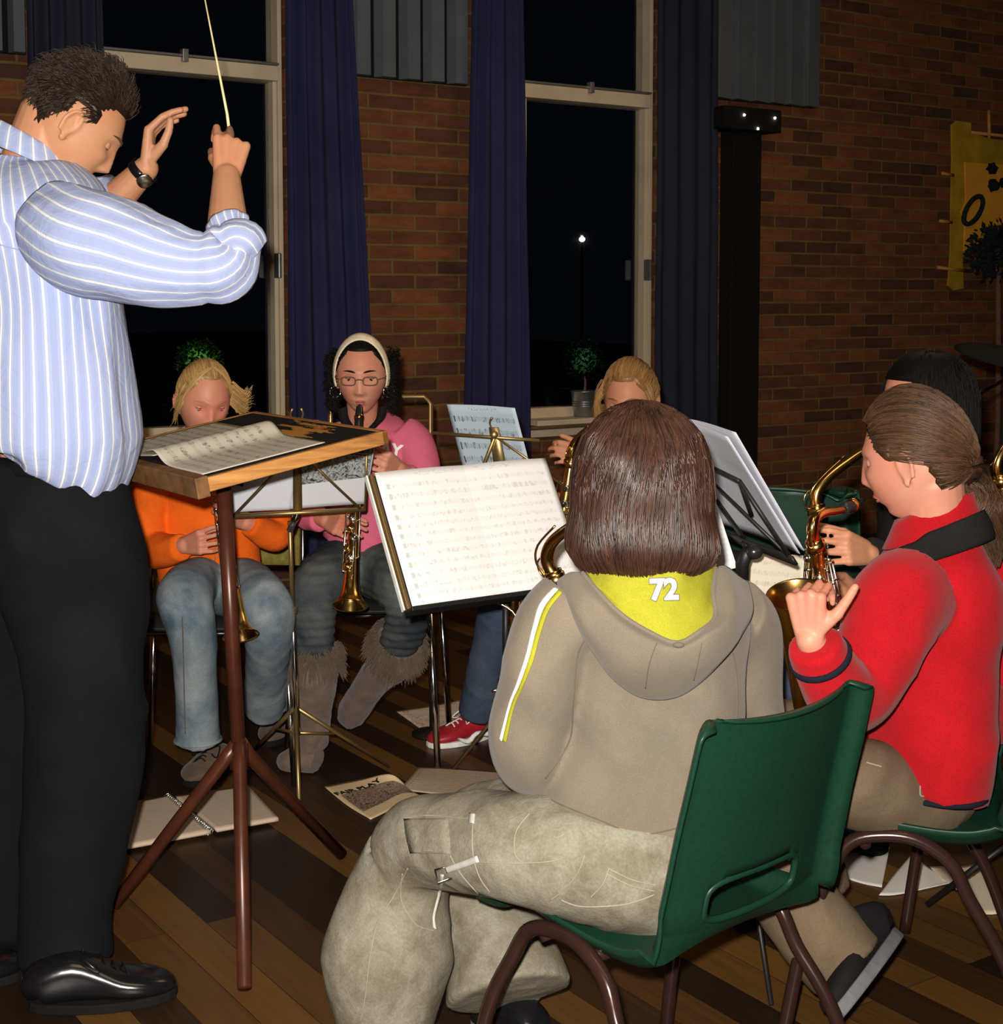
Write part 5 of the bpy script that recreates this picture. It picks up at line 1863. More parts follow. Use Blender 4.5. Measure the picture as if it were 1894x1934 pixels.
for l in ([(762, 1546), (810, 1540), (880, 1546), (893, 1545)], [(770, 1610), (812, 1606), (848, 1612)], [(893, 1548), (893, 1610), (905, 1655), (925, 1685)],
          [(1000, 1536), (975, 1570), (972, 1610), (985, 1628)], [(900, 1628), (980, 1630), (1050, 1625), (1085, 1605)],
          [(770, 1640), (745, 1690), (715, 1740), (700, 1800), (690, 1880), (680, 1930)], [(760, 1650), (758, 1700), (785, 1745), (820, 1758)],
          [(1105, 1615), (1090, 1650), (1065, 1680), (1040, 1700)], [(1150, 1640), (1138, 1670), (1115, 1695)], [(1148, 1640), (1195, 1662), (1240, 1672)], [(1145, 1650), (1190, 1672), (1236, 1683)],
          [(850, 1615), (870, 1650), (905, 1690)], [(1020, 1560), (1050, 1582), (1068, 1575), (1075, 1600)], [(1060, 1700), (1100, 1712), (1180, 1708), (1235, 1690)]):
    seam(sm_, tb, l, 0.0009, 10)
if sm_.v: sm_.build('seam_line', 'seam', tro)
pk = strip(tb, [(762, 1546), (766, 1580), (774, 1612)], [(845, 1545), (848, 1580), (850, 1613)], 5, 0.004, 6, 0.002)
if pk.v: pk.build('cargo_pocket', 'cord', tro)
for ea, eb in (([(842, 1638), (870, 1628), (902, 1616)], [(846, 1648), (874, 1639), (906, 1628)]), ([(831, 1652), (828, 1690), (819, 1730), (820, 1752)], [(837, 1653), (833, 1692), (823, 1730), (826, 1756)]), ([(886, 1535), (884, 1553)], [(896, 1536), (894, 1554)])):
    q_ = strip(tb, ea, eb, 6, 0.003, 3, 0.003)
    if q_.v: q_.build('pocket_strap', 'strapcloth', tro)
p_, n_2 = hit(tb, 838, 1648)
if p_:
    Tk = frame(p_ + V((0, -0.006, 0)), (CAMP - p_), V((1, 0, 0.3)))
    tube([Tk @ V((x * 0.011, y * 0.009, 0)) for x, y in ((-1, -1), (1, -1), (1, 1), (-1, 1))], 0.0022, 8, closed=True).build('buckle', 'chrome', tro)
# shoes
shoe(boy, PZ(1010, 1990, 0) , PZ(905, 1930, 0), 0.042, 0.075, 'leather', 'trainer', laces='leather')
shoe(boy, V((-0.14, 2.20, 0)), V((-0.29, 2.38, 0)), 0.042, 0.075, 'leather', 'trainer')
# boy's alto sax: the crook shows in front of his cheek
sax('alto_saxophone', 'brass alto saxophone played by the boy in the hooded sweatshirt, neck against the music', saxT(P(1048, 1090, 2.42), V((0.36, 0.0, -0.93)), V((-0.80, 0.60, 0))), 0.92, bellr=0.05, nz=0.09)

# ================================================================== girl in red
RF = V((-0.85, 0.53, 0)).normalized()
RL = V((-RF.y, RF.x, 0))
ch2 = V((0.70, 2.56, 0))
shell_chair('green moulded chair with brown tube legs under the girl in the red fleece', ch2, V((-0.97, 0.24, 0)), 0.42, 0.74, 0.40, 'green moulded chairs')
J = dict(pelvis=P(1718, 1475, 2.50), chest=P(1745, 1200, 2.50), neck=P(1770, 1020, 2.50),
         shL=P(1700, 1120, 2.38), elL=P(1605, 1330, 2.33), wrL=P(1530, 1208, 2.215),
         shR=P(1850, 1110, 2.62), elR=P(1860, 1330, 2.62), wrR=P(1660, 1320, 2.45),
         hipL=P(1700, 1490, 2.42), knL=P(1440, 1500, 2.42), anL=P(1600, 1830, 2.42),
         hipR=P(1720, 1460, 2.60), knR=P(1480, 1400, 2.72), anR=P(1560, 1700, 2.75))
hc = P(1722, 866, 2.48)
hf = V((-0.86, 0.48, -0.16)).normalized()
HM = headM(hc, hf, V((-0.12, 0.06, 1)), 0.89)
rg = thing('person', 'girl with a brown ponytail in a red fleece playing alto saxophone, seen from behind', 'person', V((J['pelvis'].x, J['pelvis'].y, 0)))
caps = body_caps(J, 0.82) + [capsule(J['neck'] + V((0, 0, -.03)), HM @ V((0, -0.035, -0.05)), 0.052, 0.049, 20), head_mb(HM, 0.4)] + ear_mbs(HM)
caps += [capsule(V(J['elL']).lerp(J['wrL'], .4), J['wrL'], .034, .022, 16)]
hd = (P(1524, 1150, 2.21) - J['wrL']).normalized()
caps += hand_caps(J['wrL'], hd, V((0.55, 0.85, 0.15)), V((0.9, -0.35, 0.35)), 0.86,
                  curls=[(78, 66, 30), (80, 68, 30), (82, 70, 30), (84, 70, 30)], thumb=(0.95, 0.2), thumb_curl=5, spread=3)
union(caps, 0.0036, 1).build('body', 'skin_pale', rg)
face_parts(rg, HM, 'skin_pale', look=-0.5, lids=1.0, skip_brow=True)
# hair drawn back into a ponytail
tie = sph(180, -8)
tieP = V((0, -0.112, -0.018))
def pony_keep(d, front=30):
    e = math.degrees(math.asin(max(-1, min(1, d.z))))
    az = abs(math.degrees(math.atan2(d.x, d.y)))
    lim = 38 if az < 35 else (38 - (az - 35) * 0.95 if az < 75 else (2 if az < 84 else (14 if az < 100 else (14 - (az - 100) * 1.3 if az < 130 else -28))))
    return e > lim
def ponytail_hair(root, HM, mat, seed, n=3000, infl=0.010, tied=tieP, cap=True, keep=pony_keep, hname='hair'):
    rnd = random.Random(seed)
    if cap:
        hair_cap(HM, infl * 0.7, keep).build(hname, mat, root)
    td = tied.normalized()
    ln = []
    while len(ln) < n:
        d = V((rnd.gauss(0, 1), rnd.gauss(0, 1), rnd.gauss(0, 1))).normalized()
        if not keep(d):
            continue
        ps = []
        m_ = 9
        k_ = rnd.uniform(0.6, 1.25)
        wv_ = rnd.gauss(0, .035)
        L = rnd.uniform(.5, 1.0)
        for q in range(m_):
            t = q / (m_ - 1) * L
            dd = slerp(d, td, t ** 1.1)
            dd = (dd + V((wv_, 0, wv_)) * math.sin(PI * t)).normalized()
            pp = base_head(dd, infl * k_ * (0.35 + 0.65 * math.sin(PI * min(1, t * .8 + .15))))
            if L > .95 and q == m_ - 1: pp = tied * 0.97
            ps.append(HM @ pp)
        ln.append(ps)
    return ln, rnd
ln, rnd = ponytail_hair(rg, HM, 'hair_red_girl', 21, 3600, 0.020)
strands(ln, 0.0010).build('hair_strands', 'hair_red_girl', rg)
tw = HM @ tieP
tail = [tw, tw + V((0.025, -0.012, 0.006)), P(1862, 960, 2.52), P(1868, 1010, 2.52), P(1862, 1068, 2.51)]
tail = [tw, P(1826, 905, 2.50), P(1846, 940, 2.49), P(1854, 1000, 2.49), P(1855, 1065, 2.49)]
tc_ = cr(tail, 5)
tube(tc_, [0.010 + 0.017 * math.sin(PI * min(1, 0.1 + 0.8 * i / (len(tc_) - 1))) for i in range(len(tc_))], 18, 1, disp=lambda u, L, t: 0.004 * math.sin(u * 50 + L * 30)).build('ponytail', 'hair_red_girl', rg)
pl = []
for i in range(1100):
    a = rnd.uniform(0, 6.28)
    r_ = rnd.uniform(.5, 1.1)
    ps = []
    wv_ = rnd.gauss(0, 0.6)
    for q in range(12):
        t = q / 11 * rnd.uniform(.96, 1.0)
        k_ = t * (len(tc_) - 1)
        i0 = min(int(k_), len(tc_) - 2)
        c = tc_[i0].lerp(tc_[i0 + 1], k_ - i0)
        rr_ = (0.012 + 0.030 * math.sin(PI * min(1, 0.1 + 0.75 * t))) * r_
        a2 = a + wv_ * t + 0.5 * math.sin(t * 9 + a)
        ps.append(c + V((math.cos(a2) * rr_, math.sin(a2) * rr_ * .8, 0.006 * math.sin(t * 12 + a))))
    pl.append(ps)
strands(pl, 0.0011).build('ponytail_strands', 'hair_red_girl', rg)
lathe([(0.014, -0.008), (0.018, -0.005), (0.018, 0.005), (0.014, 0.008)], frame(tw.lerp(tail[1], .4), tail[1] - tw), 16).build('hair_tie', 'navy', rg)
# fleece
rows = [(1472, 1622, 1826, 2.50, .145), (1400, 1628, 1846, 2.50, .148), (1300, 1640, 1852, 2.50, .130), (1200, 1648, 1868, 2.50, .128), (1130, 1655, 1880, 2.50, .125), (1080, 1670, 1868, 2.50, .110), (1040, 1690, 1850, 2.50, .085), (1005, 1706, 1832, 2.50, .070)]
pts = [P((a + b) / 2, y, Z) for y, a, b, Z, hw in rows]
rad = [((b - a) / 2 * Z / FPX, hw) for y, a, b, Z, hw in rows]
trunk = tube(pts, rad, 44, 5, ref=V((0.9, 0.45, 0)), power=2.25)
slL = tube([P(1720, 1120, 2.42), P(1690, 1150, 2.37), P(1655, 1230, 2.33), P(1622, 1300, 2.30), P(1590, 1312, 2.27), P(1562, 1268, 2.24), P(1538, 1216, 2.215)],
           [(.078, .078), (.074, .074), (.064, .064), (.058, .058), (.056, .056), (.047, .047), (.040, .040)], 32, 6)
slR = tube([P(1835, 1110, 2.58), P(1870, 1160, 2.63), P(1895, 1270, 2.64), P(1890, 1340, 2.62), P(1820, 1350, 2.52), P(1700, 1330, 2.46)],
           [(.07, .07), (.066, .066), (.058, .058), (.054, .054), (.048, .048), (.04, .04)], 28, 5)
fl = union([trunk, slL, slR], 0.0055, 4, 0.009, 9.0)
fo = fl.build('fleece_jacket', 'fleece', rg)
fb = fl.bvh()
tube([p + (p - pts[0]).normalized() * 0 for p in cr([pts[0] + (V((0.9, 0.45, 0)).normalized() * math.cos(a) * rad[0][0] + V((-.45, .9, 0)).normalized() * math.sin(a) * rad[0][1]) * 1.0 for a in [2 * PI * i / 32 for i in range(32)]], 1)], 0.005, 8, closed=True).build('hem_band', 'navy', fo)
cT = frame(P(1549, 1242, 2.225), P(1538, 1216, 2.215) - P(1562, 1268, 2.24))
tube([cT @ V((math.cos(q) * .0455, math.sin(q) * .0455, 0)) for q in [2 * PI * i / 32 for i in range(32)]], [(.004, .006)] * 32, 8, closed=True).build('cuff_stripe', 'navy', fo)
# standing collar and the black neck strap
def ringband(c, rx, ry, ax, zf, h, th, mat, nm, root, tilt=0.0, nsub=48):
    rws = [[], [], []]
    ay = V((-ax.y, ax.x, 0))
    for i in range(nsub + 1):
        a = 2 * PI * i / nsub
        p = V(c) + ax * math.cos(a) * rx + ay * math.sin(a) * ry + V((0, 0, zf(a)))
        o_ = (ax * math.cos(a) + ay * math.sin(a)).normalized()
        rws[0].append(p + V((0, 0, h)) - o_ * 0.008)
        rws[1].append(p + o_ * 0.002 + V((0, 0, h * .45)))
        rws[2].append(p + o_ * 0.012)
    return patch(rws, 2, th).build(nm, mat, root)
cc = P(1762, 1022, 2.49)
AX = V((RF.x, RF.y, 0))
ringband(cc, 0.072, 0.066, AX, lambda a: -0.028 * math.cos(a) + 0.01, 0.050, 0.005, 'fleece', 'collar', rg)
sr = [[], [], []]
AY = V((-AX.y, AX.x, 0))
for i in range(25):
    a = R(38 + 284 * i / 24)
    o_ = (AX * math.cos(a) + AY * math.sin(a))
    z_ = -0.040 * math.cos(a) - 0.004
    w_ = 0.024 if abs(i - 12) < 8 else 0.018
    p = cc + AX * math.cos(a) * 0.086 + AY * math.sin(a) * 0.083
    sr[0].append(p - o_ * 0.004 + V((0, 0, z_ + w_)))
    sr[1].append(p + o_ * 0.009 + V((0, 0, z_)))
    sr[2].append(p + o_ * 0.014 + V((0, 0, z_ - w_)))
nsp = patch(sr, 3, 0.005)
nsO = nsp.build('neck_strap', 'blackcloth', rg)
nl = surf_line(nsp.bvh(), [(1746, 992), (1758, 987), (1772, 981), (1768, 990), (1772, 994), (1766, 997)], 3, 0.001)
if len(nl) > 2: tube(nl, 0.0012, 6).build('strap_mark', 'whitecloth', nsO)
# trousers of the girl in red
t1 = tube([P(1760, 1500, 2.49), P(1700, 1500, 2.45), P(1580, 1470, 2.41), P(1470, 1480, 2.42), P(1432, 1540, 2.44), P(1470, 1650, 2.45), P(1545, 1760, 2.44), P(1600, 1825, 2.42)],
          [(.075, .075), (.076, .074), (.072, .072), (.062, .062), (.062, .062), (.070, .066), (.078, .070), (.086, .072)], 36, 6)
t2 = tube([P(1750, 1480, 2.6), P(1650, 1450, 2.62), P(1530, 1395, 2.68), P(1480, 1400, 2.72), P(1475, 1480, 2.76), P(1540, 1680, 2.78)],
          [(.09, .08), (.08, .075), (.068, .068), (.064, .064), (.062, .062), (.07, .066)], 36, 6)
kq = union([t1, t2, ellipsoid(P(1725, 1490, 2.51), (0.115, 0.105, 0.075))], 0.006, 4, 0.008, 9)
ko = kq.build('trousers', 'khaki', rg)
kb = kq.bvh()
sm_ = MB()
for l in ([(1738, 1478), (1738, 1502), (1752, 1500), (1756, 1480)], [(1636, 1440), (1665, 1448)]):
    seam(sm_, kb, l, 0.0012, 8)
if sm_.v: sm_.build('seam_line', 'seam', ko)
shoe(rg, P(1700, 1775, 2.45), P(1590, 1925, 2.30), 0.045, 0.080, 'blackcloth', 'trainer', up=V((-0.75, 0.35, 0.55)), solet=0.021)
shoe(rg, P(1570, 1720, 2.80), P(1500, 1790, 2.85), 0.045, 0.075, 'blackcloth', 'trainer')
# her alto saxophone
sT = saxM(HM @ V((0, 0.104, -0.068)), V((0.22, 0.30, -0.90)), V((-0.60, -0.75, -0.25)), 0.80, -0.02)
sax('alto_saxophone', 'brass alto saxophone held by the girl in the red fleece, round bell towards the camera', sT, 0.80, bellr=0.066, bt=-3, nz=-0.02, bh=1.45)

# ================================================================== girl in pink
def trunk_rows(rows, ref, sub=5, seg=44, power=2.25):
    pts = [P((a + b) / 2, y, Z) for y, a, b, Z, hw in rows]
    rad = [((b - a) / 2 * Z / FPX, hw) for y, a, b, Z, hw in rows]
    return tube(pts, rad, seg, sub, ref=ref, power=power), pts, rad
def simple_chair(label, c, facing, w_=0.40, d_=0.38, sh=0.44, th=0.80, seatm='blackplastic', legm='chrome', backm='olive', slats=True, group=None, backw=None, backz=None, framem=None):
    c = V(c); f = V(facing).normalized(); x = V((f.y, -f.x, 0))
    T = Matrix.Translation(c) @ Matrix((x, f, V((0, 0, 1)))).transposed().to_4x4()
    t = thing('stacking_chair', label, 'chair', c, group)
    g = lambda a, b, z: T @ V((a, b, z))
    patch([[g(a * w_ / 2, b, sh + 0.008 * a * a - (0.02 if b > d_ / 2 - .01 else 0)) for a in (-1, -.5, 0, .5, 1)] for b in (d_ / 2, d_ / 2 - .03, 0.05, -0.08, -d_ / 2)], 4, -0.018).build('seat', seatm, t)
    for sx_ in (-1, 1):
        for sy in (-1, 1):
            tube([g(sx_ * w_ * .46, sy * d_ * .42, sh - 0.02), g(sx_ * w_ * .52, sy * d_ * .52, 0.004)], 0.009, 12).build('leg', legm, t)
    tube([g(-w_ * .47, d_ * .45, sh - .022), g(w_ * .47, d_ * .45, sh - .022)], 0.008, 10).build('front_rail', legm, t)
    bw = backw or w_
    bz0, bz1 = backz or (sh + 0.08, th)
    fr_ = [g(-bw / 2, -d_ / 2, sh - .02), g(-bw / 2, -d_ / 2 - .03, sh + .12), g(-bw / 2, -d_ / 2 - .07, th - .02), g(-bw / 2 + .02, -d_ / 2 - .072, th), g(bw / 2 - .02, -d_ / 2 - .072, th), g(bw / 2, -d_ / 2 - .07, th - .02), g(bw / 2, -d_ / 2 - .03, sh + .12), g(bw / 2, -d_ / 2, sh - .02)]
    tube(fr_, 0.008, 10).build('back_frame', framem or legm, t)
    if backm:
        patch([[g(a * bw * .48, -d_ / 2 - .03 - .05 * (z - sh) / (th - sh) - 0.02 * (1 - a * a), z) for a in (-1, -.5, 0, .5, 1)] for z in (bz1, (bz0 + bz1) / 2, bz0)], 5, 0.012).build('backrest', backm, t)
    return t
PF = V((-0.05, -1, 0)).normalized()
simple_chair('chair with thin brass-coloured back frame under the girl in pink', V((-0.372, 4.18, 0)), PF, 0.40, 0.36, 0.44, 0.985, 'blackplastic', 'chrome', None, framem='brassdull', group='side chairs of the back row', backw=0.30)
J = dict(pelvis=P(680, 1055, 4.12), chest=P(690, 900, 4.10), neck=P(684, 800, 4.08),
         shR=P(612, 825, 4.06), elR=P(566, 950, 3.98), wrR=P(618, 984, 3.84),
         shL=P(765, 825, 4.08), elL=P(812, 925, 4.00), wrL=P(752, 886, 3.86),
         hipR=P(650, 1075, 4.05), knR=P(598, 1120, 3.80), anR=P(585, 1400, 3.92),
         hipL=P(715, 1075, 4.05), knL=P(765, 1135, 3.88), anL=P(700, 1285, 4.05))
HM = headM(P(683, 708, 4.00), V((0.02, -1, -0.14)), V((0, 0, 1)), 0.90)
pk_ = thing('person', 'girl in a pink sweatshirt with glasses and cream headband playing soprano saxophone', 'person', V((J['pelvis'].x, J['pelvis'].y, 0)))
caps = body_caps(J, 0.72) + [capsule(J['neck'], HM @ V((0, -0.02, -0.06)), 0.044, 0.042, 20), head_mb(HM, 0.3)] + ear_mbs(HM)
hd = (P(648, 990, 3.76) - J['wrR']).normalized()
caps += hand_caps(J['wrR'], hd, V((0.1, 0.8, -0.3)), V((0.2, 0, 1)), 0.88, curls=[(20, 40, 20), (24, 44, 20), (28, 44, 20), (30, 44, 20)], thumb=(.3, .8))
hd = (P(728, 874, 3.80) - J['wrL']).normalized()
caps += hand_caps(J['wrL'], hd, V((0.1, 0.8, -0.2)), V((-0.1, 0, 1)), 0.88, curls=[(40, 50, 20), (44, 52, 20), (46, 52, 20), (50, 54, 20)], thumb=(.3, .8))
caps += [capsule(V(J['elR']).lerp(J['wrR'], .4), J['wrR'], .030, .022), capsule(V(J['elL']).lerp(J['wrL'], .4), J['wrL'], .030, .022)]
union(caps, 0.0036, 1).build('body', 'skin_pink', pk_)
face_parts(pk_, HM, 'skin_pink', look=-0.45, lids=0.45, brow='hair_dark', lipw=0.014)
# hair: dark, drawn back under the headband, curls at the sides
def pk_keep(d):
    e = math.degrees(math.asin(max(-1, min(1, d.z))))
    az = abs(math.degrees(math.atan2(d.x, d.y)))
    lim = 42 if az < 40 else (42 - (az - 40) * 0.95 if az < 85 else (-5 - (az - 85) * .5))
    return e > lim
hair_cap(HM, 0.005, pk_keep).build('hair', 'hair_dark', pk_)
rnd = random.Random(9)
ln = []
for i in range(900):
    sd = 1 if i % 2 else -1
    zc_ = rnd.uniform(-0.075, 0.07)
    c = V((sd * (rnd.uniform(0.070, 0.098) + 0.012 * noise.noise(V((sd * 3, zc_ * 40, 0)))), rnd.uniform(-0.07, 0.01), zc_))
    ps = []
    ph = rnd.uniform(0, 6.28)
    r_ = rnd.uniform(.006, .014)
    dr = V((sd * rnd.uniform(0, .3), rnd.gauss(0, .3), -1)).normalized()
    for q in range(14):
        t = q / 13
        ps.append(HM @ (c + dr * 0.045 * t + V((math.cos(ph + t * 11) * r_, math.sin(ph + t * 11) * r_, 0)) + V((0, 0, 0.012 * math.sin(t * 5 + ph)))))
    ln.append(ps)
for i in range(500):
    d = V((rnd.gauss(0, 1), rnd.gauss(0, 1), abs(rnd.gauss(0, 1)))).normalized()
    if not pk_keep(d): continue
    ln.append([HM @ base_head(slerp(d, sph(180, 10), t * .5), 0.009) for t in (0, .33, .66, 1)])
strands(ln, 0.0012).build('curls', 'hair_dark', pk_)
# headband
rws = [[], [], []]
for i in range(25):
    a = R(-104 + 208 * i / 24)
    for k_, off in enumerate((-0.025, 0.0, 0.025)):
        base = V((math.sin(a) * 0.074, 0, math.cos(a) * 0.117))
        yy = 0.024 - off * 1.0 - 0.030 * (1 - math.cos(a)) * .35
        d = V((math.sin(a), (yy) / 0.095, math.cos(a) * 1.0)).normalized()
        p = base_head(d, 0.013 if k_ == 1 else 0.0105)
        rws[k_].append(HM @ p)
patch(rws, 3, 0.003).build('headband', 'headband', pk_)
# glasses
gm = MB()
def gl(x, z, dy=0.014): return HM @ (V((x, 0.088 + dy - abs(x) * 0.16, z)))
for s_n in (-1, 1):
    pts = []
    for i in range(28):
        a = 2 * PI * i / 28
        cx_ = math.copysign(abs(math.cos(a)) ** .6, math.cos(a)) * 0.0205
        cz_ = math.copysign(abs(math.sin(a)) ** .6, math.sin(a)) * 0.0125
        pts.append(gl(s_n * 0.032 + cx_, 0.000 + cz_))
    gm.join(tube(pts, 0.0018, 8, closed=True))
    gm.join(tube([gl(s_n * .0525, .004), HM @ V((s_n * .073, 0.06, .004)), HM @ V((s_n * .078, 0.0, .002))], 0.0016, 6))
gm.join(tube([gl(-.0115, 0.003), gl(0, 0.006, .016), gl(.0115, .003)], 0.0018, 6, 3))
gm.build('glasses', 'stem', pk_)
for s_n in (-1, 1):
    c = HM @ V((s_n * 0.080, -0.002, -0.052))
    tube([c + V((math.cos(a) * .014, 0.003 * math.cos(a), math.sin(a) * .015)) for a in [2 * PI * i / 28 for i in range(28)]], 0.0012, 8, closed=True).build('hoop_earring', 'silver', pk_)
# sweatshirt
tk, pts, rad = trunk_rows([(1036, 604, 745, 4.1, .095), (1010, 606, 760, 4.1, .10), (950, 612, 768, 4.1, .102), (890, 606, 776, 4.1, .105), (845, 598, 784, 4.1, .10), (815, 610, 768, 4.1, .085), (796, 640, 728, 4.09, .060)], V((1, 0, 0)))
sR = tube([P(615, 822, 4.07), P(595, 845, 4.04), P(578, 900, 4.0), P(566, 950, 3.97), P(580, 972, 3.93), P(606, 981, 3.87)], [.055, .052, .045, .042, .038, .031], 24, 5)
sL = tube([P(760, 822, 4.08), P(785, 845, 4.06), P(803, 900, 4.02), P(812, 930, 3.99), P(795, 925, 3.94), P(765, 895, 3.88)], [.055, .052, .045, .042, .038, .031], 24, 5)
pq = union([tk, sR, sL], 0.006, 4, 0.006, 11)
po = pq.build('sweatshirt', 'pink', pk_)
pb = pq.bvh()
for txt, x, y, sz, rt_ in (('AY', 738, 850, 0.046, .20), ('&', 740, 881, 0.036, .2)):
    c_, nn_ = hit(pb, x, y)
    if c_:
        Tt = frame(c_, V((0.05, -1, 0.05)), V((1, 0, -rt_)))
        text_mb(txt, sz, Tt, 0.0009, pb, 0.0016).build('printed_letters', 'whitecloth', po, False)
# neck strap
for s_n, xs in ((-1, ((646, 770), (650, 792), (664, 812))), (1, ((722, 768), (718, 790), (700, 810)))):
    rws = [[P(x - 9, y + 2, 3.965 - .006 * i), P(x, y, 3.952 - 0.006 * i), P(x + 9, y - 2, 3.965 - .006 * i)] for i, (x, y) in enumerate(xs)]
    patch(rws, 5, 0.008).build('neck_strap', 'blackcloth', pk_)
# jeans
j1 = tube([P(660, 1070, 4.08), P(625, 1085, 3.96), P(598, 1118, 3.84), P(590, 1170, 3.82), P(592, 1260, 3.86)], [.085, .078, .066, .058, .052], 32, 6)
j2 = tube([P(705, 1070, 4.08), P(738, 1088, 3.97), P(764, 1125, 3.86), P(768, 1175, 3.88), P(745, 1235, 3.96)], [.085, .078, .066, .056, .050], 32, 6)
jq = union([j1, j2, ellipsoid(P(680, 1062, 4.1), (.125, .11, .075))], 0.0065, 3, 0.006, 12, (1, 1, 1.6), lambda p, n: 0.002 * math.sin(p.z * 260) * (1 if p.z < 0.60 else 0))
jq.build('jeans', 'jeans_dark', pk_)
# furry boots
def boot(path, radii, heel, toe, nm='boot'):
    b = tube(path, radii, 30, 5, disp=lambda u, L, t: 0.005 * noise.noise(V((math.cos(u * 6.28) * 3, math.sin(u * 6.28) * 3, L * 20))))
    f_ = tube([heel + V((0, 0, .035)), heel.lerp(toe, .35) + V((0, 0, .04)), heel.lerp(toe, .75) + V((0, 0, .028)), toe + V((0, 0, .022))], [(.036, .034), (.040, .040), (.042, .030), (.022, .02)], 24, 5, ref=(toe - heel).cross(V((0, 0, 1))))
    return union([b, f_], .005, 3, 0.003, 30)
bm1 = boot([P(592, 1225, 3.86), P(592, 1290, 3.88), P(590, 1350, 3.92), P(588, 1405, 3.95)], [.066, .060, .050, .045], PZ(600, 1462, 0), PZ(530, 1452, 0))
bo = bm1.build('boot', 'suede', pk_)
def fur(c, axis, r_, h, n, seed, L=.03):
    rnd = random.Random(seed)
    T = frame(c, axis)
    ln = []
    for i in range(n):
        a = rnd.uniform(0, 6.28)
        z = rnd.uniform(-h, h)
        p = T @ V((math.cos(a) * r_, math.sin(a) * r_, z))
        o_ = T.to_3x3() @ V((math.cos(a), math.sin(a), rnd.gauss(-.7, .5)))
        ln.append([p, p + o_ * L * .5, p + o_ * L * .8 + V((rnd.gauss(0, .3), rnd.gauss(0, .3), -1)) * L * .4])
    return strands(ln, 0.0016)
fur(P(592, 1235, 3.86), V((0, 0, 1)), .062, .028, 900, 1).build('fur_cuff', 'suede_dark', bo)
bm2 = tube([P(752, 1215, 3.93), P(738, 1250, 3.97), P(705, 1285, 4.03), P(678, 1325, 4.10), P(664, 1350, 4.14), P(660, 1364, 4.16)], [.068, .060, .046, .044, .040, .024], 30, 6, disp=lambda u, L, t: 0.004 * noise.noise(V((math.cos(u * 6.28) * 3, math.sin(u * 6.28) * 3, L * 20))))
bo = bm2.build('boot', 'suede', pk_)
fur(P(752, 1215, 3.93), P(745, 1190, 3.9) - P(700, 1290, 4.03), .064, .026, 900, 2).build('fur_cuff', 'suede_dark', bo)
soprano('gold soprano saxophone held straight down by the girl in pink', HM @ V((0, 0.098, -0.068)), P(661, 1145, 3.62), V((-0.15, -1, 0)), 'soprano saxophones')

# ================================================================== girl in orange
OF = V((0.22, -1, 0)).normalized()
simple_chair('chair with olive woven back and chrome legs under the girl in orange', V((-0.775, 4.02, 0)), V((0.05, -1, 0)), 0.43, 0.38, 0.43, 0.80, 'blackplastic', 'chrome', 'olive', group='side chairs of the back row')
J = dict(pelvis=P(395, 1095, 3.95), chest=P(390, 960, 3.93), neck=P(388, 850, 3.90),
         shR=P(318, 885, 3.88), elR=P(290, 1030, 3.86), wrR=P(350, 1030, 3.72),
         shL=P(462, 890, 3.92), elL=P(522, 1005, 3.86), wrL=P(462, 985, 3.74),
         hipR=P(360, 1115, 3.92), knR=P(352, 1135, 3.66), anR=P(372, 1400, 3.74),
         hipL=P(435, 1115, 3.92), knL=P(500, 1145, 3.67), anL=P(498, 1330, 3.95))
HM = headM(P(385, 757, 3.85), V((0.42, -0.86, -0.30)), V((0.10, -0.1, 1)), 0.88)
og = thing('person', 'blond girl in an orange fleece and light jeans playing soprano saxophone behind the lectern', 'person', V((J['pelvis'].x, J['pelvis'].y, 0)))
caps = body_caps(J, 0.74) + [capsule(J['neck'], HM @ V((0, -0.02, -0.06)), 0.043, 0.041, 20), head_mb(HM, 0.5)] + ear_mbs(HM)
hd = (P(385, 1022, 3.66) - J['wrR']).normalized()
caps += hand_caps(J['wrR'], hd, V((0.3, 0.9, -0.1)), V((0.1, -.2, 1)), 0.86, curls=[(35, 45, 20), (40, 50, 20), (44, 50, 20), (46, 50, 20)], thumb=(.3, .8), spread=8)
hd = (P(440, 968, 3.68) - J['wrL']).normalized()
caps += hand_caps(J['wrL'], hd, V((-0.3, 0.9, -0.1)), V((0.1, -.2, 1)), 0.86, curls=[(35, 45, 20), (40, 50, 20), (44, 50, 20), (46, 50, 20)], thumb=(.3, .8))
caps += [capsule(V(J['elR']).lerp(J['wrR'], .4), J['wrR'], .030, .022), capsule(V(J['elL']).lerp(J['wrL'], .4), J['wrL'], .030, .022)]
union(caps, 0.0036, 1).build('body', 'skin_pink', og)
face_parts(og, HM, 'skin_pink', look=-0.35, lids=0.35, iris='redeye', brow='skin_tan')
def og_keep(d):
    e = math.degrees(math.asin(max(-1, min(1, d.z))))
    az = abs(math.degrees(math.atan2(d.x, d.y)))
    lim = 47 if az < 30 else (47 - (az - 30) * 0.9 if az < 72 else (8 if az < 100 else (8 - (az - 100) * 1.0 if az < 130 else -24)))
    return e > lim
ln, rnd = ponytail_hair(og, HM, 'hair_blond', 5, 1900, 0.009, tied=V((0, -0.10, 0.04)), keep=og_keep)
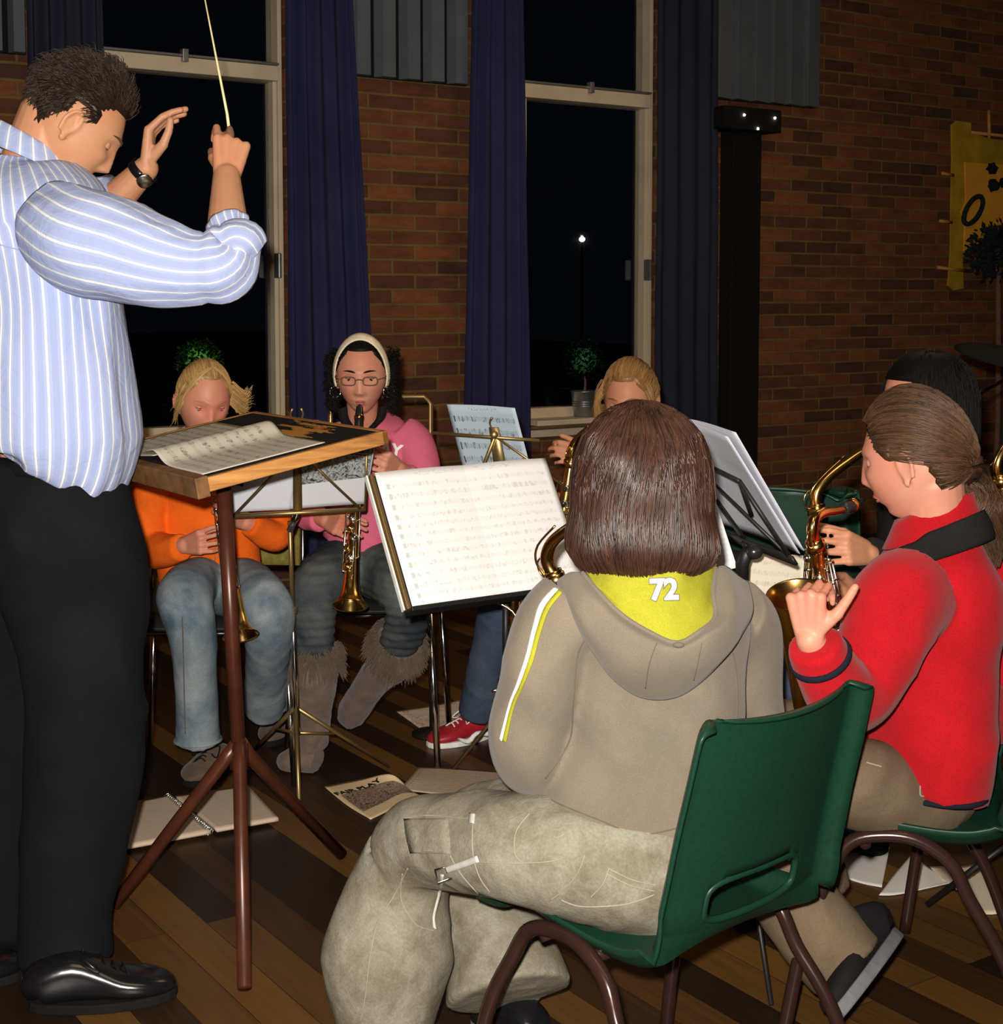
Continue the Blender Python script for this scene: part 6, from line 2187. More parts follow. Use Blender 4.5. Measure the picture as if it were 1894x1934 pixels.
for i in range(220):     # swept wisps at both temples
    sd = rnd.choice((1, -1, -1, -1, -1, -1, -1))
    z0 = rnd.uniform(-.03, .045)
    p0 = V((sd * 0.070, 0.035 + rnd.gauss(0, .012), z0 + .03))
    if sd < 0:
        ps = [p0, p0 + V((-.016, .004, -.012)), p0 + V((-.034 + rnd.gauss(0, .006), .002, -.028)), p0 + V((-.050 + rnd.gauss(0, .008), 0, -.024 + rnd.gauss(0, .010)))]
    else:
        ps = [p0, p0 + V((.010, .002, -.02)), p0 + V((.012, -.012, -.05)), p0 + V((.014 + rnd.gauss(0, .004), -.028, -.085))]
    ln.append([HM @ q for q in cr(ps, 3)])
for i in range(380):     # fringe parted to the side
    a = rnd.uniform(-1, 1)
    p0 = base_head(sph(a * 18 - 8, 68), 0.010)
    p1 = base_head(sph(38 * (1 if a > -.2 else -1) + a * 12, 46), 0.011)
    p2 = base_head(sph(64 * (1 if a > -.2 else -1), 10 + 10 * rnd.random()), 0.011)
    ln.append([HM @ q for q in cr([p0, p1, p2], 4)])
strands(ln, 0.0011).build('hair_strands', 'hair_blond', og)
tk, pts, rad = trunk_rows([(1098, 305, 488, 3.93, .10), (1060, 300, 492, 3.93, .105), (1000, 300, 482, 3.93, .105), (940, 300, 480, 3.93, .105), (895, 300, 482, 3.92, .10), (865, 325, 455, 3.91, .085), (845, 350, 428, 3.90, .058)], V((1, 0.15, 0)))
sR = tube([P(322, 880, 3.89), P(295, 905, 3.87), P(282, 970, 3.86), P(285, 1030, 3.84), P(310, 1040, 3.79), P(345, 1033, 3.73)], [.058, .056, .048, .046, .042, .033], 24, 5)
sL = tube([P(458, 885, 3.92), P(490, 905, 3.90), P(512, 960, 3.88), P(524, 1008, 3.85), P(505, 1010, 3.80), P(470, 990, 3.75)], [.058, .056, .048, .044, .040, .032], 24, 5)
oq = union([tk, sR, sL], 0.006, 4, 0.007, 12)
oo = oq.build('fleece_top', 'orange', og)
ob = oq.bvh()
sm_ = MB()
seam(sm_, ob, [(408, 955), (407, 1010), (405, 1085)], 0.0016)
if sm_.v: sm_.build('zip_line', 'brassdull', oo)
ellipsoid(P(378, 1094, 3.80), (.009, .004, .006)).build('belt_button', 'chrome', og)
j1 = tube([P(385, 1105, 3.92), P(358, 1112, 3.76), P(350, 1138, 3.63), P(364, 1200, 3.63), P(370, 1290, 3.68), P(374, 1397, 3.72)], [(.088, .075), (.080, .068), (.067, .067), (.058, .058), (.053, .053), (.056, .056)], 32, 6)
j2 = tube([P(420, 1105, 3.92), P(468, 1115, 3.78), P(503, 1148, 3.66), P(508, 1210, 3.72), P(503, 1280, 3.86), P(500, 1338, 3.96)], [(.088, .075), (.080, .068), (.067, .067), (.060, .060), (.055, .055), (.055, .055)], 32, 6)
jq = union([j1, j2, ellipsoid(P(398, 1100, 3.95), (.125, .11, .07))], 0.0065, 3, 0.005, 12)
jo = jq.build('jeans', 'jeans', og)
jb_ = jq.bvh()
sm_ = MB()
seam(sm_, jb_, [(344, 1165), (346, 1220), (348, 1300), (350, 1385)], 0.0016, 10)
if sm_.v: sm_.build('seam_line', 'seam_dark', jo)
hem = []
for cpt, nm_ in ((P(374, 1396, 3.72), 0), (P(500, 1337, 3.96), 1)):
    tube([cpt + V((math.cos(a) * .057, math.sin(a) * .057, 0.0)) for a in [2 * PI * i / 30 for i in range(30)]], [(.004, .006)] * 30, 8, closed=True).build('turned_hem', 'jeans', jo)
shoe(og, V((-0.755, 3.97, 0)), PZ(356, 1487, 0), 0.044, 0.075, 'suede_dark', 'blackmat', laces='blackcloth')
shoe(og, V((-0.62, 4.42, 0)), V((-0.67, 4.18, 0)), 0.044, 0.075, 'suede_dark', 'blackmat', laces='blackcloth')
soprano('gold soprano saxophone held by the girl in orange, half hidden behind the lectern pipe', HM @ V((0, 0.098, -0.068)), P(455, 1202, 3.52), V((-0.1, -1, 0)), 'soprano saxophones')

# ================================================================== girl with fair hair, behind the boy
simple_chair('dark chair under the girl with reddish fair hair, hidden behind the boy', V((0.30, 4.28, 0)), V((-0.5, -0.86, 0)), 0.40, 0.38, 0.44, 0.80, 'blackplastic', 'chrome', 'blackmat')
J = dict(pelvis=P(1130, 1090, 4.15), chest=P(1160, 960, 4.12), neck=P(1185, 840, 4.06),
         shR=P(1110, 880, 4.05), elR=P(1085, 990, 3.95), wrR=P(1068, 950, 3.85),
         shL=P(1250, 880, 4.12), elL=P(1230, 985, 3.95), wrL=P(1120, 868, 3.86),
         hipR=P(1090, 1110, 4.12), knR=P(955, 1140, 3.98), anR=P(905, 1345, 4.12),
         hipL=P(1150, 1110, 4.05), knL=P(1040, 1150, 3.80), anL=P(1030, 1370, 3.9))
HM = headM(P(1190, 757, 4.0), V((-0.36, -0.92, -0.2)), V((0, 0, 1)), 0.90)
fg = thing('person', 'girl with reddish fair hair and red shoes, half hidden behind the head of the boy', 'person', V((J['pelvis'].x, J['pelvis'].y, 0)))
caps = body_caps(J, 0.74) + [capsule(J['neck'], HM @ V((0, -0.02, -0.06)), 0.043, 0.041, 20), head_mb(HM, 0.4)] + ear_mbs(HM)
caps += hand_caps(J['wrL'], V((-0.5, -.2, 0.16)), V((0.1, 0.8, -0.3)), V((0.1, 0, 1)), 0.86)
caps += hand_caps(J['wrR'], V((-0.4, -.4, 0.1)), V((0.1, 0.8, -0.3)), V((0.1, 0, 1)), 0.86)
union(caps, 0.0042, 1).build('body', 'skin_tan', fg)
face_parts(fg, HM, 'skin_tan', look=-0.3, lids=0.6, brow='hair_fair')
ln, rnd = ponytail_hair(fg, HM, 'hair_fair', 8, 1700, 0.014, tied=V((0, -0.10, 0.03)))
for i in range(150):
    sd = rnd.choice((1, -1))
    p0 = V((sd * 0.068, 0.045 + rnd.gauss(0, .01), 0.05 + rnd.gauss(0, .01)))
    ps = [p0, p0 + V((sd * .016, .008, -.03)), p0 + V((sd * (.020 + rnd.gauss(0, .006)), 0, -.07)), p0 + V((sd * (.016 + rnd.gauss(0, .008)), -.008, -.10 + rnd.gauss(0, .02)))]
    ln.append([HM @ q for q in cr(ps, 3)])
strands(ln, 0.0011).build('hair_strands', 'hair_fair', fg)
c = HM @ V((-0.084, -0.002, -0.055))
tube([c + V((math.cos(a) * .014, 0.003, math.sin(a) * .018)) for a in [2 * PI * i / 24 for i in range(24)]], 0.001, 6, closed=True).build('hoop_earring', 'silver', fg)
tk, pts, rad = trunk_rows([(1110, 1070, 1200, 4.12, .10), (1040, 1080, 1230, 4.12, .10), (960, 1090, 1250, 4.11, .105), (890, 1095, 1262, 4.10, .10), (860, 1120, 1240, 4.08, .08), (838, 1150, 1215, 4.06, .055)], V((1, -0.3, 0)))
sR = tube([J['shR'], J['elR'], V(J['elR']).lerp(J['wrR'], .9)], [.055, .045, .034], 20, 5)
sL = tube([J['shL'], J['elL'], V(J['elL']).lerp(J['wrL'], .9)], [.055, .045, .034], 20, 5)
union([tk, sR, sL], 0.007, 4, 0.006, 11).build('top', 'navy', fg)
j1 = tube([J['hipR'], P(1010, 1118, 4.02), P(950, 1150, 3.99), P(935, 1210, 4.02), P(915, 1290, 4.08), P(903, 1345, 4.12)], [.085, .072, .062, .060, .056, .055], 28, 6)
j2 = tube([J['hipL'], P(1080, 1125, 3.9), P(1040, 1160, 3.80), P(1035, 1250, 3.82), P(1030, 1350, 3.88)], [.085, .072, .062, .058, .055], 28, 6)
union([j1, j2, ellipsoid(P(1130, 1100, 4.12), (.12, .11, .07))], 0.0065, 3, 0.005, 12).build('jeans', 'jeans_navy', fg)
so = shoe(fg, V((-0.035, 4.29, 0)), PZ(812, 1412, 0), 0.044, 0.072, 'redshoe', 'whitecloth', laces='whitecloth', solet=0.016)
tube([P(865, 1395, 4.12), P(885, 1400, 4.10), P(900, 1385, 4.10), P(924, 1386, 4.12)], [.003, .008, .006, .009], 8, 3).build('shoe_stripe', 'whitecloth', so)
shoe(fg, V((0.12, 4.05, 0)), V((0.04, 3.82, 0)), 0.044, 0.072, 'redshoe', 'whitecloth', solet=0.016)
sax('alto_saxophone', 'brass saxophone in a sliver between the big white page and the hair of the boy', saxT(P(1078, 872, 3.74), V((-0.14, -0.02, -1)), V((-0.6, -0.8, 0))), 0.95, bellr=.058)

# ================================================================== dark-haired girl at the right
DF = V((-0.93, -0.2, 0)).normalized()
shell_chair('green moulded chair under the dark-haired girl, at the right edge', V((0.98, 3.16, 0)), V((-0.97, -0.1, 0)), 0.42, 0.74, 0.40, 'green moulded chairs')
J = dict(pelvis=P(1745, 1210, 3.2), chest=P(1755, 1010, 3.2), neck=P(1752, 875, 3.2),
         shL=P(1735, 930, 3.05), elL=P(1700, 1080, 2.95), wrL=P(1640, 1045, 2.86),
         shR=P(1770, 930, 3.36), elR=P(1720, 1120, 3.3), wrR=P(1620, 1115, 2.98),
         hipL=P(1730, 1240, 3.1), knL=P(1475, 1310, 2.98), anL=P(1500, 1560, 3.1),
         hipR=P(1740, 1220, 3.28), knR=P(1480, 1225, 3.22), anR=P(1650, 1590, 3.42))
HM = headM(P(1742, 760, 3.2), V((-0.93, -0.22, -0.18)), V((0, 0, 1)), 0.93)
dg_ = thing('person', 'girl with near-black hair in a black top and jeans, behind the girl in red', 'person', V((J['pelvis'].x, J['pelvis'].y, 0)))
caps = body_caps(J, 0.78) + [capsule(J['neck'], HM @ V((0, -0.02, -0.06)), 0.045, 0.043, 20), head_mb(HM, 0.2)] + ear_mbs(HM)
hd = (P(1590, 1032, 2.80) - J['wrL']).normalized()
caps += hand_caps(J['wrL'], hd, V((-.1, 0.9, -.3)), V((0, -.2, 1)), 0.92, curls=[(30, 40, 20), (36, 44, 20), (42, 46, 20), (46, 48, 20)], thumb=(.5, .5), spread=6)
caps += hand_caps(J['wrR'], V((-1, -.2, .1)), V((0, -.9, -.3)), V((0, .2, 1)), 0.9)
union(caps, 0.004, 1).build('body', 'skin_tan', dg_)
face_parts(dg_, HM, 'skin_tan', look=-0.3, brow='hair_dark')
HD = headM(P(1748, 765, 3.2), V((-0.93, -0.22, 0)), V((0, 0, 1)), 1.0)
tab2 = [(0.122, 0.0), (0.119, 0.022), (0.108, 0.05), (0.09, 0.071), (0.06, 0.088), (0.02, 0.098), (-0.04, 0.100), (-0.10, 0.098), (-0.17, 0.10), (-0.23, 0.09)]
v, f = [], []
for i in range(33):
    z = 0.122 - 0.35 * i / 32
    for j in range(56):
        az = 2 * PI * j / 56
        fa = abs(((az + PI) % (2 * PI)) - PI)
        r_ = hair_profile(z, tab2)
        if fa < 0.75 and z < 0.05: r_ *= 0.62
        v.append(HD @ V((math.sin(az) * r_, math.cos(az) * r_ * 1.06 - .008, z)))
for i in range(32):
    for j in range(56):
        f.append([i * 56 + j, i * 56 + (j + 1) % 56, (i + 1) * 56 + (j + 1) % 56, (i + 1) * 56 + j])
f.append([32 * 56 + j for j in range(56)])
MB().add(v, f).build('hair', 'hair_dark', dg_)
rnd = random.Random(2)
ln = []
for i in range(1500):
    az = rnd.uniform(0, 6.283)
    fa = abs(((az + PI) % (2 * PI)) - PI)
    if fa < .7: continue
    zst = 0.12 - rnd.random() * .12
    ze = -.24 + rnd.gauss(0, .015)
    k_ = rnd.uniform(.98, 1.04)
    ln.append([HD @ V((math.sin(az) * hair_profile(zst + (ze - zst) * t / 8, tab2) * k_, math.cos(az) * hair_profile(zst + (ze - zst) * t / 8, tab2) * 1.06 * k_ - .008, zst + (ze - zst) * t / 8)) for t in range(9)])
strands(ln, 0.0012).build('hair_strands', 'hair_dark', dg_)
tk, pts, rad = trunk_rows([(1230, 1660, 1835, 3.2, .11), (1100, 1665, 1840, 3.2, .12), (1000, 1670, 1845, 3.2, .13), (930, 1675, 1838, 3.2, .14), (900, 1695, 1815, 3.2, .11), (870, 1715, 1790, 3.2, .06)], V((1, .2, 0)))
sR = tube([J['shR'], J['elR'], V(J['elR']).lerp(J['wrR'], .92)], [.06, .05, .036], 20, 5)
sL = tube([J['shL'], P(1715, 1010, 2.98), J['elL'], V(J['elL']).lerp(J['wrL'], .5), V(J['elL']).lerp(J['wrL'], .95)], [.06, .055, .050, .044, .036], 20, 5)
union([tk, sR, sL], 0.007, 4, 0.006, 11).build('jacket', 'blackcloth', dg_)
j1 = tube([J['hipL'], P(1600, 1270, 3.04), J['knL'], P(1470, 1380, 3.0), P(1495, 1530, 3.08)], [.085, .076, .064, .058, .055], 28, 6)
j2 = tube([J['hipR'], P(1600, 1215, 3.25), J['knR'], P(1500, 1330, 3.26), P(1600, 1500, 3.38), P(1642, 1570, 3.42)], [.085, .076, .064, .058, .054, .052], 28, 6)
union([j1, j2, ellipsoid(P(1740, 1230, 3.2), (.12, .11, .075))], 0.0065, 3, 0.005, 12).build('jeans', 'jeans_navy', dg_)
shoe(dg_, V((0.86, 3.50, 0)), PZ(1650, 1618, 0) + V((0, 0.0, 0)), 0.044, 0.075, 'blackcloth', 'blackmat', laces='trainer')
shoe(dg_, V((0.64, 3.15, 0)), V((0.42, 3.02, 0)), 0.044, 0.075, 'blackcloth', 'blackmat')
sax('alto_saxophone', 'brass saxophone of the dark-haired girl, long crook rising above the other saxophone', saxT(P(1543, 962, 2.98), V((-0.04, -0.02, -1)), V((-0.95, -0.22, 0))), 0.98, bellr=0.070, nz=0.15, bl=1.42)

# ================================================================== music stands
def fold_desk(root, c, rt, upv, w_, h, mat, nrm, r_=0.004):
    """open wire desk: lip bar, spine, upper arm bar and diagonals; c = middle of the lip"""
    c, rt, upv, nrm = V(c), V(rt).normalized(), V(upv).normalized(), V(nrm).normalized()
    q = lambda a, b, o_=0: c + rt * a * w_ + upv * b * h + nrm * o_
    tube([q(-.5, 0), q(.5, 0)], [(r_ * 1.4, r_ * 1.4)] * 2, 8).build('lip_bar', mat, root)
    for s_n in (-.5, .5):
        tube([q(s_n, 0), q(s_n, 0, .03), q(s_n, 0.04, .03)], r_ * .7, 6).build('lip_end', mat, root)
    sp = patch([[q(-.028, 1.0), q(.028, 1.0)], [q(-.034, 0), q(.034, 0)]], 2, 0.003)
    sp.build('spine', mat, root)
    tube([q(0, .70), q(-.5, .60)], r_, 6).build('upper_arm', mat, root)
    tube([q(0, .70), q(.5, .60)], r_, 6).build('upper_arm', mat, root)
    for s_n in (-1, 1):
        tube([q(0, .70, -.004), q(.46 * s_n, 0.02, -.004)], r_ * .9, 6).build('diagonal_arm', mat, root)
        tube([q(.5 * s_n, .60), q(.5 * s_n, 0)], r_ * .8, 6).build('side_arm', mat, root)
    tube([q(-.03, 1.0), q(-.045, 1.06), q(-.03, 1.12)], r_ * .7, 6, 2).build('top_clip', mat, root)
    tube([q(.03, 1.0), q(.045, 1.06), q(.03, 1.12)], r_ * .7, 6, 2).build('top_clip', mat, root)

# stand 1: shared by the girls in pink and orange, seen from behind
bl, br = P(432, 975, 3.52), P(690, 962, 3.58)
tr1 = P(712, 835, 3.50)
rt = (br - bl); w1 = rt.length
upv = (tr1 - br); upv = upv - rt.normalized() * upv.dot(rt.normalized())
nr = rt.cross(upv).normalized()
if nr.y < 0: nr = -nr
st = thing('music_stand', 'brass-coloured folding music stand behind the lectern, seen from its back', 'music stand', V((-0.53, 3.74, 0)))
fold_desk(st, (bl + br) / 2, rt, upv, w1, 0.26, 'brassdull', nr)
ctr = (bl + br) / 2
hub = P(558, 1335, 3.76)
tube([ctr, P(548, 1000, 3.60)], 0.009, 10).build('tilt_joint', 'chrome', st)
tube([P(547, 985, 3.60), P(553, 1160, 3.68)], 0.0055, 12).build('upper_pole', 'brassdull', st)
tube([P(552, 1150, 3.68), P(562, 1385, 3.78)], 0.0080, 12).build('lower_pole', 'chrome', st)
lathe([(.008, -.01), (.013, -.008), (.013, .008), (.008, .01)], frame(P(552, 1152, 3.68), V((0, 0, 1))), 16).build('clamp', 'brassdull', st)
low = P(562, 1384, 3.78)
tripod(st, hub, [PZ(735, 1451, 0), PZ(566, 1545, 0), PZ(470, 1430, 0)], .0055, 'brassdull', True, low)
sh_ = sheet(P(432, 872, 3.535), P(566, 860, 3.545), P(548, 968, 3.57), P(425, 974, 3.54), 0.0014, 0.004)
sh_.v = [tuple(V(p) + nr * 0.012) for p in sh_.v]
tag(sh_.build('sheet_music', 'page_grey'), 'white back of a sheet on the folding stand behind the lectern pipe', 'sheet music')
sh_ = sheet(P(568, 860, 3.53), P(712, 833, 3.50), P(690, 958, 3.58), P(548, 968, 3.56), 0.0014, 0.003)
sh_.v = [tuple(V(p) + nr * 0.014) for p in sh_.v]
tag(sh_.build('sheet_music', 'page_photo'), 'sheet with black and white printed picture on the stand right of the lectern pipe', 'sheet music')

# stand 2: fair-haired girl's stand with bluish page
st = thing('music_stand', 'brass-coloured folding music stand with a bluish page, in front of the fair-haired girl', 'music stand', V((0.05, 3.70, 0)))
c2 = P(958, 965, 3.66)
up2 = P(932, 808, 3.56) - c2
rt2 = V((1, -0.28, -0.05))
rt2 = rt2 - up2.normalized() * rt2.dot(up2.normalized())
n2 = rt2.cross(up2).normalized()
if n2.y < 0: n2 = -n2
q2 = lambda a, b, o_=0: c2 + rt2.normalized() * a + up2 * b + n2 * o_
patch([[q2(-.012, 1.0), q2(.012, 1.0)], [q2(-.020, 0), q2(.020, 0)]], 2, .003).build('spine', 'brassdull', st)
tube([q2(-.16, .93), q2(.11, .86)], .0040, 8).build('upper_arm', 'brassdull', st)
tube([q2(0, .90), q2(-.06, .40), q2(-.10, 0)], .0045, 8).build('diagonal_arm', 'brassdull', st)
tube([q2(0, .90), q2(.09, .58), q2(.16, .30)], .0030, 8).build('diagonal_arm', 'brassdull', st)
tube([q2(-.17, 0), q2(.17, 0)], .005, 8).build('lip_bar', 'brassdull', st)
ellipsoid(q2(0, .93, -.004), (.010, .007, .010)).build('tilt_knob', 'brassdull', st)
tube([q2(0, .93), q2(-.008, 1.05), q2(0, 1.12)], .0022, 6, 3).build('top_clip', 'brassdull', st)
tube([c2, V((0.055, 3.74, 0.55)), V((0.06, 3.80, 0.10))], [.0075, .0075, .0095], 12).build('pole', 'chrome', st)
hub = V((0.06, 3.79, 0.30))
tripod(st, hub, [V((0.30, 3.92, 0)), V((0.02, 3.52, 0)), V((-0.13, 3.97, 0))], .005, 'brassdull', True, V((0.06, 3.80, 0.12)))
sh_ = sheet(P(843, 765, 3.66), P(972, 772, 3.55), P(1028, 985, 3.64), P(900, 985, 3.75), .0014, .005)
sh_.v = [tuple(V(p) + V((0, 0.02, 0))) for p in sh_.v]
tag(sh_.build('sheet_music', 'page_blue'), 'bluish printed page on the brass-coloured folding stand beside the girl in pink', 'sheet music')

# stand 3: the boy's stand with the big bright double page
Rz = Matrix.Rotation(0.53, 4, 'Z') @ Matrix.Rotation(-0.56, 4, 'X') @ Matrix.Rotation(-0.02, 4, 'Y')
T3 = Matrix.Translation(V((-0.041, 3.12, 0.793))) @ Rz
st = thing('music_stand', 'black music stand holding the large bright double page in front of the boy', 'music stand', V((0.01, 3.26, 0)))
g3 = lambda x, y, z: T3 @ V((x, y, z))
tray = MB()
tray.join(box((0, 0.008, 0), (0.430, 0.004, 0.300)))
tray.v = [tuple(T3 @ V(p)) for p in tray.v]
tray.build('desk_plate', 'black', st, False, .001)
for x0 in (-0.218,):
    e = box((x0, 0.002, 0), (0.008, 0.016, 0.300)); e.v = [tuple(T3 @ V(p)) for p in e.v]
    e.build('side_edge', 'brassdull', st, False, .001)
    e = box((x0 - 0.009, 0.006, 0), (0.004, 0.012, 0.300)); e.v = [tuple(T3 @ V(p)) for p in e.v]
    e.build('side_edge', 'whitecloth', st, False, .001)
e = box((0, -0.006, -0.156), (0.445, 0.034, 0.010)); e.v = [tuple(T3 @ V(p)) for p in e.v]
e.build('ledge', 'black', st, False, .002)
Zs = 3.22
pt_ = P(955, 1135, Zs)
pb_ = V((pt_.x + 0.002, Zs + 0.01, 0.0))
tube([pt_ + V((0, 0.0, 0.05)), V((pt_.x, Zs, 0.42))], .0075, 14).build('upper_pole', 'black', st)
tube([V((pt_.x, Zs, 0.44)), V((pt_.x, Zs, 0.09))], .0125, 16).build('lower_pole', 'blackplastic', st)
lathe([(.012, -.02), (.018, -.018), (.018, .018), (.012, .02)], frame(V((pt_.x, Zs, 0.43)), V((0, 0, 1))), 18).build('clamp_collar', 'black', st)
tube([V((pt_.x, Zs - .012, .43)), V((pt_.x - .03, Zs - .03, .43))], .004, 8).build('clamp_knob', 'chrome', st)
tube([pt_ + V((-.02, -.01, .0)), pt_ + V((.015, -.015, -.02)), pt_ + V((.03, -.02, -.05))], .0030, 8, 3).build('wing_bolt', 'brass', st)
ellipsoid(pt_ + V((.034, -.02, -.06)), (.010, .006, .006)).build('wing_bolt_tip', 'brass', st)
tripod(st, V((pt_.x, Zs, 0.20)), [V((pt_.x + .26, Zs + .12, 0)), V((pt_.x - .04, Zs + .30, 0)), V((pt_.x - 0.02, Zs - .30, 0))], .007, 'black', True, V((pt_.x, Zs, .10)))
tube([V((pt_.x + .03, Zs - .02, .66)), V((pt_.x + .03, Zs - .02, .40))], .0022, 8).build('side_rod', 'brassdull', st)
pg = patch([[g3(x, -.004 - 0.004 * math.sin(PI * abs((x) / .21)), z) for x in (-.21, -.14, -.07, -.01, 0, .01, .07, .14, .21)] for z in (.152, .05, -.05, -.147)], 4, 0.002)
# the visible side of the page must face the boy: -y local
tag(pg.build('sheet_music', 'page'), 'large bright double page of printed music on the stand in front of the boy', 'sheet music')

# slim black pole stand further back
st = thing('music_stand', 'slim black stand pole between the boots of the girl in pink and the red shoe', 'music stand', V((-0.20, 4.30, 0)))
tube([P(812, 1100, 4.28), V((-0.203, 4.30, 0.02))], 0.0085, 14).build('pole', 'blackplastic', st)
e = box(P(800, 1075, 4.28), (0.30, .008, .20)); e.build('desk_plate', 'black', st, False, .002)
lathe([(0, 0), (.06, 0), (.06, .008), (.012, .02), (0, .02)], Matrix.Translation((-0.203, 4.30, 0)), 28).build('foot_disc', 'black', st)

# stand 4: black stand right of the boy, seen from behind
BLc, BRc = P(1345, 988, 3.10), P(1508, 1048, 2.70)
TRc = P(1392, 832, 2.62)
rt4 = (BLc - BRc); w4 = rt4.length * 1.06; rt4.normalize()
up4 = TRc - BRc; up4 = up4 - rt4 * up4.dot(rt4); h4 = up4.length; up4.normalize()
n4 = rt4.cross(up4)
if n4.x > 0: n4 = -n4           # towards the camera side
q4 = lambda a, b, o_=0: BRc + rt4 * a * w4 + up4 * b * h4 + n4 * o_
st = thing('music_stand', 'black folding music stand with grey-white papers, right of the head of the boy', 'music stand', V((0.47, 2.90, 0)))
patch([[q4(-.02, .03, .012), q4(1.0, .03, .012)], [q4(-.02, -.04, .012), q4(1.0, -.04, .012)]], 2, .006).build('lip_bar', 'black', st)
r_ = .0045
for a, b, c_, d in ((.5, 0, .62, .80), ):
    patch([[q4(a - .03, b, .014), q4(a + .03, b, .014)], [q4(c_ - .02, d, .014), q4(c_ + .02, d, .014)]], 2, .004).build('spine', 'black', st)
for p0, p1, rr in (((.62, .80), (.06, .66), r_), ((.62, .80), (1.1, .78), r_), ((.60, .78), (.02, .02), r_ * .8), ((.06, .66), (.02, .02), r_), ((.06, .66), (.18, .33), r_), ((.62, .80), (.72, .42), r_)):
    tube([q4(p0[0], p0[1], .014), q4(p1[0], p1[1], .014)], rr, 8).build('wire_arm', 'black', st)
tube([q4(.62, .80, .014), q4(.63, .88, .018), q4(.66, .94, .014), q4(.64, 1.0, .014)], .0042, 8, 2).build('top_clip', 'black', st)
j4 = P(1412, 1040, 2.86)
tube([q4(.5, 0, .014), q4(.45, -.10, .02), j4], .010, 10, 3).build('tilt_joint', 'black', st)
ellipsoid(P(1425, 1043, 2.83), (.016, .012, .014)).build('joint_knob', 'blackplastic', st)
tube([j4, P(1402, 1065, 2.88), P(1402, 1110, 2.88)], [.012, .014, .012], 12).build('clamp_collar', 'black', st)
b4 = P(1401, 1100, 2.88)
tube([b4, V((b4.x, 2.88, .12))], .0075, 12).build('pole', 'black', st)
tripod(st, V((b4.x, 2.88, .30)), [V((b4.x + .24, 3.0, 0)), V((b4.x - .20, 3.02, 0)), V((b4.x + .02, 2.62, 0))], .005, 'black', True, V((b4.x, 2.88, .14)))
for k_, lab in enumerate(('front grey-white paper on the black folding stand, seen from its back', 'loose rear paper standing behind the front one on the black folding stand')):
    o_ = -.004 - .010 * k_
    sp_ = .05 * k_
    pg = patch([[q4(.0 - sp_, 1.0 + .02 * k_, o_), q4(.35, 1.02, o_ - .01), q4(.7, 1.03, o_ - .006), q4(1.02, 1.02, o_)], [q4(-.0 - sp_ * .5, .5, o_), q4(.35, .5, o_ - .012), q4(.7, .5, o_ - .01), q4(1.02, .5, o_)], [q4(0, 0, o_), q4(.35, 0, o_ - .006), q4(.7, 0, o_ - .004), q4(1.02, 0, o_)]], 5, .0012)
    tag(pg.build('sheet_music', 'page_grey'), lab, 'sheet music')

# papers read by the girl in red, on a low stand
st = thing('music_stand', 'low stand half hidden behind the boy, holding the open cream music book', 'music stand', V((0.52, 3.16, 0)))
bk = [P(1335, 1030, 3.22), P(1525, 1050, 3.06), P(1500, 1200, 2.98), P(1300, 1190, 3.14)]
nb = (bk[1] - bk[0]).cross(bk[3] - bk[0]).normalized()
if nb.y < 0: nb = -nb
e = sheet(*[p + nb * .012 for p in bk], .004); e.build('desk_plate', 'blackmat', st)
cm_ = sum(bk, V((0, 0, 0))) / 4 + nb * .02
tube([cm_, V((cm_.x, cm_.y + .02, .02))], .009, 12).build('pole', 'black', st)
lathe([(0, 0), (.13, 0), (.13, .008), (.012, .03), (0, .03)], Matrix.Translation((cm_.x, cm_.y + .02, 0)), 28).build('foot_disc', 'black', st)
m1, m2 = bk[0].lerp(bk[1], .36), bk[3].lerp(bk[2], .36)
tag(sheet(m1, bk[1], bk[2], m2, .002, .004).build('open_book', paper('printed_songs_cream', 7, .35, (.80, .72, .58), cols=1)), 'open cream music book between the black stand and the saxophone bell', 'book')
tag(sheet(P(1318, 930, 3.0), P(1352, 950, 2.98), P(1392, 1072, 2.95), P(1300, 1095, 2.98), .0015, .002).build('sheet_music', M['page']), 'white printed page peeping out right of the hair of the boy', 'sheet music')
tube([P(1450, 1192, 2.985), P(1448, 1183, 2.985), P(1456, 1180, 2.985), P(1461, 1188, 2.985)], .0014, 6, 3).build('page_ring', 'chrome', st)

# ================================================================== papers on the floor
def fl_(x, y, z=0.003): return PZ(x, y, z)
nbk = thing('spiral_notebook', 'open spiral-bound notebook lying under the lectern pipe', 'notebook', fl_(370, 1550, 0))
def fsheet(pts, z=0.003, th=0.0015, curl=0.0):
    a = [PZ(x, y, z) for x, y in pts]
    return sheet(*a, th, curl)
e = fsheet([(231, 1524), (318, 1506), (398, 1575), (215, 1609)], .010, -.008); e.build('page_block', 'page_lines', nbk)
e = fsheet([(330, 1508), (468, 1488), (526, 1551), (410, 1572)], .010, -.008); e.build('page_block', 'page_lines', nbk)
a, b = PZ(316, 1505, .016), PZ(397, 1571, .016)
hel = []
dv = (b - a).normalized(); sdv = dv.cross(V((0, 0, 1)))
for i in range(26 * 8):
    t = i / (26 * 8)
    hel.append(a.lerp(b, t) + sdv * .009 * math.cos(i * PI / 4) + V((0, 0, .009 * math.sin(i * PI / 4))))
tube(hel, .0012, 5).build('spiral', 'chrome', nbk)
fp = patch([[PZ(x, y, z) for x, y, z in r_] for r_ in (((612, 1485, .003), (680, 1472, .006), (735, 1462, .03), (762, 1478, .012)), ((655, 1520, .003), (705, 1500, .003), (745, 1485, .010), (772, 1490, .006)), ((700, 1547, .003), (735, 1530, .003), (770, 1510, .004), (800, 1505, .004)))], 6, .0015)
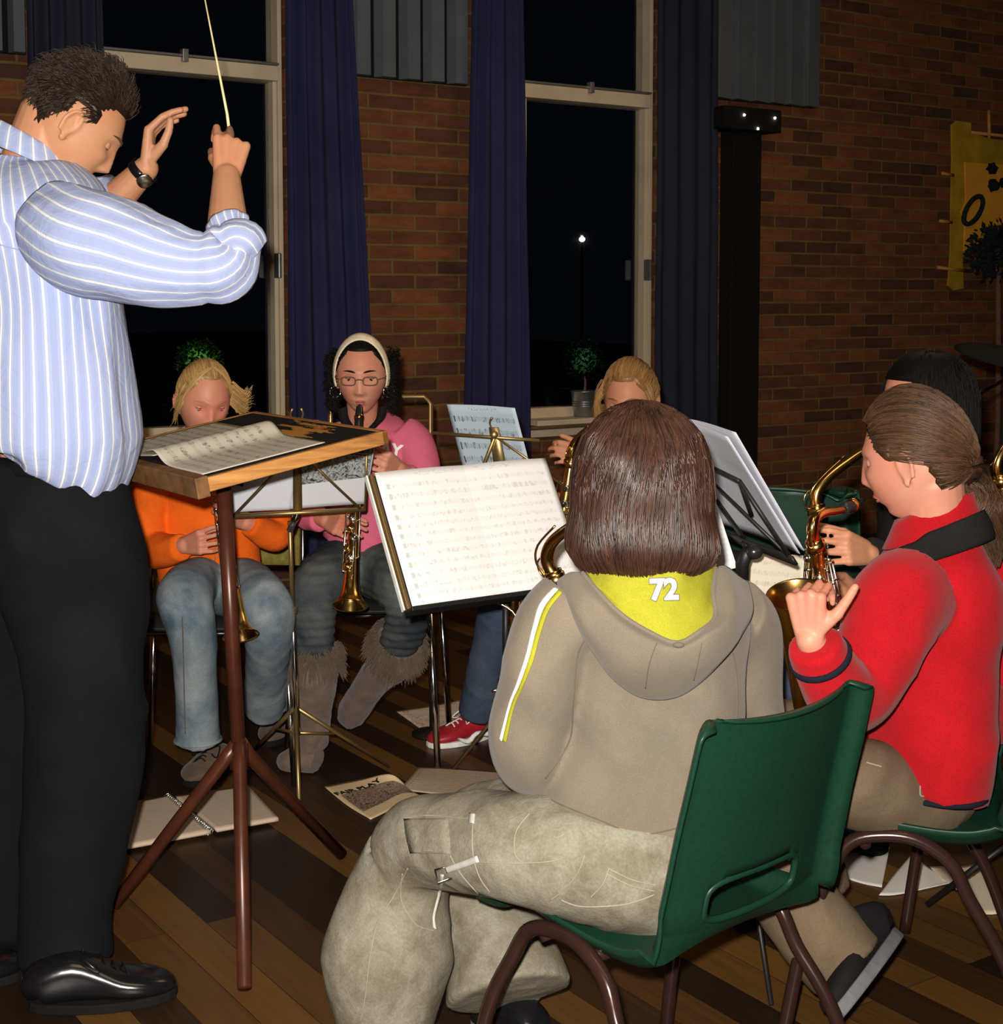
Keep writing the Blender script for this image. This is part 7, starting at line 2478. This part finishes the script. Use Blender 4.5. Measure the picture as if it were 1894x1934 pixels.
fo_ = tag(fp.build('song_sheet', 'page_fair'), 'yellowish printed sheet headed FAIR PLAY lying on the floor by the knee of the boy', 'sheet music')
fb_ = fp.bvh()
ta, tb_ = PZ(634, 1496, .01), PZ(716, 1477, .01)
xv = (tb_ - ta).normalized()
Tt = frame((ta + tb_) / 2, V((0, 0, 1)), xv)
text_mb('FAIR PLAY', 0.030, Tt, .0004, fb_, .0008).build('printed_title', 'blackmat', fo_, False)
tag(patch([[PZ(x, y, z) for x, y, z in r_] for r_ in (((790, 1449, .004), (870, 1452, .004), (948, 1458, .004)), ((775, 1468, .012), (860, 1478, .006), (950, 1482, .004)), ((752, 1491, .004), (840, 1500, .004), (940, 1506, .004)))], 6, .0015).build('sheet_music', 'page_tan'), 'tan sheet of printed music on the floor right of the FAIR PLAY sheet', 'sheet music')
tag(fsheet([(748, 1343), (868, 1322), (905, 1362), (800, 1380)], .003, .0015, .003).build('map_sheet', 'page_map'), 'pinkish scribbled sheet on the floor under the red shoe', 'sheet music')
tag(fsheet([(945, 1455), (1010, 1460), (1020, 1485), (940, 1482)], .003).build('paper_slip', 'yellow'), 'ochre paper slip on the floor behind the raised thigh of the boy', 'paper')
tag(fsheet([(1590, 1612), (1680, 1600), (1665, 1675), (1590, 1655)], .004, .0015, .003).build('paper_sheet', 'page_plain'), 'plain white sheet on the floor under the black shoe at the right', 'paper')
tag(patch([[PZ(x, y, z) for x, y, z in r_] for r_ in (((1722, 1613, .004), (1745, 1632, .01), (1768, 1648, .004)), ((1690, 1650, .004), (1725, 1660, .008), (1790, 1665, .004)), ((1660, 1690, .004), (1700, 1688, .004), (1790, 1668, .006)))], 5, .0015).build('paper_sheet', 'page_plain'), 'crumpled white sheet between the brown chair leg and the coloured drawing', 'paper')
tag(patch([[PZ(x, y, z) for x, y, z in r_] for r_ in (((1755, 1636, .006), (1810, 1636, .004), (1862, 1628, .004)), ((1780, 1662, .01), (1830, 1670, .006), (1880, 1670, .004)), ((1795, 1668, .006), (1850, 1722, .004), (1900, 1722, .004)))], 5, .0015).build('drawing_sheet', 'page_color'), 'sheet with yellow and pink marks on the floor at the lower right', 'paper')

# ================================================================== right-hand background: cymbal, drum stick, another sax, chairs
cym = thing('cymbal', 'dark cymbal on a thin stand with brass boom arm, above the dark-haired girl', 'cymbal', V((1.62, 4.6, 0)))
cc_ = P(1900, 668, 4.6)
Tc = frame(cc_, V((0.12, -0.22, 1)))
lathe([(0, .02), (.02, .018), (.03, .008), (.13, -.004), (.155, -.008), (.13, -.007), (.03, .005), (0, .016)], Tc, 48).build('disc', 'blackmat', cym)
tube([cc_ + V((0, 0, .05)), V((cc_.x, 4.6, 0.15))], .009, 12).build('pole', 'blackplastic', cym)
tripod(cym, V((cc_.x, 4.6, .45)), [V((cc_.x + .28, 4.7, 0)), V((cc_.x - .22, 4.75, 0)), V((cc_.x, 4.3, 0))], .007, 'black', True, V((cc_.x, 4.6, .2)))
tube([P(1838, 749, 4.42), P(1868, 733, 4.50), V((cc_.x, 4.60, P(1900, 716, 4.6).z))], [.0045, .0055, .007], 12).build('boom_arm', 'brass', cym)
tube([P(1845, 746, 4.44), P(1858, 739, 4.475)], .0070, 12).build('boom_ferrule', 'silver', cym)
sax('alto_saxophone', 'brass saxophone crook just showing at the right edge, beside the ponytail', saxT(P(1890, 905, 2.9), V((0.2, 0.1, -1)), V((-0.9, -.3, 0))), 0.9)
shell_chair('empty green moulded chair behind the black folding stand, in the shade by the wall', V((0.70, 3.72, 0)), V((0.25, 0.97, 0)), 0.44, 0.83, 0.42, 'green moulded chairs')

sb_ = P(1890, 905, 2.9) + V((0.10, 0.04, -0.50))
ss_ = thing('saxophone_stand', 'low black floor stand carrying the saxophone at the right edge', 'stand', V((sb_.x, sb_.y, 0)))
tube([V((sb_.x - .02, sb_.y + .05, 0.10)), V((sb_.x - .02, sb_.y + .05, sb_.z + .10))], .009, 12).build('pole', 'black', ss_)
tube([V((sb_.x - .09, sb_.y - .02, sb_.z + .03)), V((sb_.x - .05, sb_.y - .02, sb_.z - .055)), V((sb_.x + .01, sb_.y - .02, sb_.z - .055)), V((sb_.x + .05, sb_.y - .02, sb_.z + .03))], .007, 10, 4).build('cradle', 'black', ss_)
tube([V((sb_.x - .02, sb_.y - .02, sb_.z - .055)), V((sb_.x - .02, sb_.y + .05, sb_.z - .07))], .007, 10).build('cradle_arm', 'black', ss_)
tripod(ss_, V((sb_.x - .02, sb_.y + .05, .18)), [V((sb_.x + .15, sb_.y + .12, 0)), V((sb_.x - .18, sb_.y + .12, 0)), V((sb_.x - .02, sb_.y - .14, 0))], .007, 'black', False)
